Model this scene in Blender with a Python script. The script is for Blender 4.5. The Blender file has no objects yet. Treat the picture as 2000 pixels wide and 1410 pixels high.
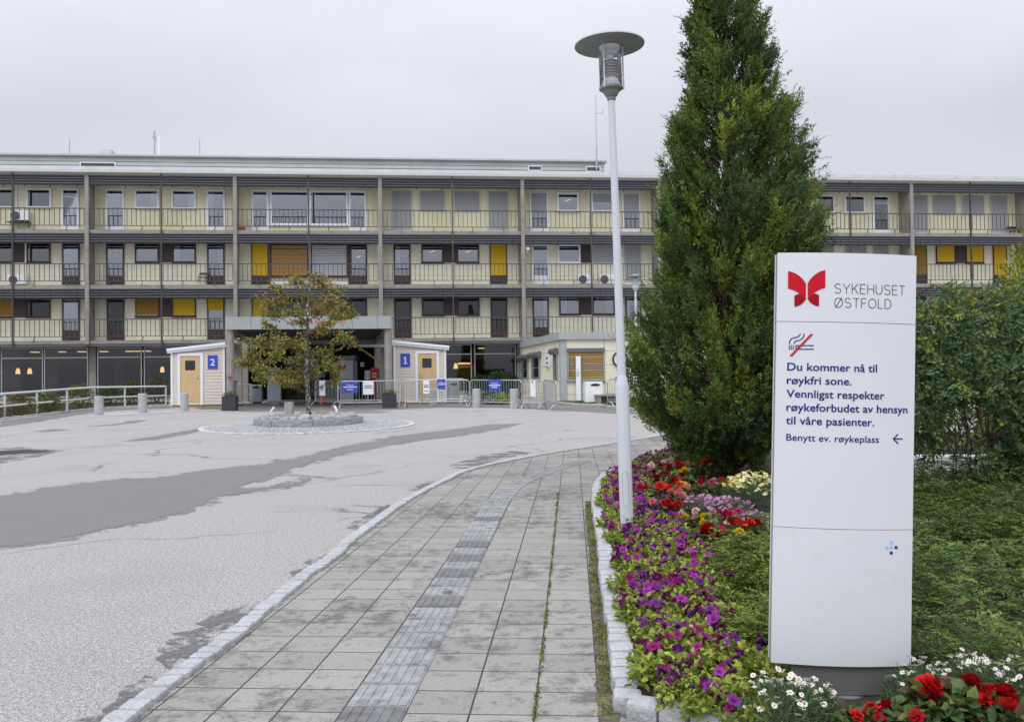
import bpy, math, random
import numpy as np
from mathutils import Vector, Matrix
random.seed(7); rng = np.random.default_rng(7)
SC = bpy.context.scene
COL = SC.collection
# ------------------------------------------------------------------ camera
EYE = 1.5; FPX = 1700.0; PITCH = math.atan(33/1700); ROLL = 0.012
cF = Vector((0, math.cos(PITCH), math.sin(PITCH)))
_r0 = Vector((1, 0, 0)); _u0 = Vector((0, -math.sin(PITCH), math.cos(PITCH)))
cR = _r0*math.cos(ROLL) - _u0*math.sin(ROLL)
cU = _r0*math.sin(ROLL) + _u0*math.cos(ROLL)
cam = bpy.data.cameras.new('camera'); camo = bpy.data.objects.new('camera', cam); COL.objects.link(camo)
cam.sensor_width = 36; cam.lens = 36*FPX/2000; cam.clip_end = 3000; cam.clip_start = 0.05
m = Matrix((cR, cU, -cF)).transposed().to_4x4(); m.translation = (0, 0, EYE)
camo.matrix_world = m
SC.camera = camo
# ------------------------------------------------------------------ world, sun, exposure
SUN_EL = math.radians(52); SUN_AZ = math.radians(205)      # azimuth clockwise from +Y (behind the camera, to its left)
sun_dir = Vector((math.sin(SUN_AZ)*math.cos(SUN_EL), math.cos(SUN_AZ)*math.cos(SUN_EL), math.sin(SUN_EL)))
W = bpy.data.worlds.new('World'); SC.world = W; W.use_nodes = True
nt = W.node_tree; nt.nodes.clear()
def N(t, tp, **kw):
    n = t.nodes.new(tp)
    for k, v in kw.items():
        if k.startswith('i_'):
            n.inputs[int(k[2:])].default_value = v
        else: setattr(n, k, v)
    return n
L = lambda t, a, b: t.links.new(a, b)
wo = N(nt, 'ShaderNodeOutputWorld'); bg = N(nt, 'ShaderNodeBackground'); bg.inputs[1].default_value = 0.1
sky = N(nt, 'ShaderNodeTexSky', sky_type='NISHITA', sun_disc=False, sun_elevation=SUN_EL, sun_rotation=SUN_AZ)
tc = N(nt, 'ShaderNodeTexCoord')
sep = N(nt, 'ShaderNodeSeparateXYZ'); L(nt, tc.outputs['Generated'], sep.inputs[0])
rampN = N(nt, 'ShaderNodeValToRGB'); cr = rampN.color_ramp
for i, (p, v) in enumerate([(0.0, .26), (.12, .272), (.25, .308), (.40, .40), (.6, .52), (1.0, .80)]):
    e = cr.elements[i] if i < 2 else cr.elements.new(p)
    e.position = p; e.color = (v, v, v, 1)
L(nt, sep.outputs[2], rampN.inputs[0])
nz = N(nt, 'ShaderNodeTexNoise'); nz.inputs['Scale'].default_value = 1.9; nz.inputs['Detail'].default_value = 5.0
mp = N(nt, 'ShaderNodeMapping'); mp.inputs['Scale'].default_value = (1, 1, 2.6)
L(nt, tc.outputs['Generated'], mp.inputs[0]); L(nt, mp.outputs[0], nz.inputs['Vector'])
mr = N(nt, 'ShaderNodeMapRange'); mr.inputs[1].default_value = .3; mr.inputs[2].default_value = .7; mr.inputs[3].default_value = .90; mr.inputs[4].default_value = 1.10
L(nt, nz.outputs[0], mr.inputs[0])
dotn = N(nt, 'ShaderNodeVectorMath', operation='DOT_PRODUCT'); L(nt, tc.outputs['Generated'], dotn.inputs[0]); dotn.inputs[1].default_value = sun_dir
dm = N(nt, 'ShaderNodeMath', operation='MAXIMUM'); L(nt, dotn.outputs['Value'], dm.inputs[0]); dm.inputs[1].default_value = 0
dp = N(nt, 'ShaderNodeMath', operation='POWER'); L(nt, dm.outputs[0], dp.inputs[0]); dp.inputs[1].default_value = 3
da = N(nt, 'ShaderNodeMath', operation='MULTIPLY_ADD'); L(nt, dp.outputs[0], da.inputs[0]); da.inputs[1].default_value = .8; da.inputs[2].default_value = 1.0
m1 = N(nt, 'ShaderNodeMath', operation='MULTIPLY'); L(nt, rampN.outputs[0], m1.inputs[0]); L(nt, mr.outputs[0], m1.inputs[1])
m2 = N(nt, 'ShaderNodeMath', operation='MULTIPLY'); L(nt, m1.outputs[0], m2.inputs[0]); L(nt, da.outputs[0], m2.inputs[1])
cloud = N(nt, 'ShaderNodeVectorMath', operation='SCALE'); cloud.inputs[0].default_value = (22.6, 23.4, 25.8); L(nt, m2.outputs[0], cloud.inputs['Scale'])
mixw = N(nt, 'ShaderNodeMixRGB'); mixw.inputs[0].default_value = .93
L(nt, sky.outputs[0], mixw.inputs[1]); L(nt, cloud.outputs[0], mixw.inputs[2])
L(nt, mixw.outputs[0], bg.inputs[0]); L(nt, bg.outputs[0], wo.inputs[0])
sl = bpy.data.lights.new('sun', 'SUN'); sl.energy = 0.7; sl.angle = math.radians(25); sl.color = (1, .96, .9)
so = bpy.data.objects.new('sun', sl); COL.objects.link(so)
so.rotation_euler = sun_dir.to_track_quat('Z', 'Y').to_euler(); so.location = (0, -20, 40)
SC.view_settings.view_transform = 'Standard'; SC.view_settings.look = 'None'
SC.view_settings.gamma = 1; SC.view_settings.exposure = 0.0
# ------------------------------------------------------------------ where a pixel of the photograph lies in the place
def ray(px, py): return (cF*FPX + cR*(px-1000) + cU*(705-py)).normalized()
def gz(y):                                               # the forecourt climbs gently towards the building
    t = y-20
    if t <= 0: return 0.0
    if t < 4: return .018*t*t/8
    if t < 20: return .018*(t-2)
    if t < 24: return .324 + .018*(t-20) - .018*(t-20)**2/8
    return .36
def at_ground(px, py, dz=0.0):
    d = ray(px, py); lo, hi = .5, 400
    for _ in range(60):
        k = (lo+hi)/2; p = d*k
        if EYE+p.z > gz(p.y)+dz: lo = k
        else: hi = k
    p = d*lo; return Vector((p.x, p.y, EYE+p.z))
def at_plane(px, py, p0, n):
    d = ray(px, py); o = Vector((0, 0, EYE))
    return o + d*((Vector(p0)-o).dot(n)/d.dot(n))
class Frame:                                             # a vertical plane (origin, turned by rot about z): x along, y inward, z up
    def __init__(s, o, rot): s.o = Vector(o); s.rot = rot; s.u = Vector((math.cos(rot), math.sin(rot), 0)); s.v = Vector((-math.sin(rot), math.cos(rot), 0))
    def at(s, px, py, d=0.0):
        p = at_plane(px, py, s.o+s.v*d, s.v)-s.o
        return p.dot(s.u), p.z
    def world(s, x, y, z): return s.o+s.u*x+s.v*y+Vector((0, 0, z))
def S(r, g, b):
    f = lambda c: ((c/255+.055)/1.055)**2.4 if c > 10 else c/255/12.92
    return (f(r), f(g), f(b))
# ------------------------------------------------------------------ materials
def mat(name, col, rough=.7, var=.0, scale=8, bump=0, bscale=60, spec=.5, metal=0, col2=None, c2scale=1.2, c2lo=.45, c2hi=.65, attr=None, trans=0, stretch=None, emit=0):
    mt = bpy.data.materials.new(name); mt.use_nodes = True; t = mt.node_tree
    b = t.nodes['Principled BSDF']; b.inputs['Roughness'].default_value = rough; b.inputs['Metallic'].default_value = metal
    b.inputs['Specular IOR Level'].default_value = spec
    tc = N(t, 'ShaderNodeTexCoord'); src = tc.outputs['Object']
    if stretch:
        mpn = N(t, 'ShaderNodeMapping'); mpn.inputs['Scale'].default_value = stretch; L(t, src, mpn.inputs[0]); src = mpn.outputs[0]
    if attr:
        a = N(t, 'ShaderNodeAttribute', attribute_name=attr); c = a.outputs['Color']
    else:
        rgb = N(t, 'ShaderNodeRGB'); rgb.outputs[0].default_value = (*col, 1); c = rgb.outputs[0]
    if col2:
        n2 = N(t, 'ShaderNodeTexNoise'); n2.inputs['Scale'].default_value = c2scale; n2.inputs['Detail'].default_value = 6; n2.inputs['Roughness'].default_value = .65; L(t, src, n2.inputs['Vector'])
        r2 = N(t, 'ShaderNodeMapRange'); r2.inputs[1].default_value = c2lo; r2.inputs[2].default_value = c2hi; L(t, n2.outputs[0], r2.inputs[0])
        mx = N(t, 'ShaderNodeMixRGB'); L(t, r2.outputs[0], mx.inputs[0]); L(t, c, mx.inputs[1]); mx.inputs[2].default_value = (*col2, 1); c = mx.outputs[0]
    if var:
        n1 = N(t, 'ShaderNodeTexNoise'); n1.inputs['Scale'].default_value = scale; n1.inputs['Detail'].default_value = 5; L(t, src, n1.inputs['Vector'])
        r1 = N(t, 'ShaderNodeMapRange'); r1.inputs[1].default_value = .25; r1.inputs[2].default_value = .75; r1.inputs[3].default_value = 1-var; r1.inputs[4].default_value = 1+var; L(t, n1.outputs[0], r1.inputs[0])
        vm = N(t, 'ShaderNodeVectorMath', operation='SCALE'); L(t, c, vm.inputs[0]); L(t, r1.outputs[0], vm.inputs['Scale']); c = vm.outputs[0]
    L(t, c, b.inputs['Base Color'])
    if bump:
        nb = N(t, 'ShaderNodeTexNoise'); nb.inputs['Scale'].default_value = bscale; nb.inputs['Detail'].default_value = 4; L(t, src, nb.inputs['Vector'])
        bp = N(t, 'ShaderNodeBump'); bp.inputs['Strength'].default_value = bump; bp.inputs['Distance'].default_value = .02; L(t, nb.outputs[0], bp.inputs['Height']); L(t, bp.outputs[0], b.inputs['Normal'])
    if emit:
        L(t, c, b.inputs['Emission Color']); b.inputs['Emission Strength'].default_value = emit
    if trans:
        tr = N(t, 'ShaderNodeBsdfTranslucent'); L(t, c, tr.inputs[0]); ms = N(t, 'ShaderNodeMixShader'); ms.inputs[0].default_value = trans
        L(t, b.outputs[0], ms.inputs[1]); L(t, tr.outputs[0], ms.inputs[2]); L(t, ms.outputs[0], t.nodes['Material Output'].inputs[0])
    return mt
def glass(name, tint=(.9, .93, .95), ior=1.9, rough=.01):
    mt = bpy.data.materials.new(name); mt.use_nodes = True; t = mt.node_tree; t.nodes.remove(t.nodes['Principled BSDF'])
    tr = N(t, 'ShaderNodeBsdfTransparent'); tr.inputs[0].default_value = (*tint, 1)
    gl = N(t, 'ShaderNodeBsdfGlossy'); gl.inputs['Roughness'].default_value = rough; gl.inputs[0].default_value = (.95, .95, 1, 1)
    fr = N(t, 'ShaderNodeFresnel'); fr.inputs[0].default_value = ior
    nb = N(t, 'ShaderNodeTexNoise'); nb.inputs['Scale'].default_value = .7; tcn = N(t, 'ShaderNodeTexCoord'); L(t, tcn.outputs['Object'], nb.inputs['Vector'])
    bp = N(t, 'ShaderNodeBump'); bp.inputs['Strength'].default_value = .02; bp.inputs['Distance'].default_value = .02; L(t, nb.outputs[0], bp.inputs['Height']); L(t, bp.outputs[0], gl.inputs['Normal'])
    ms = N(t, 'ShaderNodeMixShader'); L(t, fr.outputs[0], ms.inputs[0]); L(t, tr.outputs[0], ms.inputs[1]); L(t, gl.outputs[0], ms.inputs[2])
    L(t, ms.outputs[0], t.nodes['Material Output'].inputs[0]); return mt
M = {}
M['cream'] = mat('cream_cladding', (.745, .70, .495), .75, .06, 3, 0, col2=(.68, .62, .40), c2scale=.7)
M['creamlow'] = mat('cream_panel', (.79, .75, .585), .75, .05, 3, col2=(.71, .67, .52), c2scale=.8)
M['conc'] = mat('weathered_concrete', (.285, .268, .235), .85, .12, 5, .15, 40, col2=(.19, .18, .16), c2scale=1.5, c2lo=.5, c2hi=.72)
M['conc2'] = mat('bollard_concrete', (.42, .42, .42), .9, .15, 14, .3, 60, col2=(.33, .33, .33), c2scale=4)
M['concwhite'] = mat('pale_concrete', (.62, .62, .61), .85, .08, 5, .1, 40)
M['louvre'] = mat('dark_slat_metal', (.030, .029, .040), .45, .1, 4)
M['louvre_skylit'] = mat('slat_edge_skylit', (.28, .28, .34), .4, .1, 4)  # added paler lip: sky light on the slat tops put into its colour
M['rail'] = mat('dark_rail_paint', (.06, .055, .055), .5, .1, 9)
M['guttermetal'] = mat('gutter_metal', (.50, .51, .51), .5, .05, 3)
M['white'] = mat('white_paint', (.80, .81, .83), .45, .03, 5)
M['brown'] = mat('dark_brown_wood', (.045, .025, .022), .5, .2, 20, stretch=(14, 1, .6))
M['steelgrey'] = mat('grey_sheet_metal', (.40, .42, .42), .45, .05, 2, col2=(.36, .37, .375), c2scale=.8)
M['palemetal'] = mat('pale_roof_metal', (.33, .35, .345), .5, .05, 2, col2=(.29, .31, .305), c2scale=.9)
M['atticmetal'] = mat('attic_cladding', (.46, .48, .465), .5, .05, 2, col2=(.41, .43, .42), c2scale=.8)
M['fascia'] = mat('beige_fascia', (.52, .48, .38), .7, .08, 2)
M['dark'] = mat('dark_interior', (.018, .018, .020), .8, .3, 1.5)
M['curtain'] = mat('white_curtain', (.52, .54, .56), .9, .12, 14, stretch=(6, 1, .3))
M['yellow'] = mat('yellow_blind', (.62, .38, .012), .8, .06, 3)
M['ochre'] = mat('ochre_blind', (.30, .17, .02), .8, .1, 3)
M['orange'] = mat('orange_slat', (.42, .21, .03), .55, .1, 3)
M['railwhite'] = mat('handrail_white', (.60, .61, .62), .5, .1, 6)
M['greyslat'] = mat('grey_slat', (.50, .50, .52), .5, .05, 3)
M['shutter'] = mat('grey_screen_fabric', (.33, .335, .35), .8, .05, 2)
M['frost'] = mat('frosted_glass_film', (.36, .45, .50), .4, .05, 3)
M['glass'] = glass('window_glass', ior=2.5)
M['glassdark'] = glass('dim_reflecting_glass', (.8, .82, .82), 1.5)  # tint and weak reflection stand in for dark trees mirrored in the panes
M['galv'] = mat('galvanised_steel', (.40, .42, .43), .42, .15, 8, metal=.7)
M['hutwall'] = mat('pale_pink_boards', (.66, .585, .52), .7, .05, 9, stretch=(.5, 1, 3))
M['hutdoor'] = mat('birch_plywood', (.60, .42, .21), .55, .12, 5, stretch=(3, 1, .4))
M['rawwood'] = mat('raw_timber', (.42, .25, .09), .7, .15, 6)
M['blue'] = mat('blue_sign_film', (.035, .07, .46), .5, .06, 5)
M['whitefilm'] = mat('white_lettering', (.8, .8, .82), .5)
M['black'] = mat('black_plastic', (.012, .012, .014), .4, .2, 6)
M['planter'] = mat('anthracite_planter', (.030, .034, .045), .55, .15, 6, .1, 30)
M['red'] = mat('red_paint', (.34, .012, .02), .4, .08, 6)
M['redplastic'] = mat('red_orange_plastic', (.75, .045, .02), .5, .05, 6)
M['greysteel'] = mat('grey_enamel', (.36, .40, .44), .4, .04, 4)
M['lamp'] = mat('lamp_glow', (1, .62, .22), .5, emit=1.5)
M['ceil'] = mat('ceiling_glow', (1, .75, .35), .5, emit=1.0)
M['paper'] = mat('white_notice_paper', (.72, .73, .75), .7, .05, 12)
M['ink'] = mat('dark_blue_ink', (.012, .010, .16), .8, spec=.15)
M['inkblack'] = mat('black_ink', (.02, .02, .03), .8, spec=.15)
M['navy'] = mat('navy_dot', (.012, .012, .16), .5)
M['sky'] = mat('light_blue_dot', (.25, .50, .85), .5)
M['logored'] = mat('logo_red', (.50, .010, .022), .8, spec=.15)
M['logodark'] = mat('logo_dark_red', (.30, .006, .012), .8, spec=.15)
M['redletter'] = mat('red_letter', (.50, .10, .07), .5)
M['signwhite'] = mat('white_sign_enamel', (.63, .64, .665), .4, .015, 3, col2=(.60, .61, .63), c2scale=1.3, c2lo=.55, c2hi=.8)
M['signdirty'] = mat('white_sign_enamel_smudged', (.63, .64, .665), .42, .02, 3, col2=(.57, .57, .57), c2scale=5, c2lo=.56, c2hi=.78)
M['signgrey'] = mat('grey_sign_side', (.17, .165, .17), .45, .08, 5)
M['plinth'] = mat('taupe_plinth', (.135, .125, .12), .5, .08, 6)
M['soil'] = mat('dark_soil', (.035, .026, .02), .95, .5, 30, .8, 40)
M['granite'] = mat('pale_granite', (.40, .40, .41), .85, .22, 70, .5, 45, col2=(.32, .325, .335), c2scale=5)
M['granitedark'] = mat('grey_granite', (.27, .28, .29), .85, .3, 25, .9, 22)
M['pebble'] = mat('field_stone', (.30, .30, .30), .8, .3, 9, .2, 30, attr=None, col2=(.44, .44, .43), c2scale=1.3)
M['settpale'] = mat('pale_sett', (.48, .48, .485), .85, .45, 8, .4, 45, col2=(.42, .42, .43), c2scale=2)
M['pebble2'] = mat('brown_field_stone', (.33, .31, .28), .8, .3, 9, .2, 30, col2=(.22, .215, .21), c2scale=1.6)
M['lampwhite'] = mat('pole_paint', (.56, .58, .62), .4, .04, 3, col2=(.44, .45, .47), c2scale=9, c2lo=.62, c2hi=.75)
M['lampdisc'] = mat('disc_metal', (.22, .23, .225), .55, .15, 4, col2=(.15, .16, .15), c2scale=3)  # disc and collar metal, darkened for the shade under the hood
M['leaf'] = mat('leaf', (.1, .1, .1), .55, 0, attr='Col', trans=.22, spec=.3)
M['petal'] = mat('petal', (.1, .1, .1), .6, 0, attr='Col', trans=.25, spec=.2)
M['needle'] = mat('juniper_needle', (.1, .1, .1), .6, 0, attr='Col', trans=.12, spec=.3)
M['bark'] = mat('brown_bark', (.075, .055, .04), .9, .35, 18, .6, 30)
M['barkspot'] = mat('mottled_bark', (.075, .065, .055), .9, .25, 20, .4, 30, col2=(.46, .45, .42), c2scale=15, c2lo=.52, c2hi=.58, stretch=(1, 1, .6))
M['barkgrey'] = mat('grey_twig_bark', (.14, .125, .10), .9, .3, 20)
# ------------------------------------------------------------------ mesh builder
class MB:
    def __init__(s): s.v = []; s.f = []; s.m = []
    def add(s, V, Fs, mi=0):
        o = len(s.v); s.v.extend([tuple(p) for p in V]); s.f.extend([tuple(o+i for i in f) for f in Fs]); s.m.extend([mi]*len(Fs)); return s
    def obox(s, c, ax, ay, az, mi=0):
        c = Vector(c); ax = Vector(ax); ay = Vector(ay); az = Vector(az)
        V = [c+ax*i+ay*j+az*k for k in (-1, 1) for j in (-1, 1) for i in (-1, 1)]
        return s.add(V, [(0, 2, 3, 1), (4, 5, 7, 6), (0, 1, 5, 4), (2, 6, 7, 3), (0, 4, 6, 2), (1, 3, 7, 5)], mi)
    def box(s, x0, x1, y0, y1, z0, z1, mi=0):
        return s.obox(((x0+x1)/2, (y0+y1)/2, (z0+z1)/2), ((x1-x0)/2, 0, 0), (0, (y1-y0)/2, 0), (0, 0, (z1-z0)/2), mi)
    def tube(s, pts, r, n=8, mi=0, cap=True, closed=False):
        pts = [Vector(p) for p in pts]; k = len(pts); r = r if isinstance(r, (list, tuple)) else [r]*k
        V = []; up = None
        for i, p in enumerate(pts):
            if closed: t = pts[(i+1) % k]-pts[i-1]
            else: t = pts[min(i+1, k-1)]-pts[max(i-1, 0)]
            t.normalize()
            if up is None: up = Vector((0, 0, 1)) if abs(t.z) < .9 else Vector((1, 0, 0))
            a = t.cross(up)
            if a.length < 1e-4: a = t.orthogonal()
            a.normalize(); b = a.cross(t); up = b
            V += [p+(a*math.cos(2*math.pi*j/n)+b*math.sin(2*math.pi*j/n))*r[i] for j in range(n)]
        Fs = []
        for i in range(k if closed else k-1):
            for j in range(n):
                a = i*n+j; b = i*n+(j+1) % n; i2 = (i+1) % k
                Fs.append((a, b, i2*n+(j+1) % n, i2*n+j))
        if cap and not closed: Fs += [tuple(range(n))[::-1], tuple((k-1)*n+j for j in range(n))]
        return s.add(V, Fs, mi)
    def lathe(s, prof, n=24, c=(0, 0, 0), mi=0, sx=1, sy=1):
        V = [(c[0]+r*sx*math.cos(2*math.pi*j/n), c[1]+r*sy*math.sin(2*math.pi*j/n), c[2]+z) for r, z in prof for j in range(n)]
        Fs = [(i*n+j, i*n+(j+1) % n, (i+1)*n+(j+1) % n, (i+1)*n+j) for i in range(len(prof)-1) for j in range(n)]
        if prof[0][0] > 1e-4: Fs.append(tuple(range(n))[::-1])
        if prof[-1][0] > 1e-4: Fs.append(tuple((len(prof)-1)*n+j for j in range(n)))
        return s.add(V, Fs, mi)
    def prism(s, poly, d, mi=0):                          # poly: 3D points, extruded by vector d
        n = len(poly); d = Vector(d); V = [Vector(p) for p in poly]+[Vector(p)+d for p in poly]
        return s.add(V, [tuple(range(n)), tuple(range(2*n-1, n-1, -1))]+[(i, i+n, (i+1) % n+n, (i+1) % n) for i in range(n)], mi)
    def flat(s, poly, mi=0): return s.add(poly, [tuple(range(len(poly)))], mi)
    def build(s, name, mats, parent=None, smooth=False, bevel=0, loc=None):
        me = bpy.data.meshes.new(name); me.from_pydata(s.v, [], s.f)
        mats = mats if isinstance(mats, (list, tuple)) else [mats]
        for x in mats: me.materials.append(x)
        if len(mats) > 1: me.polygons.foreach_set('material_index', s.m)
        import bmesh
        bm = bmesh.new(); bm.from_mesh(me); bmesh.ops.recalc_face_normals(bm, faces=bm.faces)
        bm.to_mesh(me); bm.free()
        if smooth: me.polygons.foreach_set('use_smooth', [True]*len(me.polygons))
        o = bpy.data.objects.new(name, me); COL.objects.link(o)
        if parent: o.parent = parent
        if loc is not None: o.location = loc
        if smooth:
            es = o.modifiers.new('split', 'EDGE_SPLIT'); es.split_angle = math.radians(40)
        if bevel:
            b = o.modifiers.new('bevel', 'BEVEL'); b.width = bevel; b.segments = 2; b.limit_method = 'ANGLE'
        return o
def link_mesh(name, me, parent=None, loc=(0, 0, 0), rot=(0, 0, 0), sc=None):
    o = bpy.data.objects.new(name, me); COL.objects.link(o); o.location = loc; o.rotation_euler = rot
    if sc is not None: o.scale = sc if hasattr(sc, '__len__') else (sc,)*3
    if parent: o.parent = parent
    return o
def np_mesh(name, V, F, mtl, col=None, smooth=False):
    V = np.asarray(V, np.float32); F = np.asarray(F, np.int32); k = F.shape[1]
    me = bpy.data.meshes.new(name); me.vertices.add(len(V)); me.vertices.foreach_set('co', V.ravel())
    me.loops.add(F.size); me.loops.foreach_set('vertex_index', F.ravel())
    me.polygons.add(len(F)); me.polygons.foreach_set('loop_start', np.arange(0, F.size, k, dtype=np.int32))
    me.update(calc_edges=True)
    if smooth: me.polygons.foreach_set('use_smooth', np.ones(len(F), bool))
    if col is not None:
        a = me.color_attributes.new('Col', 'FLOAT_COLOR', 'POINT')
        a.data.foreach_set('color', np.c_[col, np.ones(len(col))].astype(np.float32).ravel())
    me.materials.append(mtl); return me
def tag(o, label=None, cat=None, group=None, kind=None):
    if label: o['label'] = label
    if cat: o['category'] = cat
    if group: o['group'] = group
    if kind: o['kind'] = kind
    return o
def thing(name, label, cat, loc=(0, 0, 0), rot=0, group=None, rot3=None):
    o = bpy.data.objects.new(name, None); COL.objects.link(o); o.empty_display_size = .2
    o.location = loc; o.rotation_euler = rot3 if rot3 else (0, 0, rot)
    return tag(o, label, cat, group)
def structure(o): o['kind'] = 'structure'; return o
def copy_tree(o, parent=None):
    c = o.copy(); COL.objects.link(c)
    if parent: c.parent = parent
    for ch in list(o.children): copy_tree(ch, c)
    return c
def text_pts(body, spacing=1.0, offset=0.0, res=3):        # lettering as flat triangles/polygons in x, y
    cu = bpy.data.curves.new('t', 'FONT'); cu.body = body; cu.size = 1; cu.space_character = spacing; cu.offset = offset; cu.resolution_u = res
    o = bpy.data.objects.new('t', cu); COL.objects.link(o); dg = bpy.context.evaluated_depsgraph_get(); dg.update()
    me = bpy.data.meshes.new_from_object(o.evaluated_get(dg))
    V = [tuple(v.co) for v in me.vertices]; Fs = [tuple(p.vertices) for p in me.polygons]
    bpy.data.objects.remove(o); bpy.data.curves.remove(cu); bpy.data.meshes.remove(me)
    return V, Fs
def letters(mb, body, x0, x1, zb, y=-.002, cap=None, mi=0, spacing=1.0, offset=0.0, bend=None):
    """lettering on the plane y, facing -y, from x0 to x1, baseline zb; cap = cap height"""
    V, Fs = text_pts(body, spacing, offset)
    xs = [v[0] for v in V]; a, b = min(xs), max(xs); k = (x1-x0)/(b-a); kz = (cap/.70) if cap else k
    P = [(x0+(v[0]-a)*k, (y if bend is None else bend(x0+(v[0]-a)*k)+y), zb+v[1]*kz) for v in V]
    mb.add(P, Fs, mi)
def stroke(mb, pts, w, y=-.002, mi=0, bend=None):           # a line of width w on the plane y
    for (x0, z0), (x1, z1) in zip(pts[:-1], pts[1:]):
        d = Vector((x1-x0, z1-z0)); ln = d.length
        if ln < 1e-6: continue
        d /= ln; nx, nz = -d.y*w/2, d.x*w/2; e = w*.35
        q = [(x0+nx-d.x*e, z0+nz-d.y*e), (x0-nx-d.x*e, z0-nz-d.y*e), (x1-nx+d.x*e, z1-nz+d.y*e), (x1+nx+d.x*e, z1+nz+d.y*e)]
        mb.add([(a, (y if bend is None else bend(a)+y), b) for a, b in q], [(0, 1, 2, 3)], mi)
def arc(cx, cz, r, a0, a1, n=12, rz=None):
    rz = rz or r
    return [(cx+r*math.cos(math.radians(a0+(a1-a0)*i/n)), cz+rz*math.sin(math.radians(a0+(a1-a0)*i/n))) for i in range(n+1)]
# rounded stone template
def stone_template(n=5, e=5.0):
    V = []; idx = {}; Fs = []
    def vid(p):
        k = tuple(round(c, 5) for c in p)
        if k not in idx: idx[k] = len(V); V.append(p)
        return idx[k]
    g = [-1+2*i/n for i in range(n+1)]
    for ax in range(3):
        for sg in (-1, 1):
            for i in range(n):
                for j in range(n):
                    q = []
                    for a, b in ((i, j), (i+1, j), (i+1, j+1), (i, j+1)):
                        p = [0, 0, 0]; p[ax] = sg; p[(ax+1) % 3] = g[a]; p[(ax+2) % 3] = g[b]; q.append(vid(tuple(p)))
                    Fs.append(q if sg > 0 else q[::-1])
    V = np.array(V, float); nrm = (np.abs(V)**e).sum(1)**(1/e); V = V/nrm[:, None]
    return V, np.array(Fs)
def wobble(V, amp, seed, fr=2.2):
    r = np.random.default_rng(seed); out = V.copy()
    for _ in range(5):
        k = r.normal(size=3)*fr; ph = r.uniform(0, 6.28); d = r.normal(size=3); d /= np.linalg.norm(d)
        out += np.sin(V@k+ph)[:, None]*d*amp*.5
    return out
STV, STF = stone_template(5, 7.0); PBV, PBF = stone_template(7, 2.3)
def inside(poly, x, y):
    c = False; n = len(poly); j = n-1
    for i in range(n):
        xi, yi = poly[i]; xj, yj = poly[j]
        if (yi > y) != (yj > y) and x < (xj-xi)*(y-yi)/(yj-yi)+xi: c = not c
        j = i
    return c
def smooth_line(pts, n=8):                                  # Catmull-Rom through world points
    P = [Vector(p) for p in pts]; P = [P[0]*2-P[1]]+P+[P[-1]*2-P[-2]]; out = []
    for i in range(1, len(P)-2):
        for k in range(n):
            t = k/n; a, b, c, d = P[i-1:i+3]
            out.append(.5*((2*b)+(c-a)*t+(2*a-5*b+4*c-d)*t*t+(3*b-a-3*c+d)*t**3))
    out.append(P[-2]); return out
def resample(line, step):
    out = [line[0].copy()]; acc = 0
    for a, b in zip(line[:-1], line[1:]):
        ln = (b-a).length
        while acc+ln >= step:
            t = (step-acc)/ln; a = a.lerp(b, t); out.append(a.copy()); ln = (b-a).length; acc = 0
        acc += ln
    return out
# leaves: arrays of diamond blades, slightly folded along the middle
def blades(P, D, Nn, Ln, Wd, fold=.25, curl=0.0):
    D = D/np.linalg.norm(D, axis=1, keepdims=True); Sd = np.cross(D, Nn); Sd /= (np.linalg.norm(Sd, axis=1, keepdims=True)+1e-9); Up = np.cross(Sd, D)
    Ln = Ln[:, None]; Wd = Wd[:, None]; mid = P+D*Ln*.45
    v0 = P; v1 = mid+Sd*Wd*.5+Up*Wd*fold; v3 = mid-Sd*Wd*.5+Up*Wd*fold; v2 = P+D*Ln-Up*Ln*curl
    n = len(P); V = np.stack([v0, v1, v2, v3], 1).reshape(-1, 3)
    i = np.arange(n)*4; F = np.concatenate([np.stack([i, i+1, i+2], 1), np.stack([i, i+2, i+3], 1)])
    return V, F
def blades6(P, D, Nn, Ln, Wd, fold=.18, curl=.15):              # rounder leaves, creased and bent
    D = D/np.linalg.norm(D, axis=1, keepdims=True); Sd = np.cross(D, Nn); Sd /= (np.linalg.norm(Sd, axis=1, keepdims=True)+1e-9); Up = np.cross(Sd, D); Ln = Ln[:, None]; Wd = Wd[:, None]
    q = lambda t, s, up: P+D*Ln*t+Sd*Wd*s+Up*(Wd*up*fold-Ln*curl*t*t)
    V = np.stack([q(0, 0, 0), q(.26, .42, 1), q(.62, .44, 1), q(1, 0, 0), q(.62, -.44, 1), q(.26, -.42, 1), q(.30, 0, 0), q(.66, 0, 0)], 1).reshape(-1, 3); i = np.arange(len(P))*8
    F = np.concatenate([np.stack([i+a, i+b, i+c], 1) for a, b, c in ((0, 6, 1), (1, 6, 2), (6, 7, 2), (2, 7, 3), (0, 5, 6), (5, 4, 6), (6, 4, 7), (4, 3, 7))]); return V, F
def rep4(c): return np.repeat(c, 4, axis=0)
def rnd_dirs(n): d = rng.normal(size=(n, 3)); return d/np.linalg.norm(d, axis=1, keepdims=True)
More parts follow.
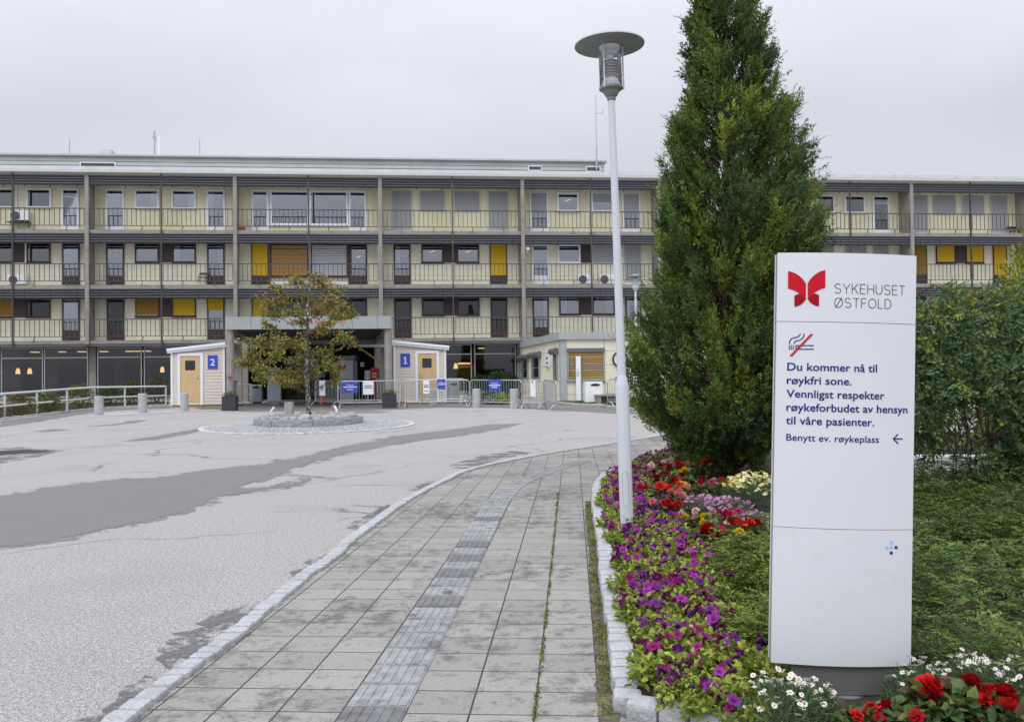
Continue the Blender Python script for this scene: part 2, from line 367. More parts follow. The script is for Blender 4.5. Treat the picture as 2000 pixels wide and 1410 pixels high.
# ================================================================== GROUND
def asphalt_mat(name, base, dark, crack=True, sp=.75):
    mt = bpy.data.materials.new(name); mt.use_nodes = True; t = mt.node_tree; b = t.nodes['Principled BSDF']
    b.inputs['Roughness'].default_value = .88; b.inputs['Specular IOR Level'].default_value = .3
    tc = N(t, 'ShaderNodeTexCoord'); o = tc.outputs['Object']
    n1 = N(t, 'ShaderNodeTexNoise'); n1.inputs['Scale'].default_value = 95; n1.inputs['Detail'].default_value = 3; n1.inputs['Roughness'].default_value = .8; L(t, o, n1.inputs['Vector'])
    r1 = N(t, 'ShaderNodeMapRange'); r1.inputs[1].default_value = .34; r1.inputs[2].default_value = .66; r1.inputs[3].default_value = 1-sp; r1.inputs[4].default_value = 1+sp; L(t, n1.outputs[0], r1.inputs[0])
    n2 = N(t, 'ShaderNodeTexNoise'); n2.inputs['Scale'].default_value = .55; n2.inputs['Detail'].default_value = 7; n2.inputs['Roughness'].default_value = .62; L(t, o, n2.inputs['Vector'])
    r2 = N(t, 'ShaderNodeMapRange'); r2.inputs[1].default_value = .5; r2.inputs[2].default_value = .78; r2.inputs[4].default_value = .75; L(t, n2.outputs[0], r2.inputs[0])
    mx = N(t, 'ShaderNodeMixRGB'); mx.inputs[1].default_value = (*base, 1); mx.inputs[2].default_value = (*dark, 1); L(t, r2.outputs[0], mx.inputs[0])
    n4 = N(t, 'ShaderNodeTexNoise'); n4.inputs['Scale'].default_value = 34; n4.inputs['Detail'].default_value = 4; n4.inputs['Roughness'].default_value = .75; L(t, o, n4.inputs['Vector'])
    r4 = N(t, 'ShaderNodeMapRange'); r4.inputs[1].default_value = .36; r4.inputs[2].default_value = .64; r4.inputs[3].default_value = 1-sp*.36; r4.inputs[4].default_value = 1+sp*.36; L(t, n4.outputs[0], r4.inputs[0])
    v4 = N(t, 'ShaderNodeVectorMath', operation='SCALE'); L(t, mx.outputs[0], v4.inputs[0]); L(t, r4.outputs[0], v4.inputs['Scale']); c = v4.outputs[0]
    if crack:
        nw = N(t, 'ShaderNodeTexNoise'); nw.inputs['Scale'].default_value = .9; nw.inputs['Detail'].default_value = 6; L(t, o, nw.inputs['Vector'])
        va = N(t, 'ShaderNodeVectorMath', operation='MULTIPLY_ADD'); L(t, nw.outputs[1], va.inputs[0]); va.inputs[1].default_value = (1.6, 1.6, 0); L(t, o, va.inputs[2])
        mpg = N(t, 'ShaderNodeMapping'); mpg.inputs['Scale'].default_value = (.16, .30, 0); L(t, va.outputs[0], mpg.inputs[0])
        vo = N(t, 'ShaderNodeTexVoronoi', feature='DISTANCE_TO_EDGE'); L(t, mpg.outputs[0], vo.inputs['Vector']); vo.inputs['Scale'].default_value = 1
        rc = N(t, 'ShaderNodeMapRange'); rc.inputs[1].default_value = .001; rc.inputs[2].default_value = .011; rc.inputs[3].default_value = .75; rc.inputs[4].default_value = 0; L(t, vo.outputs['Distance'], rc.inputs[0])
        nm = N(t, 'ShaderNodeTexNoise'); nm.inputs['Scale'].default_value = .4; L(t, o, nm.inputs['Vector'])
        rm = N(t, 'ShaderNodeMapRange'); rm.inputs[1].default_value = .46; rm.inputs[2].default_value = .58; L(t, nm.outputs[0], rm.inputs[0])
        mm = N(t, 'ShaderNodeMath', operation='MULTIPLY'); L(t, rc.outputs[0], mm.inputs[0]); L(t, rm.outputs[0], mm.inputs[1])
        m3 = N(t, 'ShaderNodeMixRGB'); L(t, mm.outputs[0], m3.inputs[0]); L(t, c, m3.inputs[1]); m3.inputs[2].default_value = (.09, .085, .08, 1); c = m3.outputs[0]
    vs = N(t, 'ShaderNodeVectorMath', operation='SCALE'); L(t, c, vs.inputs[0]); L(t, r1.outputs[0], vs.inputs['Scale']); L(t, vs.outputs[0], b.inputs['Base Color'])
    bp = N(t, 'ShaderNodeBump'); bp.inputs['Strength'].default_value = .6; bp.inputs['Distance'].default_value = .012; L(t, n1.outputs[0], bp.inputs['Height']); L(t, bp.outputs[0], b.inputs['Normal'])
    return mt
def fringe_mat(name, col, lo, hi, scale=14):
    mt = mat(name, col, .9, .35, 60, .4, 60); t = mt.node_tree; tc = N(t, 'ShaderNodeTexCoord')
    n1 = N(t, 'ShaderNodeTexNoise'); n1.inputs['Scale'].default_value = scale; n1.inputs['Detail'].default_value = 9; n1.inputs['Roughness'].default_value = .8; L(t, tc.outputs['Object'], n1.inputs['Vector'])
    n2 = N(t, 'ShaderNodeTexNoise'); n2.inputs['Scale'].default_value = scale*.14; L(t, tc.outputs['Object'], n2.inputs['Vector'])
    ad = N(t, 'ShaderNodeMath', operation='MULTIPLY_ADD'); L(t, n2.outputs[0], ad.inputs[0]); ad.inputs[1].default_value = .7; L(t, n1.outputs[0], ad.inputs[2])
    r = N(t, 'ShaderNodeMapRange'); r.inputs[1].default_value = lo; r.inputs[2].default_value = hi; L(t, ad.outputs[0], r.inputs[0])
    tr = N(t, 'ShaderNodeBsdfTransparent'); ms = N(t, 'ShaderNodeMixShader'); L(t, r.outputs[0], ms.inputs[0]); L(t, tr.outputs[0], ms.inputs[1]); L(t, t.nodes['Principled BSDF'].outputs[0], ms.inputs[2]); L(t, ms.outputs[0], t.nodes['Material Output'].inputs[0]); return mt
M['fringe'] = fringe_mat('patch_fringe', (.19, .18, .178), .84, .90)
M['worn'] = fringe_mat('worn_binder', (.135, .132, .128), .80, .95, 20)
def grow(poly, d):
    n = len(poly); ar = sum(poly[i][0]*poly[(i+1) % n][1]-poly[(i+1) % n][0]*poly[i][1] for i in range(n)); sg_ = 1 if ar > 0 else -1; out = []
    for i in range(n):
        a, b, c = Vector(poly[i-1][:2]), Vector(poly[i][:2]), Vector(poly[(i+1) % n][:2]); t_ = (c-a)
        if t_.length < 1e-6: out.append(tuple(b)); continue
        t_.normalize(); out.append((b.x+sg_*t_.y*d, b.y-sg_*t_.x*d))
    return out
M['asphalt'] = asphalt_mat('worn_pale_asphalt', (.335, .319, .305), (.27, .259, .25))
M['asphalt2'] = asphalt_mat('newer_dark_asphalt', (.184, .174, .172), (.165, .157, .155), False, .2)
M['asphalt3'] = asphalt_mat('broken_dark_asphalt', (.15, .148, .146), (.08, .08, .08), False, .4)
M['asphaltold'] = asphalt_mat('old_grey_asphalt', (.17, .163, .155), (.11, .105, .10), True, .25)
M['hole'] = asphalt_mat('pothole_bottom', (.045, .045, .05), (.03, .03, .03), False, .4)

def sheet(name, poly, dz, mtl, jitter=0, seg=.25, step=1.0):
    """a sheet following the ground, dz above it; poly = world points, any simple polygon"""
    P = []
    for a, b in zip(poly, poly[1:]+poly[:1]):
        a = Vector((a[0], a[1])); b = Vector((b[0], b[1])); n = max(1, int((b-a).length/seg)) if jitter else 1
        nr = (b-a).orthogonal().normalized() if (b-a).length else Vector((0, 0))
        for i in range(n):
            q = a.lerp(b, i/n); P.append(q+nr*random.gauss(0, jitter)+(b-a).normalized()*random.gauss(0, jitter*.3) if jitter else q)
    ys = sorted(set([round(p.y, 6) for p in P])); y0, y1 = ys[0], ys[-1]
    ys = sorted(set(ys+[y0+(y1-y0)*i/max(1, int((y1-y0)/step)) for i in range(int((y1-y0)/step))]))
    E = [(a, b) if a.y < b.y else (b, a) for a, b in zip(P, P[1:]+P[:1]) if abs(a.y-b.y) > 1e-7]
    mb = MB(); eps = 1e-6
    X = lambda e, y: e[0].x+(e[1].x-e[0].x)*(y-e[0].y)/(e[1].y-e[0].y)
    for a, b in zip(ys[:-1], ys[1:]):
        if b-a < 1e-5: continue
        mid = (a+b)/2; act = sorted([e for e in E if e[0].y < mid < e[1].y], key=lambda e: X(e, mid))
        for l, r in zip(act[::2], act[1::2]):
            mb.add([(X(l, a), a, gz(a)+dz), (X(r, a), a, gz(a)+dz), (X(r, b), b, gz(b)+dz), (X(l, b), b, gz(b)+dz)], [(0, 1, 2, 3)])
    return structure(mb.build(name, mtl))
G = at_ground
gw = lambda pts: [tuple(G(x, y)) for x, y in pts]
# ground: one sheet out to the horizon
ys = [-300, -60, -20, 0, 10]+[20+i*.5 for i in range(0, 60)]+[52, 60, 90, 200, 600]
mb = MB(); n = len(ys)
V = [(x, y, gz(y)) for y in ys for x in (-500, -60, 0, 60, 500)]
mb.add(V, [(i*5+j, i*5+j+1, (i+1)*5+j+1, (i+1)*5+j) for i in range(n-1) for j in range(4)])
structure(mb.build('ground', M['asphalt'], smooth=False))
# patches of other asphalt
main_patch = gw([(-500, 1060), (0, 972), (134, 948), (250, 934), (313, 934), (371, 923), (447, 914), (500, 909), (558, 900), (625, 885), (704, 867), (773, 852), (903, 837), (960, 829), (1015, 827), (1002, 832), (903, 850), (808, 860.5), (704, 880), (652, 891), (572, 914), (469, 950), (480, 956), (572, 944), (603, 932), (608, 936), (572, 949), (473, 962), (415, 972), (393, 988), (313, 1010), (223, 1030), (134, 1048), (45, 1066), (0, 1068), (-500, 1160)])
sheet('asphalt_patch', main_patch, .004, M['asphalt2'], .03, .07)
sheet('patch_fringe', grow(main_patch, .16), .0025, M['fringe'], .05, .1)
for pl in [[(236, 862), (300, 852), (340, 845), (392, 836), (402, 840), (352, 851), (300, 860)], [(66, 842), (100, 838), (120, 837.5), (136, 840), (100, 843), (80, 844)], [(160, 834), (232, 827), (250, 822), (290, 820), (270, 825), (220, 831)],
           [(640, 803), (700, 801), (765, 804), (745, 806.5), (700, 807)], [(505, 801), (545, 800), (548, 803), (510, 803.5)]]:
    sheet('patch_fringe', gw(pl), .003, M['fringe'], .03, .1); sheet('asphalt_patch', grow(gw(pl), -.06), .005, M['asphalt2'], .03, .1)
for pl in [[(325, 1265), (365, 1240), (405, 1224), (430, 1200), (480, 1183), (530, 1165), (480, 1203), (425, 1246), (378, 1276), (335, 1305)], [(300, 1325), (330, 1318), (262, 1366), (205, 1408), (185, 1406), (235, 1372)], [(560, 1130), (610, 1105), (640, 1083), (655, 1070), (585, 1121)],
           [(880, 912), (912, 900), (950, 889), (1010, 880), (1030, 884), (960, 900), (905, 917)], [(690, 1030), (720, 1010), (770, 985), (760, 992), (700, 1036)], [(805, 958), (850, 938), (862, 939), (818, 960)]]:
    sheet('worn_asphalt', grow(gw(pl), .06), .004, M['worn'], .03, .06)
sheet('pothole_rim', gw([(-40, 892), (0, 876), (40, 873), (90, 878), (125, 880), (90, 888), (50, 897), (0, 905), (-40, 906)]), .004, M['worn'], .05, .08)
sheet('pothole', gw([(-40, 886), (5, 880.5), (40, 879), (75, 879), (98, 881.5), (70, 884), (35, 886.5), (0, 889), (-40, 891)]), .008, M['hole'], .03, .1)
sheet('old_asphalt', gw([(380, 797), (420, 792), (500, 787), (620, 785), (760, 785), (900, 785), (1010, 787), (1100, 787), (1200, 797), (1260, 800), (1300, 812), (1200, 808), (1100, 802), (1000, 796.5), (860, 796), (780, 800), (700, 802.5), (560, 804), (480, 804), (400, 801)]), .004, M['asphaltold'], .04, .3)
sheet('old_asphalt', gw([(0, 822), (72, 813), (140, 803), (184, 799), (330, 793), (335, 797), (240, 801), (190, 806), (150, 811), (60, 826), (0, 834)]), .004, M['asphaltold'], .03, .3)
sheet('sett_strip', gw([(165, 815), (205, 813), (280, 808), (360, 804.5), (430, 802), (430, 800), (360, 801.5), (280, 804), (200, 808)]), .008, M['granite'], .01, .2)
sheet('sett_strip', gw([(840, 799.5), (960, 801), (1050, 803), (1050, 801.5), (960, 799), (840, 797.8)]), .008, M['granite'], .01, .2)

# kerb of granite setts between road and pavement
def setts(name, line, w, h, step, z0, seed=1, gap=.012, taper=None, mtl=None):
    pts = resample(smooth_line(line, 12), .02); mb = MB(); r = random.Random(seed); i = 0
    while i < len(pts)-3:
        k = max(3, int(step*r.uniform(.75, 1.3)/.02)); j = min(i+k, len(pts)-1)
        a, b = pts[i], pts[j]; c = (a+b)/2; d = (b-a); ln = d.length; d.normalize(); nrm = Vector((-d.y, d.x, 0)); i = j
        V = wobble(STV, .035, r.randrange(9999)); ww = w*r.uniform(.86, 1.1)
        sk = r.uniform(-.06, .06)
        z = gz(c.y)+z0; hz = h*r.uniform(.9, 1.08)
        P = [c+d*((v[0]*(ln-gap)/2)+sk*v[1]*w)+nrm*(v[1]*ww/2+r.uniform(-.002, .002))+Vector((0, 0, z-c.z+v[2]*hz-hz*.15)) for v in V]
        mb.add(P, STF)
    o = mb.build(name, mtl or M['granite'], smooth=True); return structure(o)
kerb_px = [(120, 1478), (210, 1410), (263.6, 1369.6), (330.6, 1320.5), (393, 1276), (446.7, 1238), (491, 1200), (536, 1164), (585, 1124), (634, 1093), (669, 1060), (730, 1016), (773, 986), (816, 962), (859.5, 940.6), (898, 923), (946, 910), (989, 901), (1054, 888.7), (1119, 878), (1205.5, 865), (1260, 856), (1330, 845), (1420, 834), (1560, 820)]
kerb_l = [G(*p) for p in kerb_px]
kc = []
for i, p in enumerate(kerb_l):
    d = (kerb_l[min(i+1, len(kerb_l)-1)]-kerb_l[max(i-1, 0)]); d.z = 0; d.normalize(); kc.append(p+Vector((d.y, -d.x, 0))*.06)
setts('road_kerb', kc, .118, .03, .135, .012, 3)
# pavement of square concrete slabs
def paving_mat():
    mt = bpy.data.materials.new('concrete_slabs'); mt.use_nodes = True; t = mt.node_tree; b = t.nodes['Principled BSDF']; b.inputs['Roughness'].default_value = .85; b.inputs['Specular IOR Level'].default_value = .3
    tc = N(t, 'ShaderNodeTexCoord'); o = tc.outputs['Object']
    mpn = N(t, 'ShaderNodeMapping'); mpn.inputs['Rotation'].default_value = (0, 0, math.atan(.069)); mpn.inputs['Location'].default_value = (1.053, .10, 0); L(t, o, mpn.inputs[0])
    nw = N(t, 'ShaderNodeTexNoise'); nw.inputs['Scale'].default_value = 9; nw.inputs['Detail'].default_value = 3; L(t, o, nw.inputs['Vector'])
    nv = N(t, 'ShaderNodeVectorMath', operation='MULTIPLY_ADD'); L(t, nw.outputs[1], nv.inputs[0]); nv.inputs[1].default_value = (.008, .008, 0); L(t, mpn.outputs[0], nv.inputs[2])
    br = N(t, 'ShaderNodeTexBrick', offset=0.0); br.inputs['Scale'].default_value = 1; br.inputs['Brick Width'].default_value = .29; br.inputs['Row Height'].default_value = .285
    br.inputs['Mortar Size'].default_value = .0052; br.inputs['Mortar Smooth'].default_value = .25; br.inputs['Color1'].default_value = (.30, .287, .264, 1); br.inputs['Color2'].default_value = (.245, .235, .215, 1); br.inputs['Mortar'].default_value = (.042, .040, .033, 1)
    L(t, nv.outputs[0], br.inputs['Vector'])
    n2 = N(t, 'ShaderNodeTexNoise'); n2.inputs['Scale'].default_value = 6.5; n2.inputs['Detail'].default_value = 10; n2.inputs['Roughness'].default_value = .78; L(t, o, n2.inputs['Vector'])
    n2b = N(t, 'ShaderNodeTexNoise'); n2b.inputs['Scale'].default_value = .7; n2b.inputs['Detail'].default_value = 3; L(t, o, n2b.inputs['Vector'])
    ad = N(t, 'ShaderNodeMath', operation='MULTIPLY_ADD'); L(t, n2b.outputs[0], ad.inputs[0]); ad.inputs[1].default_value = .5; L(t, n2.outputs[0], ad.inputs[2])
    r2 = N(t, 'ShaderNodeMapRange'); r2.inputs[1].default_value = .74; r2.inputs[2].default_value = .88; r2.inputs[4].default_value = .78; L(t, ad.outputs[0], r2.inputs[0])
    mx = N(t, 'ShaderNodeMixRGB'); L(t, r2.outputs[0], mx.inputs[0]); L(t, br.outputs[0], mx.inputs[1]); mx.inputs[2].default_value = (.085, .08, .072, 1)
    n1 = N(t, 'ShaderNodeTexNoise'); n1.inputs['Scale'].default_value = 130; n1.inputs['Detail'].default_value = 2; L(t, o, n1.inputs['Vector'])
    r1 = N(t, 'ShaderNodeMapRange'); r1.inputs[1].default_value = .3; r1.inputs[2].default_value = .7; r1.inputs[3].default_value = .82; r1.inputs[4].default_value = 1.18; L(t, n1.outputs[0], r1.inputs[0])
    vs = N(t, 'ShaderNodeVectorMath', operation='SCALE'); L(t, mx.outputs[0], vs.inputs[0]); L(t, r1.outputs[0], vs.inputs['Scale']); L(t, vs.outputs[0], b.inputs['Base Color'])
    sb = N(t, 'ShaderNodeMath', operation='MULTIPLY_ADD'); L(t, br.outputs[1], sb.inputs[0]); sb.inputs[1].default_value = -1.5; L(t, n1.outputs[0], sb.inputs[2])
    bp = N(t, 'ShaderNodeBump'); bp.inputs['Strength'].default_value = .5; bp.inputs['Distance'].default_value = .006; L(t, sb.outputs[0], bp.inputs['Height']); L(t, bp.outputs[0], b.inputs['Normal'])
    return mt
M['paving'] = paving_mat()
bed_px = [(1200, 1397), (1194, 1323), (1185, 1246), (1176, 1180), (1169, 1123), (1165, 1060), (1157, 1010), (1155, 980), (1158, 957), (1168, 941), (1182, 930), (1207, 919), (1240, 905), (1270, 892), (1300, 884), (1330, 877), (1400, 866), (1500, 858), (1700, 850)]
bed_l = [G(*p) for p in bed_px]
pav = [tuple(p) for p in kerb_l] + gw([(1900, 795), (2600, 800), (2600, 1500), (1300, 1600), (400, 1600)])
sheet('pavement', pav, .005, M['paving'], 0, step=.8)
# tactile guide strip
le = smooth_line([G(*p) for p in [(560, 1560), (656, 1410), (792, 1217), (877, 1094), (938, 995), (985, 945), (1054, 921), (1097, 908), (1135, 899)]], 14)
ri = smooth_line([G(*p) for p in [(706, 1560), (786, 1410), (898, 1181), (965, 1038), (1003, 970), (1033, 949), (1080, 925), (1115, 913), (1150, 905)]], 14)
cl = resample([(a+b)/2 for a, b in zip(le, ri)], .285)
mb = MB(); colr = []; rr = random.Random(5)
for i, (a, b) in enumerate(zip(cl[:-1], cl[1:])):
    d = (b-a).normalized(); nrm = Vector((d.y, -d.x, 0)); c = (a+b)/2; ln = (b-a).length-.006
    v = (.25 if i < 18 else .268)*rr.uniform(.92, 1.08); v = v*.6 if i in (2, 9, 12, 14, 16, 21) else v
    z = Vector((0, 0, gz(c.y)+.007-c.z)); mb.obox(c+z, d*ln/2, nrm*.143, (0, 0, .003)); colr += [(v*.98, v*.975, v*.985)]*6
    for k in range(6):
        mb.obox(c+z+nrm*(-.118+.047*k)+Vector((0, 0, .005)), d*ln*.46, nrm*.016, (0, 0, .0015)); colr += [(v*1.0, v*.995, v*1.0)]*6
o = mb.build('tactile_strip', mat('tactile_slab', (.2, .2, .2), .85, .3, 14, .3, 90, attr='Col', col2=(.10, .097, .09), c2scale=5, c2lo=.55, c2hi=.7)); structure(o)
a = o.data.color_attributes.new('Col', 'FLOAT_COLOR', 'CORNER'); cc = np.array(colr, np.float32)
lt = np.concatenate([np.repeat(cc[p.index][None], p.loop_total, 0) for p in o.data.polygons]); a.data.foreach_set('color', np.c_[lt, np.ones(len(lt))].astype(np.float32).ravel())
# flower bed: soil and granite kerb
bedpoly = [tuple(p+Vector((.06, 0, 0))) for p in bed_l] + gw([(2600, 852), (2600, 1600), (1800, 1505), (1560, 1460), (1400, 1425), (1300, 1404), (1222, 1390)])
BZ = .045
sheet('flower_bed_soil', bedpoly, BZ, M['soil'], 0, step=.5)
bl = []
for i, p in enumerate(bed_l[:13]):
    d = (bed_l[i+1]-bed_l[max(i-1, 0)]); d.z = 0; d.normalize(); bl.append(p+Vector((d.y, -d.x, 0))*.062)
setts('bed_kerb', bl, .125, .05, .15, .04, 11, .012)
setts('bed_kerb', [G(*p) for p in [(1226, 1394), (1300, 1408), (1400, 1430), (1560, 1465), (1800, 1510), (2300, 1580)]], .13, .05, .17, .04, 12)
# mossy joint and mossy gutter
def moss(name, line, w, n, z0, seed, dirt=True):
    r = np.random.default_rng(seed); pts = resample(smooth_line(line, 10), .02); P = np.array([tuple(pts[i]) for i in r.integers(0, len(pts)-1, n)])
    P[:, 0] += r.normal(0, w, n); P[:, 1] += r.normal(0, .02, n); P[:, 2] = z0
    clump = np.sin(P[:, 1]*9+r.uniform(0, 6))+np.sin(P[:, 1]*23)*.7; keep = clump+r.normal(0, .7, n) > -.1; P = P[keep]; n = len(P)
    D = r.normal(size=(n, 3)); D[:, 2] = np.abs(D[:, 2])*.8+.2; Nn = np.tile([0, 0, 1.], (n, 1))+r.normal(0, .3, (n, 3))
    V, F = blades(P, D, Nn, r.uniform(.008, .022, n), r.uniform(.005, .012, n))
    c = np.array([(.20, .22, .02), (.12, .15, .02), (.26, .25, .035), (.08, .06, .03)])[r.integers(0, 4, n)]*r.uniform(.7, 1.2, (n, 1))
    o = link_mesh(name, np_mesh(name, V, F, M['leaf'], rep4(c))); o['kind'] = 'stuff'; return o
moss('moss', [G(1040, 1440), G(1045, 1401), G(1067, 1206), G(1082, 1055), G(1090, 960)], .004, 2600, .006, 1)
moss('moss', [p+Vector((-.035, 0, 0)) for p in bed_l[:8]], .018, 5200, .006, 2)
gut = []
gl_ = [tuple(p+Vector((-.075, 0, 0))) for p in bed_l[:8]]; gr_ = [tuple(p+Vector((.03, 0, 0))) for p in bed_l[:8]]
sheet('mossy_gutter', [tuple(G(1165, 1440))]+gl_+gr_[::-1]+[tuple(G(1205, 1440))], .009, mat('gutter_dirt', (.075, .062, .05), .95, .5, 40, .8, 60, col2=(.14, .14, .04), c2scale=9), .006, .06)

# ================================================================== HOSPITAL BUILDING
ROT = math.radians(5.5); DW = 1.1; B = Frame((0, 51, 0), ROT)
bld = thing('hospital_building', 'long pale yellow three storey hospital block with balconies and dark slatted sunshades', 'building', B.o, ROT)
ax = lambda px, py, d=0: B.at(px, py, d)[0]
zz = lambda px, py, d=0: B.at(px, py, d)[1]
XL, XR = ax(-420, 560), ax(2330, 480)
FL = {3: (zz(600, 450.5), zz(600, 457)), 2: (zz(600, 556), zz(600, 563)), 1: (zz(850, 660), zz(850, 666.5))}
RAILT = 1.20; RAILB = .20
colpx = [-415, -120, 171, 460, 743, 1021, 1287, 1533, 1780, 2012, 2230]
colx = [ax(p, 460) for p in colpx]
postpx = [-268, 26, 316, 603, 884, 1154, 1410, 1660, 1895, 2122]
postx = [ax(p, 460) for p in postpx]
ZG = zz(600, 342); ZF = zz(600, 346.5)                        # gutter underside, fascia underside
SK = -.09                                                      # party walls run slightly askew
# inner walls, one per floor
tops = {3: ZF-.02, 2: FL[3][1], 1: FL[2][1]}
for f in (1, 2, 3):
    o = MB().box(XL, XR, DW, DW+.3, FL[f][0], tops[f]).build('wall', M['cream' if f == 3 else 'creamlow'], bld)
    mb = MB()
    mb.box(XL, XR, -.02, DW-.003, FL[f][1], FL[f][0]); mb.build('balcony_slab', M['conc'], bld)
MB().box(XL, XR, .0, 11.5, ZF, ZF+.06).build('roof', M['palemetal'], bld)
MB().box(XL, XR, -.10, -.003, ZF+.002, ZG).build('fascia', M['fascia'], bld)
MB().box(XL, XR, -.34, -.102, ZG-.06, ZG+.06).build('gutter', M['guttermetal'], bld, bevel=.03)
zp0, zp1 = zz(600, 337, -.2), zz(600, 329.5, 0)
mb = MB(); x = XL
pw = ax(347, 333)-ax(300, 333)
while x < XR:
    mb.add([(x+.012, -.30, zp0-.02), (x+pw-.012, -.30, zp0-.02), (x+pw-.012, .0, zp1), (x+.012, .0, zp1), (x+.012, .5, zp1+.01), (x+pw-.012, .5, zp1+.01)], [(0, 1, 2, 3), (3, 2, 5, 4)]); x += pw
mb.add([(XL, -.29, zp0-.03), (XR, -.29, zp0-.03), (XR, .008, zp1-.012), (XL, .008, zp1-.012)], [(0, 1, 2, 3)], 1)
mb.build('roof_parapet', [M['palemetal'], M['steelgrey']], bld)
# columns with party walls, posts, railings, sunshades
for i, x in enumerate(colx):
    mb = MB(); w = .105; zb = FL[1][1]-.02
    mb.box(x-w, x+w, -.14, .10, zb, ZF-.003)
    mb.build('column', M['conc'], bld)
    mb = MB()
    for f in (1, 2, 3):
        z0, z1 = FL[f][0]+.002, tops[f]-.003
        mb.prism([(x-.07, .102, z0), (x+.07, .102, z0), (x+.07+SK*DW, DW-.004, z0), (x-.07+SK*DW, DW-.004, z0)], (0, 0, z1-z0))
    mb.build('party_wall', M['conc'], bld)
for x in postx:
    MB().box(x-.038, x+.038, -.13, -.03, FL[1][1]-.1, ZF+.12).build('post', M['rail'], bld)
seg = []
allx = sorted([(x, .115) for x in colx]+[(x, .06) for x in postx])
for (a, wa), (b, wb) in zip(allx[:-1], allx[1:]): seg.append((a+wa, b-wb))
for f in (1, 2, 3):
    for a, b in seg:
        z = FL[f][0]; mb = MB(); y = -.085
        mb.box(a+.02, b-.02, y-.03, y+.03, z+RAILT-.045, z+RAILT); mb.box(a+.02, b-.02, y-.02, y+.02, z+RAILB, z+RAILB+.035)
        nb = max(8, round((b-a)/.262))
        for k in range(nb+1):
            xx = a+.04+(b-a-.08)*k/nb; mb.box(xx-.014, xx+.014, y-.014, y+.014, z+RAILB+.03, z+RAILT-.04)
        for xx in (a+(b-a)*.28, a+(b-a)*.74): mb.obox((xx, y+.02, z+.09), (.022, 0, 0), (0, .02, 0), (.03, .03, .12))
        mb.build('railing', M['rail'], bld)
        zt = tops[f]-.02 if f < 3 else ZF-.02
        mb = MB()
        for k in range(4):
            zc = zt-.075-k*.145; mb.obox((( a+b)/2, -.02, zc), ((b-a)/2-.005, 0, 0), (0, .02, 0), (0, -.012, .052)); mb.obox((( a+b)/2, -.045, zc+.060), ((b-a)/2-.005, 0, 0), (0, .045, .004), (0, 0, .008), 1)
        for xx in (a+.5, (a+b)/2, b-.5): mb.box(xx-.02, xx+.02, .062, .10, zt-.62, zt)
        mb.build('sunshade', [M['louvre'], M['louvre_skylit']], bld)
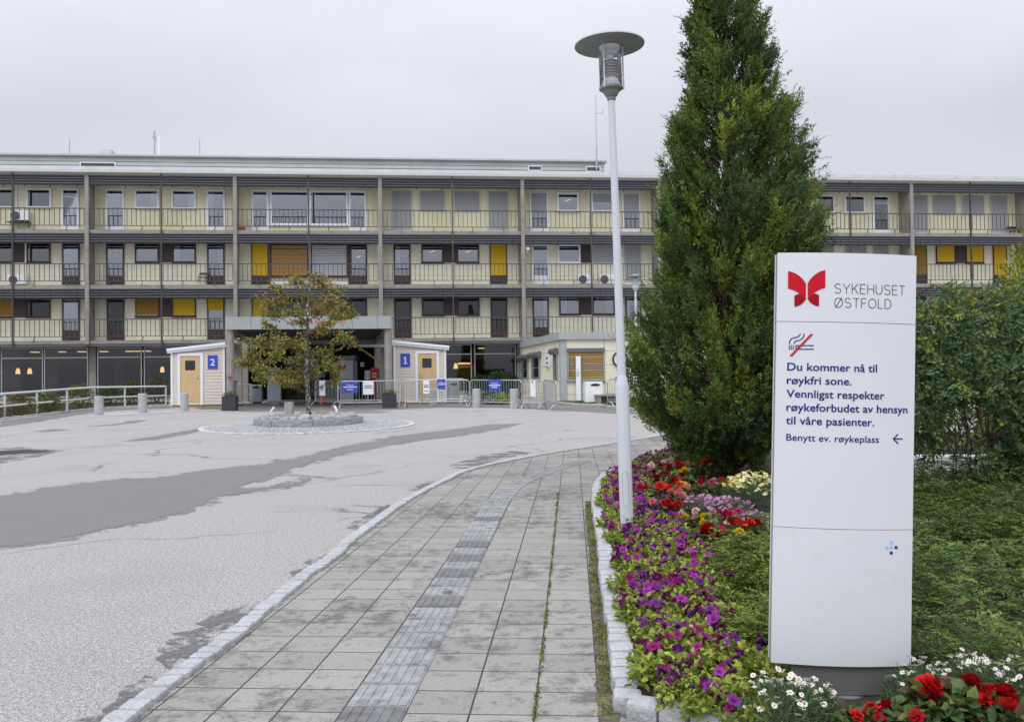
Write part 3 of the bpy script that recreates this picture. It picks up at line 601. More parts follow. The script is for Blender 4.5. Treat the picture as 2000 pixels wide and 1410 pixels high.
# windows and balcony doors
def opening(x0, x1, z0, z1, door=False, fm='w', fill='c', panel=.52, name=None, depth=DW, seedv=0):
    nm = name or ('balcony_door' if door else 'window'); fmat = M['white'] if fm == 'w' else M['brown']; rr = random.Random(int(x0*977)+int(z0*131)+seedv)
    t = .115 if fm == 'w' else .085; yb = depth-.002; zc = z0+(panel if door else 0)
    if fill == 's':                                             # a closed exterior screen
        o = MB().box(x0-.03, x1+.03, yb-.05, yb, (z0+.28 if door else z0), z1).build(nm, M['shutter'], bld)
        mb = MB(); mb.box(x0-.06, x0-.03, yb-.075, yb, z0+(.25 if door else 0), z1); mb.box(x1+.03, x1+.06, yb-.075, yb, z0+(.25 if door else 0), z1); mb.box(x0-.03, x1+.03, yb-.07, yb-.051, (z0+.24 if door else z0-.04), (z0+.30 if door else z0+.02)); mb.build('guide_rail', M['greyslat'], o)
        if door: MB().box(x0, x1, yb-.03, yb, z0+.01, z0+.24).build('door_panel', M['white'], o)
        return o
    mb = MB()
    mb.box(x0-t, x0, yb-.06, yb, z0, z1); mb.box(x1, x1+t, yb-.06, yb, z0, z1); mb.box(x0, x1, yb-.06, yb, z1-t, z1)
    if door:
        mb.box(x0, x1, yb-.05, yb, z0, zc)
        if fm == 'b': mb.box(x0+.06, x1-.06, yb-.058, yb-.049, z0+.08, zc-.06)
    else: mb.box(x0, x1, yb-.06, yb, z0, z0+t*.8); mb.box(x0-t-.02, x1+t+.02, yb-.12, yb+.001, z0-.05, z0-.003)
    zl = zc if door else z0+t*.8
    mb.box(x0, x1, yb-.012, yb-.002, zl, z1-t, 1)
    if door and fm == 'w': mb.box(x0, x1, yb-.045, yb-.03, z1-t-.42, z1-t-.34)
    o = mb.build(nm, [fmat, M['dark']], bld)
    a, b, c, d = x0+.004, x1-.004, zl+.004, z1-t-.004; yy = yb-.018; w = b-a
    if fill == 'c':
        q = MB(); s = rr.choice([(0, .28), (.7, 1), (.62, 1), (0, .35)]); n = 9
        xs = [a+w*(s[0]+(s[1]-s[0])*k/n) for k in range(n+1)]
        for k in range(n):
            y0, y1 = (yy, yy-.012) if k % 2 else (yy-.012, yy); q.add([(xs[k], y0, c), (xs[k+1], y1, c), (xs[k+1], y1, d), (xs[k], y0, d)], [(0, 1, 2, 3)])
        q.build('curtain', M['curtain'], o)
    elif fill in ('y', 'yh', 'o'):
        cc = {'y': c+.01, 'yh': c+(d-c)*.62, 'o': c+(d-c)*.05}[fill]
        MB().box(a-.02, b+.02, yb-.072, yb-.064, cc, d+.06).build('blind', M['ochre' if fill == 'o' else 'yellow'], o)
    elif fill in ('vo', 'vg'):
        q = MB(); n = int((d-c)/.105)
        for k in range(n): q.obox(((a+b)/2, yb-.085, c+.05+k*.105), (w/2, 0, 0), (0, .014, .012), (0, -.002, .030))
        q.build('blind', M['orange' if fill == 'vo' else 'greyslat'], o)
    elif fill == 'f': MB().box(a, b, yy-.006, yy, c, d).build('frosted_film', M['frost'], o)
    elif fill == 'l':                                            # a lit tube lamp inside
        MB().obox((a+w*.5, yy-.004, c+(d-c)*.62), (w*.14, 0, .05), (0, .002, 0), (-.006, 0, .015)).build('ceiling_lamp', M['ceil'], o)
    elif fill == 'p':
        MB().box(a-.02, b+.02, yb-.075, yb-.063, c+(d-c)*.52, d+.06).build('screen', M['shutter'], o)
    elif fill == 'pl':
        MB().box(a-.02, b+.02, yb-.075, yb-.063, c+(d-c)*.45, d+.06).build('screen', M['shutter'], o)
    MB().box(a, b, yy-.03, yy-.026, c, d).build('pane', M['glassdark' if fill == 'k' else 'glass'], o)
    return o
def wx(px, f): return ax(px, {3: 400, 2: 500, 1: 610}[f], DW)
SILL = {3: zz(290, 408, DW), 2: zz(290, 513, DW), 1: zz(300, 619, DW)}
BIG = {3: zz(640, 440, DW), 2: zz(640, 541, DW), 1: zz(640, 640, DW)}
HEAD = {3: FL[3][0]+2.55, 2: FL[2][0]+2.52, 1: FL[1][0]+2.5}
ops = {3: [(-262, -238, 'd', 'c'), (-205, -160, 'w', 'c'), (-95, -62, 'd', 'c'), (-40, 24, 'w', 'c'), (55, 97, 'w', 'c'), (124, 151, 'd', 'c'),
           (210, 239, 'd', 'n'), (267, 307, 'w', 'c'), (339, 379, 'w', 'c'), (407, 436, 'd', 'c'),
           (495, 521, 'd', 'n'), (531, 600, 'W', 'n'), (608, 676, 'W', 'n'), (685, 712, 'd', 'n'),
           (768, 802, 'd', 's'), (822, 866, 'w', 's'), (889, 935, 'w', 's'), (956, 990, 'd', 's'),
           (1038, 1067, 'd', 'pl'), (1091, 1127, 'w', 'l'), (1158, 1194, 'w', 'p'), (1218, 1247, 'd', 'pl'),
           (1305, 1335, 'd', 'n'), (1362, 1398, 'w', 'n'), (1420, 1455, 'w', 'c'), (1490, 1515, 'd', 's'),
           (1548, 1574, 'd', 'c'), (1597, 1626, 'w', 'l'), (1652, 1686, 'w', 'l'), (1707, 1733, 'd', 'c'),
           (1785, 1809, 'd', 's'), (1824, 1863, 'w', 's'), (1881, 1919, 'w', 's'), (1936, 1964, 'd', 's'),
           (2030, 2052, 'd', 'n'), (2075, 2105, 'w', 'c'), (2135, 2165, 'w', 'n'), (2185, 2205, 'd', 'n')],
       2: [(-262, -238, 'd', 'n'), (-205, -160, 'w', 'c'), (-95, -62, 'd', 'n'), (-40, 24, 'w', 'c'), (56, 96, 'w', 'c'), (125, 153, 'd', 'n'),
           (211, 240, 'd', 'n'), (267, 308, 'w', 'n'), (340, 380, 'w', 'c'), (408, 436, 'd', 'c'),
           (494, 522, 'd', 'y'), (531, 600, 'W', 'vo'), (610, 677, 'W', 'vg'), (687, 714, 'd', 'l'),
           (772, 799, 'd', 'c'), (826, 863, 'w', 'l'), (895, 933, 'w', 'l'), (959, 987, 'd', 'y'),
           (1042, 1068, 'D', 'f'), (1092, 1130, 'V', 'n'), (1160, 1197, 'w', 's'), (1221, 1250, 'd', 's'),
           (1305, 1335, 'd', 's'), (1362, 1398, 'w', 's'), (1420, 1455, 'w', 's'), (1490, 1515, 'd', 's'),
           (1548, 1574, 'd', 's'), (1597, 1626, 'w', 's'), (1652, 1690, 'w', 's'), (1707, 1733, 'd', 's'),
           (1784, 1807, 'd', 'o'), (1830, 1862, 'w', 'y'), (1888, 1918, 'w', 'y'), (1941, 1963, 'd', 'y'),
           (2030, 2052, 'd', 'n'), (2075, 2105, 'w', 'y'), (2135, 2165, 'w', 'n'), (2185, 2205, 'd', 'n')],
       1: [(-262, -238, 'd', 'n'), (-205, -160, 'w', 'c'), (-95, -62, 'd', 'n'), (-40, 23, 'w', 'o'), (56, 96, 'w', 'k'), (125, 153, 'd', 'f'),
           (212, 240, 'd', 'k'), (268, 309, 'w', 'o'), (340, 380, 'w', 'y'), (408, 436, 'd', 'yh'),
           (495, 523, 'd', 'y'), (533, 600, 'W', 'k'), (610, 677, 'W', 'vo'), (688, 714, 'd', 'k'),
           (773, 801, 'd', 'k'), (827, 866, 'w', 'k'), (896, 934, 'w', 'k'), (961, 988, 'd', 'k'),
           (1043, 1069, 'd', 'c'), (1095, 1130, 'w', 'c'), (1160, 1198, 'w', 'c'), (1224, 1249, 'd', 'c'),
           (1305, 1335, 'd', 'n'), (1362, 1398, 'w', 'n'), (1420, 1455, 'w', 'n'), (1490, 1515, 'd', 'n'),
           (1548, 1574, 'd', 'n'), (1597, 1626, 'w', 'n'), (1652, 1690, 'w', 'n'), (1707, 1733, 'd', 'n'),
           (1784, 1807, 'd', 'n'), (1830, 1862, 'w', 'y'), (1888, 1918, 'w', 'n'), (1941, 1963, 'd', 'n')]}
for f, lst in ops.items():
    for a, b, k, fill in lst:
        fm = 'w' if (f == 3 or k in 'DV') else 'b'
        if k in 'dD': opening(wx(a, f), wx(b, f), FL[f][0]+.02, HEAD[f], True, fm, fill, panel=.36 if f == 3 else .62)
        else: opening(wx(a, f), wx(b, f), BIG[f] if k == 'W' else SILL[f], HEAD[f], False, fm, fill)
# dark wooden panels between the windows
for f, a, b in [(2, 27.5, 50), (2, 312, 337), (2, 866, 892), (2, 1134, 1156), (2, 1865, 1885), (1, 28, 52), (1, 312, 336), (1, 869, 893), (1, 1133, 1157), (1, 1865, 1885), (2, 526, 529), (2, 680, 684), (1, 527, 530), (1, 680, 684)]:
    MB().box(wx(a, f), wx(b, f), DW-.05, DW-.001, SILL[f] if b-a > 6 else FL[f][0]+.02, HEAD[f]).build('wood_panel', M['brown'], bld)
# vertical cladding joints: thin strips beside the openings
mb = MB()
for f, lst in ops.items():
    for a, b, k, fill in lst:
        for p in (wx(a, f)-.14, wx(b, f)+.14): mb.box(p-.008, p+.008, DW-.006, DW-.0005, FL[f][0]+.01, HEAD[f]-.1)
    if f < 3: mb.box(XL, XR, DW-.005, DW-.0004, FL[f][0]+.62, FL[f][0]+.635)
mb.build('cladding_joint', M['steelgrey'], bld)['kind'] = 'stuff'
# drainpipes on the balconies, diagonal pipe beside the entrance bay
for px, f in ((33, 3), (51, 2)):
    x = ax(px, 400, DW); MB().tube([(x, DW-.06, FL[f][0]), (x, DW-.06, HEAD[f])], .045).build('drainpipe', M['white'], bld, smooth=True)
MB().tube([(ax(738, 480), -.2, zz(738, 481)), (ax(742, 520), -.22, zz(742, 520)), (ax(747, 556), -.22, zz(747, 557)), (ax(747, 600), -.22, zz(747, 612))], .03).build('drainpipe', M['galv'], bld, smooth=True)
# attic storey
xa1 = ax(1180, 325, 3); za0, za1 = ZF, zz(600, 308, 3)
mb = MB(); mb.box(XL, xa1, 3, 10, za0, za1-.10)
nl = 6
for k in range(nl):
    z0 = zp1-.2+(za1-.16-zp1+.2)*k/nl; h = (za1-.16-zp1+.2)/nl; mb.obox(((XL+xa1)/2, 2.975, z0+h*.5), ((xa1-XL)/2-.03, 0, 0), (0, .02, .0), (0, .015, h*.44))
att = mb.build('attic_storey', M['atticmetal'], bld)
MB().box(XL-.2, xa1+.15, 2.75, 10.2, za1-.10, za1).build('attic_roof_edge', M['atticmetal'], att)
for x0, x1, y0, y1 in ((158, 224, 319, 327), (1033, 1057, 325.5, 332.5), (1146, 1171, 327, 334.5)):
    a, b = ax(x0, y0, 2.9), ax(x1, y0, 2.9); c, d = zz((x0+x1)/2, y1, 2.9), zz((x0+x1)/2, y0, 2.9); mb = MB()
    mb.box(a-.06, b+.06, 2.88, 2.95, d, d+.06); mb.box(a-.06, b+.06, 2.88, 2.95, c-.05, c); mb.box(a-.06, a, 2.88, 2.95, c, d); mb.box(b, b+.06, 2.88, 2.95, c, d)
    v = mb.build('vent_frame', M['white'], att); mb = MB(); mb.box(a, b, 2.93, 2.95, c, d)
    for k in range(5): mb.obox(((a+b)/2, 2.92, c+(d-c)*(k+.5)/5), ((b-a)/2, 0, 0), (0, .012, .008), (0, 0, .012))
    mb.build('vent_grille', M['plinth'], v)
# rooftop pieces
def roof_rod(px, ytop, d, r, arm=False, ybot=310):
    x = ax(px, 300, d); mb = MB(); mb.tube([(x, d, za1-.01 if not arm else ZF), (x, d, zz(px, ytop, d))], r, 6)
    if arm:
        z = zz(px, 222, d); x2 = ax(1177, 222, d); mb.tube([(x, d, z), (x2, d, z)], r*.7, 6); mb.tube([(x2, d, z-.02), (x2+.02, d, z+.25)], r*.9, 6); mb.tube([(x, d, za1-.6), (x, d, za1+.7)], r*2, 6)
    return mb.build('antenna', M['steelgrey'], bld, smooth=True)
roof_rod(136, 273, 4, .03); roof_rod(390, 274, 4, .03); roof_rod(1165, 186, 2.7, .028, True)
d = 6; zb = za1-.01; mb = MB()
x = ax(309, 300, d); mb.tube([(x, d, zb), (x, d, zz(309, 268, d))], .17, 14); x = ax(301, 300, d); mb.tube([(x, d, zb), (x, d, zz(301, 270, d))], .06, 8)
mb.build('chimney', M['white'], bld, smooth=True)
mb = MB(); x = ax(304.5, 300, d); mb.tube([(x, d-.3, zb), (x, d-.3, zz(304.5, 259, d))], .06, 8); mb.tube([(x, d-.3, zz(304.5, 268, d)), (ax(300, 300, d), d-.1, zz(300, 271, d))], .05, 6); mb.build('chimney', M['steelgrey'], bld, smooth=True)
a, b, c, e = ax(193, 300, d), ax(228, 300, d), ax(200, 300, d), ax(220, 300, d); zt = zz(210, 294.5, d); mb = MB()
mb.add([(a, d-.6, zb), (b, d-.6, zb), (b, d+.6, zb), (a, d+.6, zb), (c, d-.3, zt), (e, d-.3, zt), (e, d+.3, zt), (c, d+.3, zt)], [(0, 1, 5, 4), (1, 2, 6, 5), (2, 3, 7, 6), (3, 0, 4, 7), (4, 5, 6, 7)]); mb.build('roof_vent', M['steelgrey'], bld)
# ground floor: pillars, glazing, room behind
GD = DW; ZGL = zz(300, 773.5, GD); ZTR = zz(300, 697, GD); ZH = FL[1][1]-.14
MB().box(XL, XR, -.02+.05, GD+.35, ZH, FL[1][1]-.003).build('lintel', M['plinth'], bld)
xe0, xe1 = ax(470, 700, GD), ax(757, 700, GD)                  # entrance bay
for a, b in ((XL, xe0), (xe1, XR)): MB().box(a, b, GD-.1, GD+.25, gz(51)-.4, ZGL-.06).build('plinth_wall', M['creamlow'], bld)
for a, b in ((XL, xe0), (xe1, XR)): MB().box(a, b, GD-.22, GD+.1, ZGL-.055, ZGL).build('window_ledge', M['steelgrey'], bld)
pil = [ax(p, 700, GD) for p in (-395, -105, 181, 464, 738, 1016, 1280, 1520, 1765)]
for x in pil: MB().box(x-.19, x+.19, GD-.06, GD+.3, ZGL-.5, ZH-.003).build('pillar', M['conc'], bld)
glz = [(-95, 0), (2, 84), (86, 172), (190, 277), (281, 366), (370, 455), (750, 835), (838, 921.5), (926.5, 1008)]
for a, b in glz:
    a, b = ax(a, 720, GD), ax(b, 720, GD); mb = MB(); t = .06
    mb.box(a, a+t, GD, GD+.12, ZGL, ZH-.004); mb.box(b-t, b, GD, GD+.12, ZGL, ZH-.004); mb.box(a+t, b-t, GD, GD+.12, ZGL, ZGL+t); mb.box(a+t, b-t, GD, GD+.12, ZTR-.04, ZTR+.03); mb.box(a+t, b-t, GD, GD+.12, ZH-.06, ZH-.004)
    o = mb.build('shop_window', M['galv'], bld)
    MB().box(a+t, b-t, GD+.05, GD+.056, ZGL+t, ZTR-.04).build('pane', M['glassdark'], o); MB().box(a+t, b-t, GD+.05, GD+.056, ZTR+.03, ZH-.06).build('pane', M['glassdark'], o)
    MB().box(a+t, b-t, GD+.16, GD+.2, ZTR-.32, ZTR-.05).build('curtain_rail', mat('red_brown_wood', (.10, .03, .025), .6, .2, 6) if 'redwood' not in M else M['redwood'], o)
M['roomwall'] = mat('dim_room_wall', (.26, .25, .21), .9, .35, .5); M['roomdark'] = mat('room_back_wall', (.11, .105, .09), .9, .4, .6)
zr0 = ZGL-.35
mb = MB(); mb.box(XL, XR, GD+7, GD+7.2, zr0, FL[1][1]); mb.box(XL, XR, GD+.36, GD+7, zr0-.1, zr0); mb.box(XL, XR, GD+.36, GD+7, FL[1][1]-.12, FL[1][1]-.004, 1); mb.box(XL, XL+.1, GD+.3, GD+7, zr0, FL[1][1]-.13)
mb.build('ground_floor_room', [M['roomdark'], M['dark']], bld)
for px0, px1, dd in ((0, 40, 5), (84, 113, 4), (225, 240, 5), (960, 1000, 4.5)):
    MB().box(ax(px0, 730, GD+dd), ax(px1, 730, GD+dd), GD+dd, GD+dd+.1, zr0+.003, FL[1][1]-.125).build('room_partition', M['roomwall'], bld)
# entrance recess (dark portal with glazed doors)
zr = G(600, 786).z
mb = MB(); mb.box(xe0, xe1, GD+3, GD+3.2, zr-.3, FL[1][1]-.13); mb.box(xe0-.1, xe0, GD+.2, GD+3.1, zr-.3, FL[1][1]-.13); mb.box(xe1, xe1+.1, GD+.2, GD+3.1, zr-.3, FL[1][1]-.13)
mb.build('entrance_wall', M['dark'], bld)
for px0, px1 in ((560, 600), (603, 648), (655, 700)):
    a, b = ax(px0, 740, GD+2.8), ax(px1, 740, GD+2.8); t = .07; zt = zz(640, 693, GD+2.8); mb = MB()
    mb.box(a, a+t, GD+2.75, GD+2.85, zr, zt); mb.box(b-t, b, GD+2.75, GD+2.85, zr, zt); mb.box(a+t, b-t, GD+2.75, GD+2.85, zt-t, zt); mb.box(a+t, b-t, GD+2.75, GD+2.85, zr, zr+.12)
    o = mb.build('entrance_door', M['black'], bld); MB().box(a+t, b-t, GD+2.79, GD+2.80, zr+.12, zt-t).build('pane', M['glassdark'], o)
MB().box(ax(580, 750, GD+2.95), ax(594, 750, GD+2.95), GD+2.93, GD+2.98, zr, zz(585, 712, GD+2.9)).build('inner_door', M['rawwood'], bld)
for px0, px1 in ((455, 474), (738, 765)):
    MB().box(ax(px0, 740, GD-.05), ax(px1, 740, GD-.05), GD-.3, GD-.25, zr-.05, FL[1][1]-.15).build('side_panel', M['conc'], bld)
MB().box(ax(482, 668, -.3), ax(737, 668, -.3), -.32, -.22, zz(600, 672, -.3), zz(600, 664.5, -.3)).build('canopy_beam', M['palemetal'], bld)
for p in ((479.5), (737)): MB().box(ax(p, 700, -.6)-.15, ax(p, 700, -.6)+.15, -.75, -.45, zr-.05, FL[1][1]+.05).build('pillar', M['conc'], bld)
# ================================================================== LAMPS INSIDE, THINGS ON BALCONIES
def bw(x, d, z): return B.world(x, d, z)
for i, (px, py, lab) in enumerate([(35, 725, 'glowing cream pendant lamp behind the large window, beside its twin, farther from the pillar'), (58, 725, 'glowing cream pendant lamp behind the large window, beside its twin, nearer the pillar'), (317, 722, 'glowing cream pendant lamp inside the window beside hut number 2'), (890, 715, 'glowing cream pendant lamp inside the window beside hut number 1')]):
    d = GD+2.0; x, z = B.at(px, py, d); t = thing('pendant_lamp', lab, 'lamp', bw(x, d, z), ROT, 'lit pendant lamps in the ground floor rooms')
    MB().lathe([(.06, .18), (.11, .05), (.13, -.12), (.12, -.16)], 12).build('lamp_shade', M['lamp'], t, smooth=True)
    MB().tube([(0, 0, .17), (0, 0, FL[1][1]-.13-z)], .008, 5).build('cord', M['black'], t)
x, z = B.at(907, 741, GD+4); t = thing('shelf_unit', 'warmly lit wooden shelf inside the window beside hut number 1', 'shelf', bw(x, GD+4, zr0), ROT)
mb = MB(); mb.box(-.55, .55, .3, .35, 0, 2.0)
for k in range(4): mb.box(-.55, .55, 0, .3, .5+k*.42, .54+k*.42)
mb.box(-.6, -.55, 0, .35, 0, 2.05); mb.box(.55, .6, 0, .35, 0, 2.05)
mb.build('shelf', mat('yellow_lit_wood', (.55, .33, .05), .6, .2, 4), t)
MB().box(-.4, .4, .05, .2, 2.06, 2.16).build('strip_light', M['lamp'], t)
CZ = FL[1][1]-.122
cl_lab = ['first', 'second', 'third', 'fourth', 'fifth', 'sixth', 'seventh', 'eighth', 'ninth']
for i, (px, py) in enumerate([(68, 688), (95, 692), (120, 695), (160, 687), (203, 694), (253, 686), (271, 690), (287, 694), (940, 687)]):
    dr = ray(px, py); k = (CZ-EYE)/dr.z; p = Vector((0, 0, EYE))+dr*k
    dd = (p-B.o).dot(B.v); 
    dd = min(max(dd, GD+.6), GD+6.5); k2 = B.at(px, py, dd); q = bw(k2[0], dd, CZ-.05)
    tag(MB().box(-.2, .2, -.2, .2, -.03, .03).build('ceiling_light', M['ceil'], None, loc=q), 'small warm ceiling light behind the ground floor glazing, '+(cl_lab[i]+' from the outer end' if i < 8 else 'the one near the annex'), 'ceiling light', 'warm ceiling lights behind the ground floor glazing')
def ac_unit(px0, px1, py0, py1, f, lab, shelf=False):
    d = DW-.45; x0, z0 = B.at(px0, py1, d); x1, z1 = B.at(px1, py0, d); w, h = x1-x0, z1-z0
    t = thing('air_conditioner', lab, 'air conditioner', bw((x0+x1)/2, d, z0), ROT, 'air conditioners on the balconies')
    MB().box(-w/2, w/2, 0, .34, .05, h).build('casing', M['white'], t, bevel=.02)
    r = h*.38; c = (-w*.18, -.012, h*.52); mb = MB(); mb.add([(c[0]+r*math.cos(a), -.012, c[2]+r*math.sin(a)) for a in np.linspace(0, 6.283, 25)[:-1]], [tuple(range(24))])
    for rr_ in (.25, .5, .75, 1): mb.tube([(c[0]+r*rr_*math.cos(a), -.025, c[2]+r*rr_*math.sin(a)) for a in np.linspace(0, 6.283, 25)[:-1]], .012, 5, closed=True)
    mb.build('fan_grille', M['plinth'], t)
    mb = MB(); mb.box(-w*.4, -w*.3, .02, .3, -.03 if shelf else .0, .05); mb.box(w*.3, w*.4, .02, .3, -.03 if shelf else 0, .05)
    if shelf: mb.box(-w*.62, w*.5, -.1, .42, -.06, -.03); mb.obox((w*.45, .3, -.2), (.02, 0, 0), (0, .13, .1), (0, -.02, .02))
    mb.build('bracket' if shelf else 'foot', M['rail'], t)
ac_unit(18, 55, 411, 432, 3, 'white air conditioner on a bracket shelf, top floor balcony', True)
ac_unit(14, 50, 537, 557, 2, 'white air conditioner with dark fan on the middle balcony under the one on a shelf')
ac_unit(1130, 1156, 536, 556, 2, 'white air conditioner beside a post on the middle balcony, nearer the white door')
ac_unit(1172, 1199, 536, 556, 2, 'white air conditioner on the middle balcony, closer to the tall lamp post')
def chair(px0, px1, py0, py1, lab, flip=1):
    d = .55; x0, z0 = B.at(px0, py1, d); x1, z1 = B.at(px1, py0, d); w = x1-x0; h = z1-z0
    t = thing('folding_chair', lab, 'chair', bw((x0+x1)/2, d, z0), ROT, 'chairs on the balconies')
    MB().box(-w/2, w/2, -.2, .2, h*.48, h*.52).build('seat', M['black'], t)
    MB().obox((0, .24, h*.86), (w/2, 0, 0), (0, .012, 0), (0, .02, h*.12)).build('backrest', M['black'], t)
    for sx in (-1, 1):
        MB().tube([(sx*w*.47, -.22, 0), (sx*w*.47, .24, h*.95)], .018, 6).build('leg', M['rail'], t); MB().tube([(sx*w*.44, .25, 0), (sx*w*.44, -.15, h*.5)], .018, 6).build('leg', M['rail'], t)
chair(388, 404, 531, 553, 'black folding chair on the middle balcony beside a brown framed door')
chair(1972, 1989, 441, 463, 'dark metal chair on the top balcony beside a grey screened door')
x, z = B.at(472, 449.5, .25); t = thing('window_box', 'small terracotta planter box on the top balcony floor', 'planter', bw(x, .25, FL[3][0]), ROT)
mb = MB(); mb.add([(-.14, -.09, 0), (.14, -.09, 0), (.14, .09, 0), (-.14, .09, 0), (-.19, -.12, .2), (.19, -.12, .2), (.19, .12, .2), (-.19, .12, .2)], [(0, 1, 5, 4), (1, 2, 6, 5), (2, 3, 7, 6), (3, 0, 4, 7), (4, 5, 6, 7)]); mb.build('pot', mat('terracotta', (.28, .07, .04), .8), t)
x, z = B.at(1026, 487, .2); t = thing('security_camera', 'small white camera fixed to a balcony column', 'camera', bw(x+.12, .2, z), ROT)
mb = MB(); mb.box(-.1, .12, -.14, .1, -.05, .08); mb.build('housing', M['white'], t, bevel=.02); MB().tube([(0, 0, -.04), (-.02, .0, -.2)], .03, 8).build('bracket', M['white'], t)

# ================================================================== ENTRANCE CANOPY
CF = Frame(G(603, 797.5), ROT)
can = thing('entrance_canopy', 'flat grey metal entrance canopy carried by round concrete columns in front of the doors', 'canopy', CF.o, ROT)
can.location.z = 0; CF.o.z = 0
cx = lambda px, py: CF.at(px, py)
x0, zb = cx(441, 643); x1, _ = cx(764, 643); zt = cx(603, 618.5)[1]; zb = cx(603, 643)[1]
mb = MB(); w = (x1-x0)/6.55
for k in range(7):
    a, b = x0+k*w, min(x0+(k+1)*w, x1); mb.box(a+.008, b-.008, -.12, -.06, zb, zt)
mb.box(x0+.01, x1-.01, -.058, 0, zb+.01, zt-.01, 1)
def skewbox(mb, xa, xb, ya, yb, za, zb_, mi=0):
    s = lambda x, y: x+SK*1.1*y
    mb.prism([(s(xa, ya), ya, za), (s(xb, ya), ya, za), (s(xb, yb), yb, za), (s(xa, yb), yb, za)], (0, 0, zb_-za), mi)
CD = 12.9
skewbox(mb, x0, x0+.06, 0, CD, zb, zt); skewbox(mb, x1-.06, x1, 0, CD, zb, zt)
mb.build('fascia', [M['palemetal'], M['steelgrey']], can)
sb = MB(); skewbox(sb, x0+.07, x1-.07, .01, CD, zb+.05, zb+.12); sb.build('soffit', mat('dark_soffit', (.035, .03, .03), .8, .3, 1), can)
sb = MB(); skewbox(sb, x0+.07, x1-.07, .01, CD, zt-.1, zt-.04); sb.build('canopy_roof', M['steelgrey'], can)
for px in (448.2, 758.3):
    xx = cx(px, 720)[0]; MB().lathe([(.165, -.1), (.165, zb-.001)], 20, (xx, .14, 0)).build('column', M['conc'], can, smooth=True)
    sb = MB(); skewbox(sb, xx-.14, xx+.14, .3, CD-.1, zb-.28, zb+.045); sb.build('beam', M['conc'], can)
for px, s in ((448.2, 1), (758.3, -1)):
    xx = cx(px, 720)[0]
    mb = MB(); mb.obox((xx+s*1.05, 4.5, zb-1.05), (s*1.0, 0, .72), (0, .07, 0), (-.05, 0, .09)); mb.build('brace', M['rawwood'], can)
    xa = xx-s*.2; mb = MB(); mb.box(min(xa, xx+s*1.9), max(xa, xx+s*1.9), 5.0, 5.1, zb-.62, zb-.48); mb.build('cross_bar', M['white'], can)
mb = MB(); xa, za = cx(568, 632.5); xb, _ = cx(676, 632.5)
letters(mb, 'Sykehuset Østfold Moss', xa, xb, za, -.128, cap=.16); mb.build('lettering', M['redletter'], can)
def on_canopy(px, py, d, name, lab, cat): p = CF.at(px, py, d); return thing(name, lab, cat, CF.world(p[0], d, p[1]), ROT), p
t, p = on_canopy(449, 735, -.03, 'fire_alarm_box', 'small round cornered red alarm box on the canopy column by hut number 2', 'alarm box')
MB().box(-.075, .075, -.05, 0, -.1, .1).build('casing', mat('pink_red', (.62, .04, .09), .45), t, bevel=.03); MB().lathe([(.03, 0), (.02, .02)], 12).build('button', M['white'], t); t.children[-1].rotation_euler = (math.pi/2, 0, 0); t.children[-1].location = (0, -.051, .02)
EF = lambda px, py, d: bw(*[(q[0], d, q[1]) for q in [B.at(px, py, d)]][0])
for px, py, lab in ((705, 682, 'round camera with a white ring under the entrance canopy near hut number 1'), (501.5, 709, 'round camera with a white ring under the entrance canopy behind the leafy tree')):
    q = EF(px, py, -.5); t = thing('dome_camera', lab, 'camera', q, ROT, 'dome cameras at the entrance')
    mb = MB(); mb.tube([(.1*math.cos(a), -.03, .1*math.sin(a)) for a in np.linspace(0, 6.283, 21)[:-1]], .035, 6, closed=True); mb.build('ring', M['white'], t, smooth=True)
    MB().lathe([(.085, 0), (.06, .05), (0, .07)], 14).build('dome', M['black'], t, smooth=True); t.children[-1].rotation_euler = (math.pi/2, 0, 0)
    MB().tube([(0, 0, .1), (0, .02, zb-q.z+.05)], .025, 8).build('stem', M['plinth'], t)

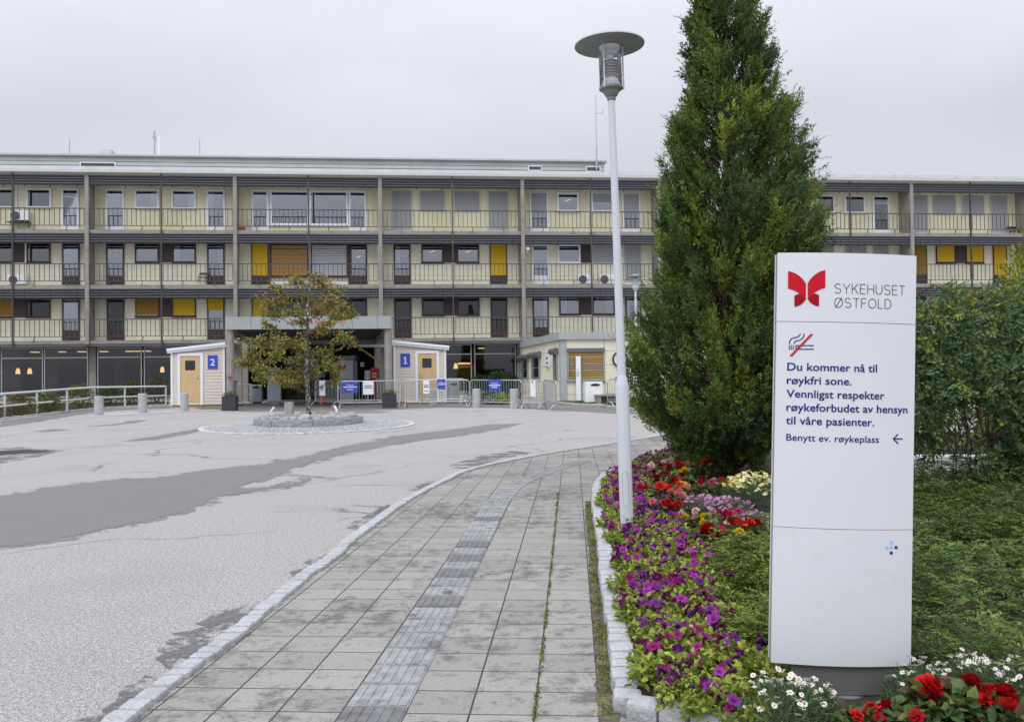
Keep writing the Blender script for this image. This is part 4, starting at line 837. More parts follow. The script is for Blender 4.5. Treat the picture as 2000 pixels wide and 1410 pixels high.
# ================================================================== HUTS
def hut(px, py, rect, roofl, roofr, door, frame, win, plate, num, mirror, lab):
    o = G(px, py); F = Frame((o.x, o.y, 0), ROT); t = thing('wooden_hut', lab, 'hut', (o.x, o.y, 0), ROT, 'small wooden huts beside the entrance')
    P = lambda a, b: F.at(a, b)
    xl, xr = P(rect[0], rect[2])[0], P(rect[1], rect[2])[0]; z0 = P(px, rect[3])[1]; gzv = o.z
    rl, rr = P(*roofl), P(*roofr); D = 2.1
    zl = rl[1]-.22; zrr = rr[1]-.22
    kx = lambda x: zl+(zrr-zl)*(x-rl[0])/(rr[0]-rl[0])
    mb = MB(); mb.prism([(xl, 0, z0), (xr, 0, z0), (xr, 0, kx(xr)), (xl, 0, kx(xl))], (SK*1.1*D, D, 0))
    h = .145; k = 0
    while z0+k*h < max(kx(xl), kx(xr)):                          # lapped boards
        za, zb_ = z0+k*h+.012, z0+(k+1)*h; k += 1
        a, b = xl+.06, xr-.06
        for (pa, pb) in ((a, b),):
            top = min(kx(pa), kx(pb))
            if zb_ <= top: mb.add([(pa, -.022, za), (pb, -.022, za), (pb, -.008, zb_), (pa, -.008, zb_), (pa, 0, za), (pb, 0, za)], [(0, 1, 2, 3), (0, 4, 5, 1)])
            else:
                hi = [(x, z) for x, z in ((pa, min(zb_, kx(pa))), (pb, min(zb_, kx(pb))))]
                if hi[0][1] > za or hi[1][1] > za:
                    if hi[0][1] < za: xc = rl[0]+(za-zl)/(zrr-zl)*(rr[0]-rl[0]); mb.add([(xc, -.02, za), (pb, -.022, za), (pb, -.01, hi[1][1])], [(0, 1, 2)])
                    elif hi[1][1] < za: xc = rl[0]+(za-zl)/(zrr-zl)*(rr[0]-rl[0]); mb.add([(pa, -.022, za), (xc, -.02, za), (pa, -.01, hi[0][1])], [(0, 1, 2)])
                    else: mb.add([(pa, -.022, za), (pb, -.022, za), (pb, -.01, hi[1][1]), (pa, -.01, hi[0][1])], [(0, 1, 2, 3)])
    mb.build('wall', M['hutwall'], t)
    mb = MB(); mb.box(xl-.02, xl+.07, -.045, -.001, z0, kx(xl)); mb.box(xr-.07, xr+.02, -.045, -.001, z0, kx(xr)); mb.build('corner_trim', M['white'], t)
    MB().box(xl+.02, xr-.02, .03, D-.05, gzv-.02, z0).build('skid_base', M['rawwood'], t)
    dx = Vector((rr[0]-rl[0], 0, rr[1]-rl[1]))
    mb = MB(); up = Vector((-dx.z, 0, dx.x)).normalized()
    c = Vector((rl[0], -.16, rl[1]))
    for hh, off, yy in ((.11, 0, -.05), (.10, -.11, 0)):
        a0 = Vector((rl[0], yy-.13, rl[1]))+up*off; mb.prism([a0, a0+dx, a0+dx-up*hh, a0-up*hh], (0, .05, 0))
    r0 = Vector((rl[0], -.10, rl[1]))-up*.003; mb.prism([r0, r0+dx, r0+dx-up*.08, r0-up*.08], (0, D+.3, 0), 1)
    mb.build('roof', [M['white'], M['palemetal']], t)
    a, b = P(frame[0], frame[2])[0], P(frame[1], frame[2])[0]; zf = P(px, frame[2])[1]; da, db = P(door[0], door[2])[0], P(door[1], door[2])[0]; zd = P(px, door[2])[1]
    mb = MB(); mb.box(a, da, -.06, -.003, z0, zf); mb.box(db, b, -.06, -.003, z0, zf); mb.box(da, db, -.06, -.003, zd, zf); mb.build('door_frame', M['white'], t)
    zs = P(px, door[3])[1]; wa, wb, wt, wbm = P(win[0], win[2])[0], P(win[1], win[2])[0], P(px, win[2])[1], P(px, win[3])[1]
    mb = MB(); mb.box(da+.01, wa, -.03, 0, zs, zd-.01); mb.box(wb, db-.01, -.03, 0, zs, zd-.01); mb.box(wa, wb, -.03, 0, zs, wbm); mb.box(wa, wb, -.03, 0, wt, zd-.01); dr = mb.build('door', M['hutdoor'], t)
    MB().box(wa, wb, -.034, -.0285, wbm, wt).build('window', M['glassdark'], dr); MB().box(wa, wb, -.027, -.0235, wbm, wt).build('window_backing', M['dark'], dr)
    hx = da+.1 if mirror else db-.1; hz = zs+(zd-zs)*.5; mb = MB(); mb.box(hx-.025, hx+.025, -.042, -.03, hz-.02, hz+.16); mb.tube([(hx, -.075, hz+.06), (hx+(.11 if mirror else -.11), -.075, hz+.06)], .01, 6); mb.tube([(hx, -.03, hz+.06), (hx, -.08, hz+.06)], .01, 6); mb.build('handle', M['galv'], dr)
    qa, qb, qt, qm = P(plate[0], plate[2])[0], P(plate[1], plate[2])[0], P(px, plate[2])[1], P(px, plate[3])[1]
    pl = MB().box(qa, qb, -.045, -.025, qm, qt).build('number_plate', M['blue'], t, bevel=.012)
    mb = MB(); w = (qb-qa); hgt = qt-qm; q_ = lambda fx, fz: (qa+w*fx, qm+hgt*fz)
    if num == '1': stroke(mb, [q_(.51, .27), q_(.51, .74)], w*.13, -.049); stroke(mb, [q_(.49, .715), q_(.36, .63)], w*.10, -.049); stroke(mb, [q_(.36, .265), q_(.66, .265)], w*.10, -.0495)
    else: letters(mb, num, qa+w*(.27 if num == '2' else .36), qb-w*(.27 if num == '2' else .40), qm+hgt*.26, -.049, cap=hgt*.48, offset=.012)
    mb.build('numeral', M['whitefilm'], pl)
hut(385, 795.5, (334.5, 438.5, 700, 790.5), (327, 681.5), (441.5, 668.5), (352, 391.5, 695, 785), (347.5, 397, 689.5), (362, 381.5, 704, 723), (406, 425.5, 694, 721), '2', False, 'pale boarded wooden hut with a plywood door and blue plate number 2')
hut(820, 788.5, (769.5, 870.5, 700, 784.5), (765, 664.5), (877.5, 675.5), (816, 852.5, 690.5, 783), (811, 857.5, 685), (824.5, 843, 700, 718.5), (782, 801, 690, 716.5), '1', True, 'pale boarded wooden hut with a plywood door and blue plate number 1')

# ================================================================== ANNEX
c0 = Vector((0, 0, EYE))+ray(1096, 705)*(41/ray(1096, 705).y); c0.z = 0
f0 = B.world(*[(B.at(1019, 705, 0)[0]), 1.0, 0]); f0.z = 0
ann = thing('annex_building', 'low pale panelled annex with grey metal roof edge and orange window blind', 'building', c0, 0)
AU = Vector((math.cos(ROT), math.sin(ROT), 0)); LU = (c0-f0).normalized(); LN = Vector((LU.y, -LU.x, 0)); LN = LN if LN.x < 0 else -LN   # outward normal of the side wall
AN = Vector((math.sin(ROT), -math.cos(ROT), 0))
fp = lambda px, py: at_plane(px, py, c0, AN)-c0                 # on the front wall, relative to the corner
sp_ = lambda px, py: at_plane(px, py, c0, LN)-c0                # on the side wall
ztop = fp(1096, 649).z; zbot = fp(1096, 663.5).z; zg = G(1096, 786).z-.25
cr_ = AU*14; s0 = f0-c0
foot = [Vector((0, 0, 0)), cr_, cr_+Vector((-AU.y, AU.x, 0))*9, s0]
mb = MB(); mb.prism([p+Vector((0, 0, zg)) for p in foot], (0, 0, zbot-zg)); mb.build('wall', M['creamlow'], ann)
def ring(z0, z1, off, mtl, name):
    mb = MB(); a = (LN+AN)*off; p = [a, cr_+AN*off, cr_+Vector((-AU.y, AU.x, 0))*9, s0+LN*off]
    mb.prism([q+Vector((0, 0, z0)) for q in p], (0, 0, z1-z0)); return mb.build(name, mtl, ann)
ring(zbot+.002, ztop, .12, M['steelgrey'], 'roof_edge')
mb = MB()
for k in range(1, 14):                                          # standing seams of the metal edge
    q = s0*(k/14)+(LN)*.125; mb.obox(q+Vector((0, 0, (zbot+ztop)/2)), LU*.012, LN*.012, (0, 0, (ztop-zbot)/2))
for k in range(1, 9):
    q = AU*(k*1.02-.02)+AN*.125; mb.obox(q+Vector((0, 0, (zbot+ztop)/2)), AU*.01, AN*.01, (0, 0, (ztop-zbot)/2))
mb.build('seam', M['steelgrey'], ann)['kind'] = 'stuff'
xk = fp(1107.5, 720).dot(AU)
mb = MB(); mb.prism([Vector((0, 0, zg))+AN*.03+LN*.03, AU*xk+AN*.03+Vector((0, 0, zg)), AU*xk+Vector((0, 0, zg)), s0*.028+Vector((0, 0, zg)), s0*.028+LN*.03+Vector((0, 0, zg))], (0, 0, zbot-zg-.002)); mb.build('corner_cladding', M['steelgrey'], ann)
mb = MB()
for py in (684.5, 712, 769):
    z = fp(1190, py).z; mb.obox(AU*7+AN*.002+Vector((0, 0, z)), AU*6.9, AN*.006, (0, 0, .012)); 
    mb.obox(s0*.5+LN*.002+Vector((0, 0, z)), LU*(s0.length/2-.05), LN*.006, (0, 0, .012))
for px in (1181,): q = fp(px, 720); mb.obox(Vector((q.x, q.y, (zg+zbot)/2))+AN*.003, AU*.02, AN*.012, (0, 0, (zbot-zg)/2))
mb.build('panel_joint', M['steelgrey'], ann)['kind'] = 'stuff'
# front window with orange venetian blind
a = fp(1108.5, 742).dot(AU); b = fp(1180, 742).dot(AU); z0, z1, z2 = fp(1144, 742).z, fp(1144, 687.5).z, fp(1144, 680).z
t = .05; o_ = lambda x, z, off=0: AU*x+AN*off+Vector((0, 0, z))
mb = MB(); H = lambda x0, x1, za, zb, y0, y1, mi=0: mb.obox(o_((x0+x1)/2, (za+zb)/2, (y0+y1)/2), AU*(x1-x0)/2, AN*(y1-y0)/2, (0, 0, (zb-za)/2), mi)
H(a, a+t, z0, z1, .003, .07); H(b-t, b, z0, z1, .003, .07); H(a+t, b-t, z0, z0+.06, .003, .07); H(a-.05, b+.05, z0-.06, z0-.003, .003, .11); H(a+t, b-t, z0+.06, z1, .003, .008, 1)
wf = mb.build('window', [M['galv'], M['dark']], ann)
mb = MB(); H(a-.02, b+.02, z1, z2, .003, .16); mb.build('blind_box', M['plinth'], wf)
mb = MB(); H(a+t, b-t, z0+.06, z1, .012, .018); mb.build('pane', M['glass'], wf)
n = 12; mo, my = MB(), MB()
for k in range(n):
    z = z0+.13+(z1-z0-.16)*k/(n-1); (mo if k % 3 else my).obox(o_((a+b)/2, z, .045), AU*((b-a)/2-t-.01), AN*.014+Vector((0, 0, .008)), Vector((0, 0, .026)))
mo.build('blind', M['orange'], wf); my.build('blind', mat('yellow_green_slat', (.42, .34, .03), .6), wf)
# side windows with roller boxes
for p0, p1, q0, q1, h0, h1 in ((1019, 1033, 702, 739, 1015.5, 1035), (1041, 1056, 697.5, 739, 1036.5, 1057.5), (1084, 1091, 691, 742, 1080, 1091)):
    sA, sB = sp_(p0, q1).dot(LU), sp_(p1, q1).dot(LU); zt = sp_((p0+p1)/2, q0).z; zbm = sp_((p0+p1)/2, q1).z; mb = MB()
    O = lambda s, z, off: LU*s+LN*off+Vector((0, 0, z))
    K = lambda s0_, s1_, za, zb, y0, y1, mi=0: mb.obox(O((s0_+s1_)/2, (za+zb)/2, (y0+y1)/2), LU*(s1_-s0_)/2, LN*(y1-y0)/2, (0, 0, (zb-za)/2), mi)
    K(sA, sA+.09, zbm, zt, .003, .1); K(sB-.09, sB, zbm, zt, .003, .1); K(sA+.09, sB-.09, zbm, zbm+.07, .003, .1); K(sA+.09, sB-.09, zbm+.07, zt, .003, .01, 1); K(sA+.09, sB-.09, (zbm+zt)/2-.02, (zbm+zt)/2+.02, .02, .06)
    w = mb.build('window', [M['galv'], M['dark']], ann); mb = MB(); K(sA+.09, sB-.09, zbm+.07, zt, .02, .026); mb.build('pane', M['glass'], w)
    hA, hB = sp_(h0, q0).dot(LU), sp_(h1, q0).dot(LU); mb = MB(); mb.tube([O(hA, zt+.12, .10), O(hB, zt+.12, .10)], .16, 14); mb.build('blind_box', M['plinth'], w, smooth=True)
# wall sign and clock on the annex
pA, pB = sp_(1067.5, 704), sp_(1074.5, 704); zA, zB = sp_(1071, 717).z, sp_(1071, 691.5).z; c = (pA+pB)/2
t = thing('wall_sign', 'narrow white sign with blue print on the side wall of the annex', 'sign', c0+Vector((c.x, c.y, (zA+zB)/2))+LN*.05, 0)
w = (pB-pA).length/2; MB().obox((0, 0, 0), LU*w, LN*.03, (0, 0, (zB-zA)/2)).build('board', M['white'], t)
mb = MB(); mb.obox(LN*.031+Vector((0, 0, .12)), LU*w*.45, LN*.002, (0, 0, .05)); mb.obox(LN*.031+Vector((0, 0, -.12)), LU*w*.6, LN*.002, (0, 0, .03)); mb.obox(LN*.031+Vector((0, 0, -.3)), LU*w*.5, LN*.002, (0, 0, .02)); mb.build('print', M['ink'], t)
q = fp(1211, 701.5); t = thing('wall_clock', 'round white clock with dark rim on the annex wall behind the lamp post', 'clock', c0+q+AN*.05, ROT)
r = 14.3/(1700/41.3)
mb = MB(); mb.tube([(r*math.cos(a), -.02, r*math.sin(a)) for a in np.linspace(0, 6.2832, 37)[:-1]], .045, 8, closed=True); mb.build('rim', M['planter'], t, smooth=True)
mb = MB(); mb.add([(r*math.cos(a), -.01, r*math.sin(a)) for a in np.linspace(0, 6.2832, 37)[:-1]], [tuple(range(36))]); mb.build('face', M['whitefilm'], t)
for nm, ang, ln in (('hour_hand', 2.55, .6), ('minute_hand', .6, .8)):
    mb = MB(); stroke(mb, [(0, 0), (r*ln*math.cos(ang), r*ln*math.sin(ang))], .035, -.02); mb.build(nm, M['inkblack'], t)
# ================================================================== FORECOURT
mpp = lambda p: p.y*math.cos(PITCH)/FPX                          # metres per photo pixel at a point
def FR(o, rot=ROT): return Frame((o.x, o.y, 0), rot)
# bollards
for px, py, top, w, lab in ((193, 811, 773.5, 17, 'grey concrete bollard at the bend of the white handrail'), (278.5, 806, 768.5, 16.5, 'grey concrete bollard in front of the handrail, midway to hut number 2'), (360, 803, 767.5, 15.5, 'grey concrete bollard in front of the plywood door of hut number 2'),
                            (846, 794, 760, 15.5, 'speckled concrete bollard in front of the plywood door of hut number 1'), (931, 796, 759.5, 16, 'speckled concrete bollard beside the flat blue entrance notice'), (1004.5, 797.5, 759.5, 17, 'speckled concrete bollard at the barrier corner by the annex')):
    o = G(px, py); t = thing('bollard', lab, 'bollard', o, 0, 'concrete bollards along the forecourt'); s = mpp(o); r = w/2*s; h = FR(o).at(px, top)[1]-o.z
    MB().lathe([(r, -.05), (r, h-.02), (r-.02, h), (.001, h+.004)], 22).build('post', M['conc2'], t, smooth=True)
# crowd barriers
def barrier(pl, pr, lab, H=1.16, feet=(1, 1)):
    a, b = G(*pl), G(*pr); d = b-a; rot = math.atan2(d.y, d.x); Ln = math.hypot(d.x, d.y); sl_ = d.z/Ln
    t = thing('crowd_barrier', lab, 'barrier', a, rot, 'galvanised crowd barriers in front of the entrance'); mb = MB()
    Z = lambda x, z: z+sl_*x
    z0, z1, r = .24, H, .14; p = []
    for cxx, czz, a0 in ((Ln-r, z1-r, 0), (r, z1-r, 90), (r, z0+r*.5, 180), (Ln-r, z0+r*.5, 270)):
        rz = r if czz > .6 else r*.5
        for k in range(6): an = math.radians(a0+k*18); x = cxx+r*math.cos(an); p.append((x, 0, Z(x, czz+rz*math.sin(an))))
    mb.tube(p, .022, 8, closed=True); n = max(8, int(Ln/.125))
    for k in range(1, n): x = Ln*k/n; mb.tube([(x, 0, Z(x, z0+.005)), (x, 0, Z(x, z1-.005))], .009, 5)
    mb.tube([(.02, 0, Z(0, z0+.10)), (Ln-.02, 0, Z(Ln, z0+.10))], .009, 5)
    mb.build('frame', M['galv'], t, smooth=True)
    for i, x in enumerate((.10, Ln-.10)):
        if not feet[i]: continue
        mb = MB(); mb.tube([(x, -.30, Z(x, .02)), (x, -.20, Z(x, .14)), (x, -.06, Z(x, .26)), (x, .06, Z(x, .26)), (x, .20, Z(x, .14)), (x, .30, Z(x, .02))], .021, 7); mb.build('foot', M['galv'], t, smooth=True)
    return Frame((a.x, a.y, 0), rot)
bA = barrier((438, 788), (467.5, 794), 'crowd barrier beside the canopy column next to hut number 2')
bB = barrier((616, 793.5), (661, 796.5), 'crowd barrier with a white notice and a red strip below it')
bC = barrier((660, 798), (785, 796), 'crowd barrier with a crumpled blue banner and a white notice')
bD = barrier((788.5, 796), (917, 795), 'crowd barrier with a narrow white notice and a folded blue banner, by hut number 1')
bD2 = barrier((819, 789.5), (907, 789), 'crowd barrier standing behind another, close to the wall of hut number 1')
bE = barrier((918.5, 795.5), (1019, 798), 'crowd barrier carrying the flat blue notice with a white arrow')
bF = barrier((1022, 798.5), (1064, 799.5), 'crowd barrier with a white hanging strip next to the annex side wall')
bG = barrier((1062, 798), (1087, 805), 'crowd barrier turned end on, nearest the road in front of the annex')
bH = barrier((1187, 797), (1222, 795), 'crowd barrier standing on the grass between the annex bench and the lamp post')
def notice(fr, x0, x1, y0, y1, lab, m, lines, tilt=0, name='notice', crumple=0, arrow=None, words=None, group=None):
    (a, zt), (b, _) = fr.at(x0, y0, -.03), fr.at(x1, y0, -.03); zb = fr.at((x0+x1)/2, y1, -.03)[1]
    t = thing(name, lab, 'notice', fr.world((a+b)/2, -.035, zb), fr.rot, group); w, h = b-a, zt-zb; mb = MB(); nx, nz = 8, 6
    r = random.Random(int(x0)); ph = r.uniform(0, 6); f = lambda x, z: -crumple*(math.sin(x*9+z*14+ph)*.5+math.sin(x*23-z*9)*.3+.5)
    sag = lambda x, z: z-(crumple*.8*math.sin(x*6+1)*(1-z/h) if crumple else 0)
    V = [(-w/2+w*i/nx, f(i/nx, j/nz)-.004*k, sag(-w/2+w*i/nx, h*j/nz)) for k in (0, 1) for j in range(nz+1) for i in range(nx+1)]; q = (nx+1)*(nz+1)
    Fs = [(j*(nx+1)+i, j*(nx+1)+i+1, (j+1)*(nx+1)+i+1, (j+1)*(nx+1)+i) for j in range(nz) for i in range(nx)]
    mb.add(V, Fs+[tuple(q+i for i in f_[::-1]) for f_ in Fs]); mb.build('panel', m, t, smooth=True)
    lt = MB(); off = -.012-crumple*1.3
    if words:
        for wd, fx0, fx1, fz, cap in words: letters(lt, wd, -w/2+w*fx0, -w/2+w*fx1, h*fz, off, cap=cap*h)
    for fx0, fx1, fz, th in lines: stroke(lt, [(-w/2+w*fx0, h*fz), (-w/2+w*fx1, h*fz)], th*h, off)
    if arrow:
        fx0, fx1, fz = arrow; stroke(lt, [(-w/2+w*fx0, h*fz), (-w/2+w*(fx1-.06), h*fz)], .055*h, off); x1_ = -w/2+w*fx1; z_ = h*fz
        lt.add([(x1_-.12*w, off, z_+.075*h), (x1_-.12*w, off, z_-.075*h), (x1_, off, z_)], [(0, 1, 2)])
    if lt.v: lt.build('print', M['whitefilm'] if m in (M['blue'],) else M['ink'], t)
    return t
gN = 'notices hung on the crowd barriers'
notice(bC, 669, 699, 745, 765.5, 'crumpled blue banner with white lettering on the barrier before the white door sign', M['blue'], [(.08, .92, .46, .07)], crumple=.035, arrow=(.3, .72, .24), words=[('Inngang', .28, .72, .60, .13)], group=gN)
notice(bC, 709, 729.5, 744.5, 770.5, 'square white notice with two blue text lines hung beside the crumpled banner', M['paper'], [(.14, .44, .66, .05), (.5, .84, .66, .05), (.1, .4, .52, .05), (.46, .9, .52, .05)], group=gN)
notice(bB, 624, 635.5, 743, 772.5, 'narrow white notice with blue lines above a red strip', M['paper'], [(.2, .8, .60, .04), (.15, .85, .5, .04), (.2, .75, .4, .04)], group=gN, crumple=.01)
tb = bB.at(628.5, 773, -.03); tb2 = bB.at(628.5, 789.5, -.03)[1]; t = thing('plastic_strip', 'red orange plastic strip hanging below a white notice on a barrier', 'strip', bB.world(tb[0], -.04, tb2), bB.rot)
mb = MB(); mb.add([(-.07, 0, tb[1]-tb2), (.07, 0, tb[1]-tb2), (.09, -.01, .15), (.10, -.05, 0), (.02, -.05, 0), (-.05, -.01, .15)], [(0, 1, 2, 5), (5, 2, 3, 4)]); mb.v += [(x, y+.01, z) for x, y, z in mb.v]; mb.f += [(3+6-0, 8, 7, 6)][:0]+[(6, 11, 8, 7), (11, 10, 9, 8)]; mb.m += [0, 0]; mb.build('strip', M['redplastic'], t)
notice(bD, 826.5, 838.5, 742.5, 769, 'narrow white notice in front of the plywood door of hut number 1', M['paper'], [(.15, .85, .62, .05), (.15, .8, .5, .05), (.2, .8, .2, .03)], group=gN)
notice(bD, 854, 870, 741, 759, 'folded blue banner on the barrier by the corner of hut number 1', M['blue'], [(.15, .9, .45, .08)], crumple=.04, words=[('Inngang', .2, .9, .6, .14)], group=gN)
notice(bE, 954.5, 978, 741, 762.5, 'flat blue notice with a white arrow pointing to the annex', M['blue'], [(.06, .94, .46, .075)], arrow=(.26, .74, .28), words=[('Inngang', .22, .78, .60, .14)], group=gN)
notice(bF, 1036, 1046, 743, 774.5, 'white hanging strip with a small red mark on the barrier by the annex', M['paper'], [], group=gN)
a, z = bF.at(1039.5, 747, -.05); MB().box(-.03, .03, -.002, .002, 0, .09).build('red_mark', M['redletter'], [o for o in bpy.data.objects if o.get('label', '').startswith('white hanging strip')][0], loc=(-.02, -.014, .55))
a, z = bH.at(1205.5, 745, -.03); t = thing('notice', 'blue notice on the barrier half hidden by the lamp post', 'notice', bH.world(a+.12, -.035, bH.at(1205, 756, 0)[1]), bH.rot, gN); MB().box(-.22, .22, -.004, 0, 0, .42).build('panel', M['blue'], t)
# planters by the canopy columns
def planter(px, py, x0, x1, yt, lab):
    o = G(px, py); F = FR(o); a, b = F.at(x0, py)[0], F.at(x1, py)[0]; h = F.at(px, yt)[1]-o.z; w = (b-a)/2; t = thing('planter', lab, 'planter', F.world((a+b)/2, w, o.z), ROT, 'square anthracite planters at the canopy columns')
    mb = MB(); mb.box(-w, w, -w, w, 0, h-.001); k = w-.04; mb.box(-w, w, -w, -k, h, h+.03); mb.box(-w, w, k, w, h, h+.03); mb.box(-w, -k, -k, k, h, h+.03); mb.box(k, w, -k, k, h, h+.03); mb.build('tub', M['planter'], t)
    n = 260; P = np.c_[rng.uniform(-k, k, n), rng.uniform(-k, k, n), np.full(n, h+.01)]; D = rnd_dirs(n); D[:, 2] = np.abs(D[:, 2])+.3
    V, F_ = blades(P+D*rng.uniform(0, .16, (n, 1)), D, rnd_dirs(n), rng.uniform(.05, .10, n), rng.uniform(.02, .04, n)); c = np.array([(.08, .10, .03), (.16, .13, .06), (.22, .06, .07), (.12, .09, .05)])[rng.integers(0, 4, n)]
    link_mesh('plant', np_mesh('plant', V, F_, M['leaf'], rep4(c)), t)
planter(446, 802.5, 433, 460, 775.5, 'square anthracite planter with dry plants before hut number 2')
planter(760, 797.5, 746.5, 774, 771, 'square anthracite planter with dry plants before hut number 1')
# things near the doors
def litter_bin(px, py, x0, x1, yt, lab, m, slot=True, depth=.4, dark_top=False, group=None):
    o = G(px, py); F = FR(o); a, b = F.at(x0, py)[0], F.at(x1, py)[0]; h = F.at(px, yt)[1]-o.z; w = (b-a)/2
    t = thing('litter_bin', lab, 'bin', F.world((a+b)/2, 0, o.z), ROT, group); mb = MB(); n = 9
    prof = [(-w, depth), (-w, .06)]+[(-w+.06-.06*math.cos(math.radians(a_)), .06-.06*math.sin(math.radians(a_))) for a_ in (30, 60)]+[(-w+.08, 0), (0, -.045), (w-.08, 0)]+[(w-.06+.06*math.sin(math.radians(a_)), .06-.06*math.cos(math.radians(a_))) for a_ in (30, 60)]+[(w, .06), (w, depth)]
    mb.prism([(x, y, .07) for x, y in prof], (0, 0, h-.07)); body = mb.build('body', m, t, bevel=.015)
    MB().box(-w+.08, w-.08, .08, depth-.05, 0, .07).build('foot', M['black'], t)
    if slot:
        mb = MB(); p = [(w*.55*math.cos(a_)+w*.12, -.05-.003, h*.86+h*.055*math.sin(a_)) for a_ in np.linspace(0, 6.283, 21)[:-1]]; mb.add(p, [tuple(range(20))]); q = mb.build('slot', M['black'], t)
    return t
litter_bin(498, 788, 485.5, 511, 751, 'grey enamel litter bin beside the entrance column near hut number 2', M['greysteel'])
t = litter_bin(1160.5, 788.5, 1144, 1177.5, 745.5, 'large white litter bin with an oval dark slot below the orange blind', M['white'], depth=.5)
litter_bin(885, 787, 871, 898, 744, 'silver litter bin behind the barrier at the corner of hut number 1', M['galv'], depth=.45)
o = G(535, 790); F = FR(o); a, b = F.at(522, 790)[0], F.at(548, 790)[0]; t = thing('info_pillar', 'plain grey standing cabinet behind the leafy tree at the entrance', 'cabinet', F.world((a+b)/2, 0, o.z), ROT); w = (b-a)/2; z1, z2 = F.at(535, 783.5)[1]-o.z, F.at(535, 718)[1]-o.z
MB().box(-w, w, 0, .3, z1, z2).build('cabinet_body', M['greysteel'], t, bevel=.01); MB().box(-w+.05, w-.05, .03, .27, 0, z1-.002).build('base', M['conc'], t); MB().box(w*.6, w*.75, -.012, -.001, (z1+z2)*.42, (z1+z2)*.42+.05).build('lock', M['black'], t)
# entrance information sign
o = G(677, 788); F = FR(o); a, b = F.at(664, 788)[0], F.at(689.5, 788)[0]; w = (b-a)/2; t = thing('entrance_sign', 'grey standing door sign with a red butterfly mark and black text at the entrance', 'sign', F.world((a+b)/2, 0, o.z), ROT); h = F.at(677, 704.5)[1]-o.z
MB().box(-w, w, 0, .12, .04, h).build('board', M['greysteel'], t); MB().box(-w+.05, w-.05, .02, .1, 0, .039).build('foot', M['black'], t)
mb = MB()
for s in (-1, 1): mb.add([(-w*.6+s*.02, -.003, h-.42), (-w*.6+s*.02, -.003, h-.28), (-w*.6+s*.17, -.003, h-.17), (-w*.6+s*.17, -.003, h-.30), (-w*.6+s*.10, -.003, h-.36), (-w*.6+s*.14, -.003, h-.46)], [tuple(range(6))])
mb.build('emblem', M['logored'], t)
mb = MB(); letters(mb, 'Hovedinngang 1', -w*.85, w*.85, h-.92, -.004, cap=.075)
for k in range(5): stroke(mb, [(-w*.85, h-1.06-k*.12), (-w*.05, h-1.06-k*.12)], .03, -.004); stroke(mb, [(w*.2, h-1.06-k*.12), (w*.85, h-1.06-k*.12)], .03, -.004)
mb.build('lettering', M['inkblack'], t)
# red post box and leaflet rack
o = G(735, 787); F = FR(o); a, b = F.at(723.5, 787)[0], F.at(741, 787)[0]; w = (b-a)/2; t = thing('post_box', 'red arched post box standing beside a white leaflet rack', 'post box', F.world((a+b)/2, 0, o.z), ROT); z0, z1 = F.at(732, 740)[1]-o.z, F.at(732, 720.5)[1]-o.z
p = [(-w, 0, z0), (w, 0, z0), (w, 0, z1)]+[(w*math.cos(an), 0, z1+.07*math.sin(an)) for an in np.linspace(.3, 2.84, 8)]+[(-w, 0, z1)]
mb = MB(); mb.prism(p, (0, .28, 0)); bd = mb.build('body', M['red'], t); MB().box(-w*.55, w*.45, -.01, -.001, z0+.06, z0+.16).build('collection_plate', mat('cream_plate', (.5, .42, .16), .6), bd); MB().box(-w*.7, w*.7, -.03, -.001, z1-.1, z1-.07).build('flap', M['logodark'], bd)
mb = MB(); stroke(mb, [(-w*.5, z0+.26), (w*.4, z0+.26)], .04, -.004); mb.build('print', M['whitefilm'], bd)
MB().box(-w*.3, w*.3, .08, .2, 0, z0-.002).build('stand', M['red'], t)
a, b = F.at(713, 787)[0], F.at(722.5, 787)[0]; w = (b-a)/2; z0, z1 = F.at(718, 741)[1]-o.z, F.at(718, 723.5)[1]-o.z
t = thing('leaflet_rack', 'white rack of small dark pigeonholes beside the red post box', 'rack', F.world((a+b)/2, 0, o.z), ROT); mb = MB(); mb.box(-w, w, .0, .15, z0, z1); 
for k in range(6):
    for s in (-1, 1): mb.box(s*w*.45-w*.3, s*w*.45+w*.3, -.012, -.001, z0+(z1-z0)*(k+.25)/6, z0+(z1-z0)*(k+.8)/6, 1)
mb.build('pigeonholes', [M['white'], M['black']], t); MB().box(-.03, .03, .05, .1, 0, z0-.001).build('stand', M['galv'], t)
q = B.at(707.5, 716, GD-.3); z1 = B.at(707.5, 708, GD-.3)[1]; t = thing('notice', 'small white pictogram notice on the dark wall above the post box', 'notice', bw(q[0], GD-.3, q[1]), ROT); hgt = z1-q[1]; MB().box(-.1, .1, -.02, 0, 0, hgt).build('panel', M['paper'], t)
mb = MB(); mb.add([(.05*math.cos(a), -.022, hgt*.5+.06*math.sin(a)) for a in np.linspace(0, 6.28, 13)[:-1]], [tuple(range(12))]); mb.build('pictogram', M['plinth'], t); MB().box(-.04, .04, 0, .02, hgt*.2, hgt*.8).build('mount', M['black'], t)
q = B.at(697, 706, GD+1.5); z1 = B.at(697, 697, GD+1.5)[1]; t = thing('hanging_sign', 'small dark blue sign hanging at the entrance doors beside the grey door sign', 'sign', bw(q[0], GD+1.5, q[1]), ROT); MB().box(-.14, .14, -.02, .02, 0, z1-q[1]).build('board', mat('dim_blue', (.03, .035, .20), .5), t); MB().tube([(0, 0, z1-q[1]), (0, 0, FL[1][1]-.13-q[1])], .015, 6).build('rod', M['black'], t)
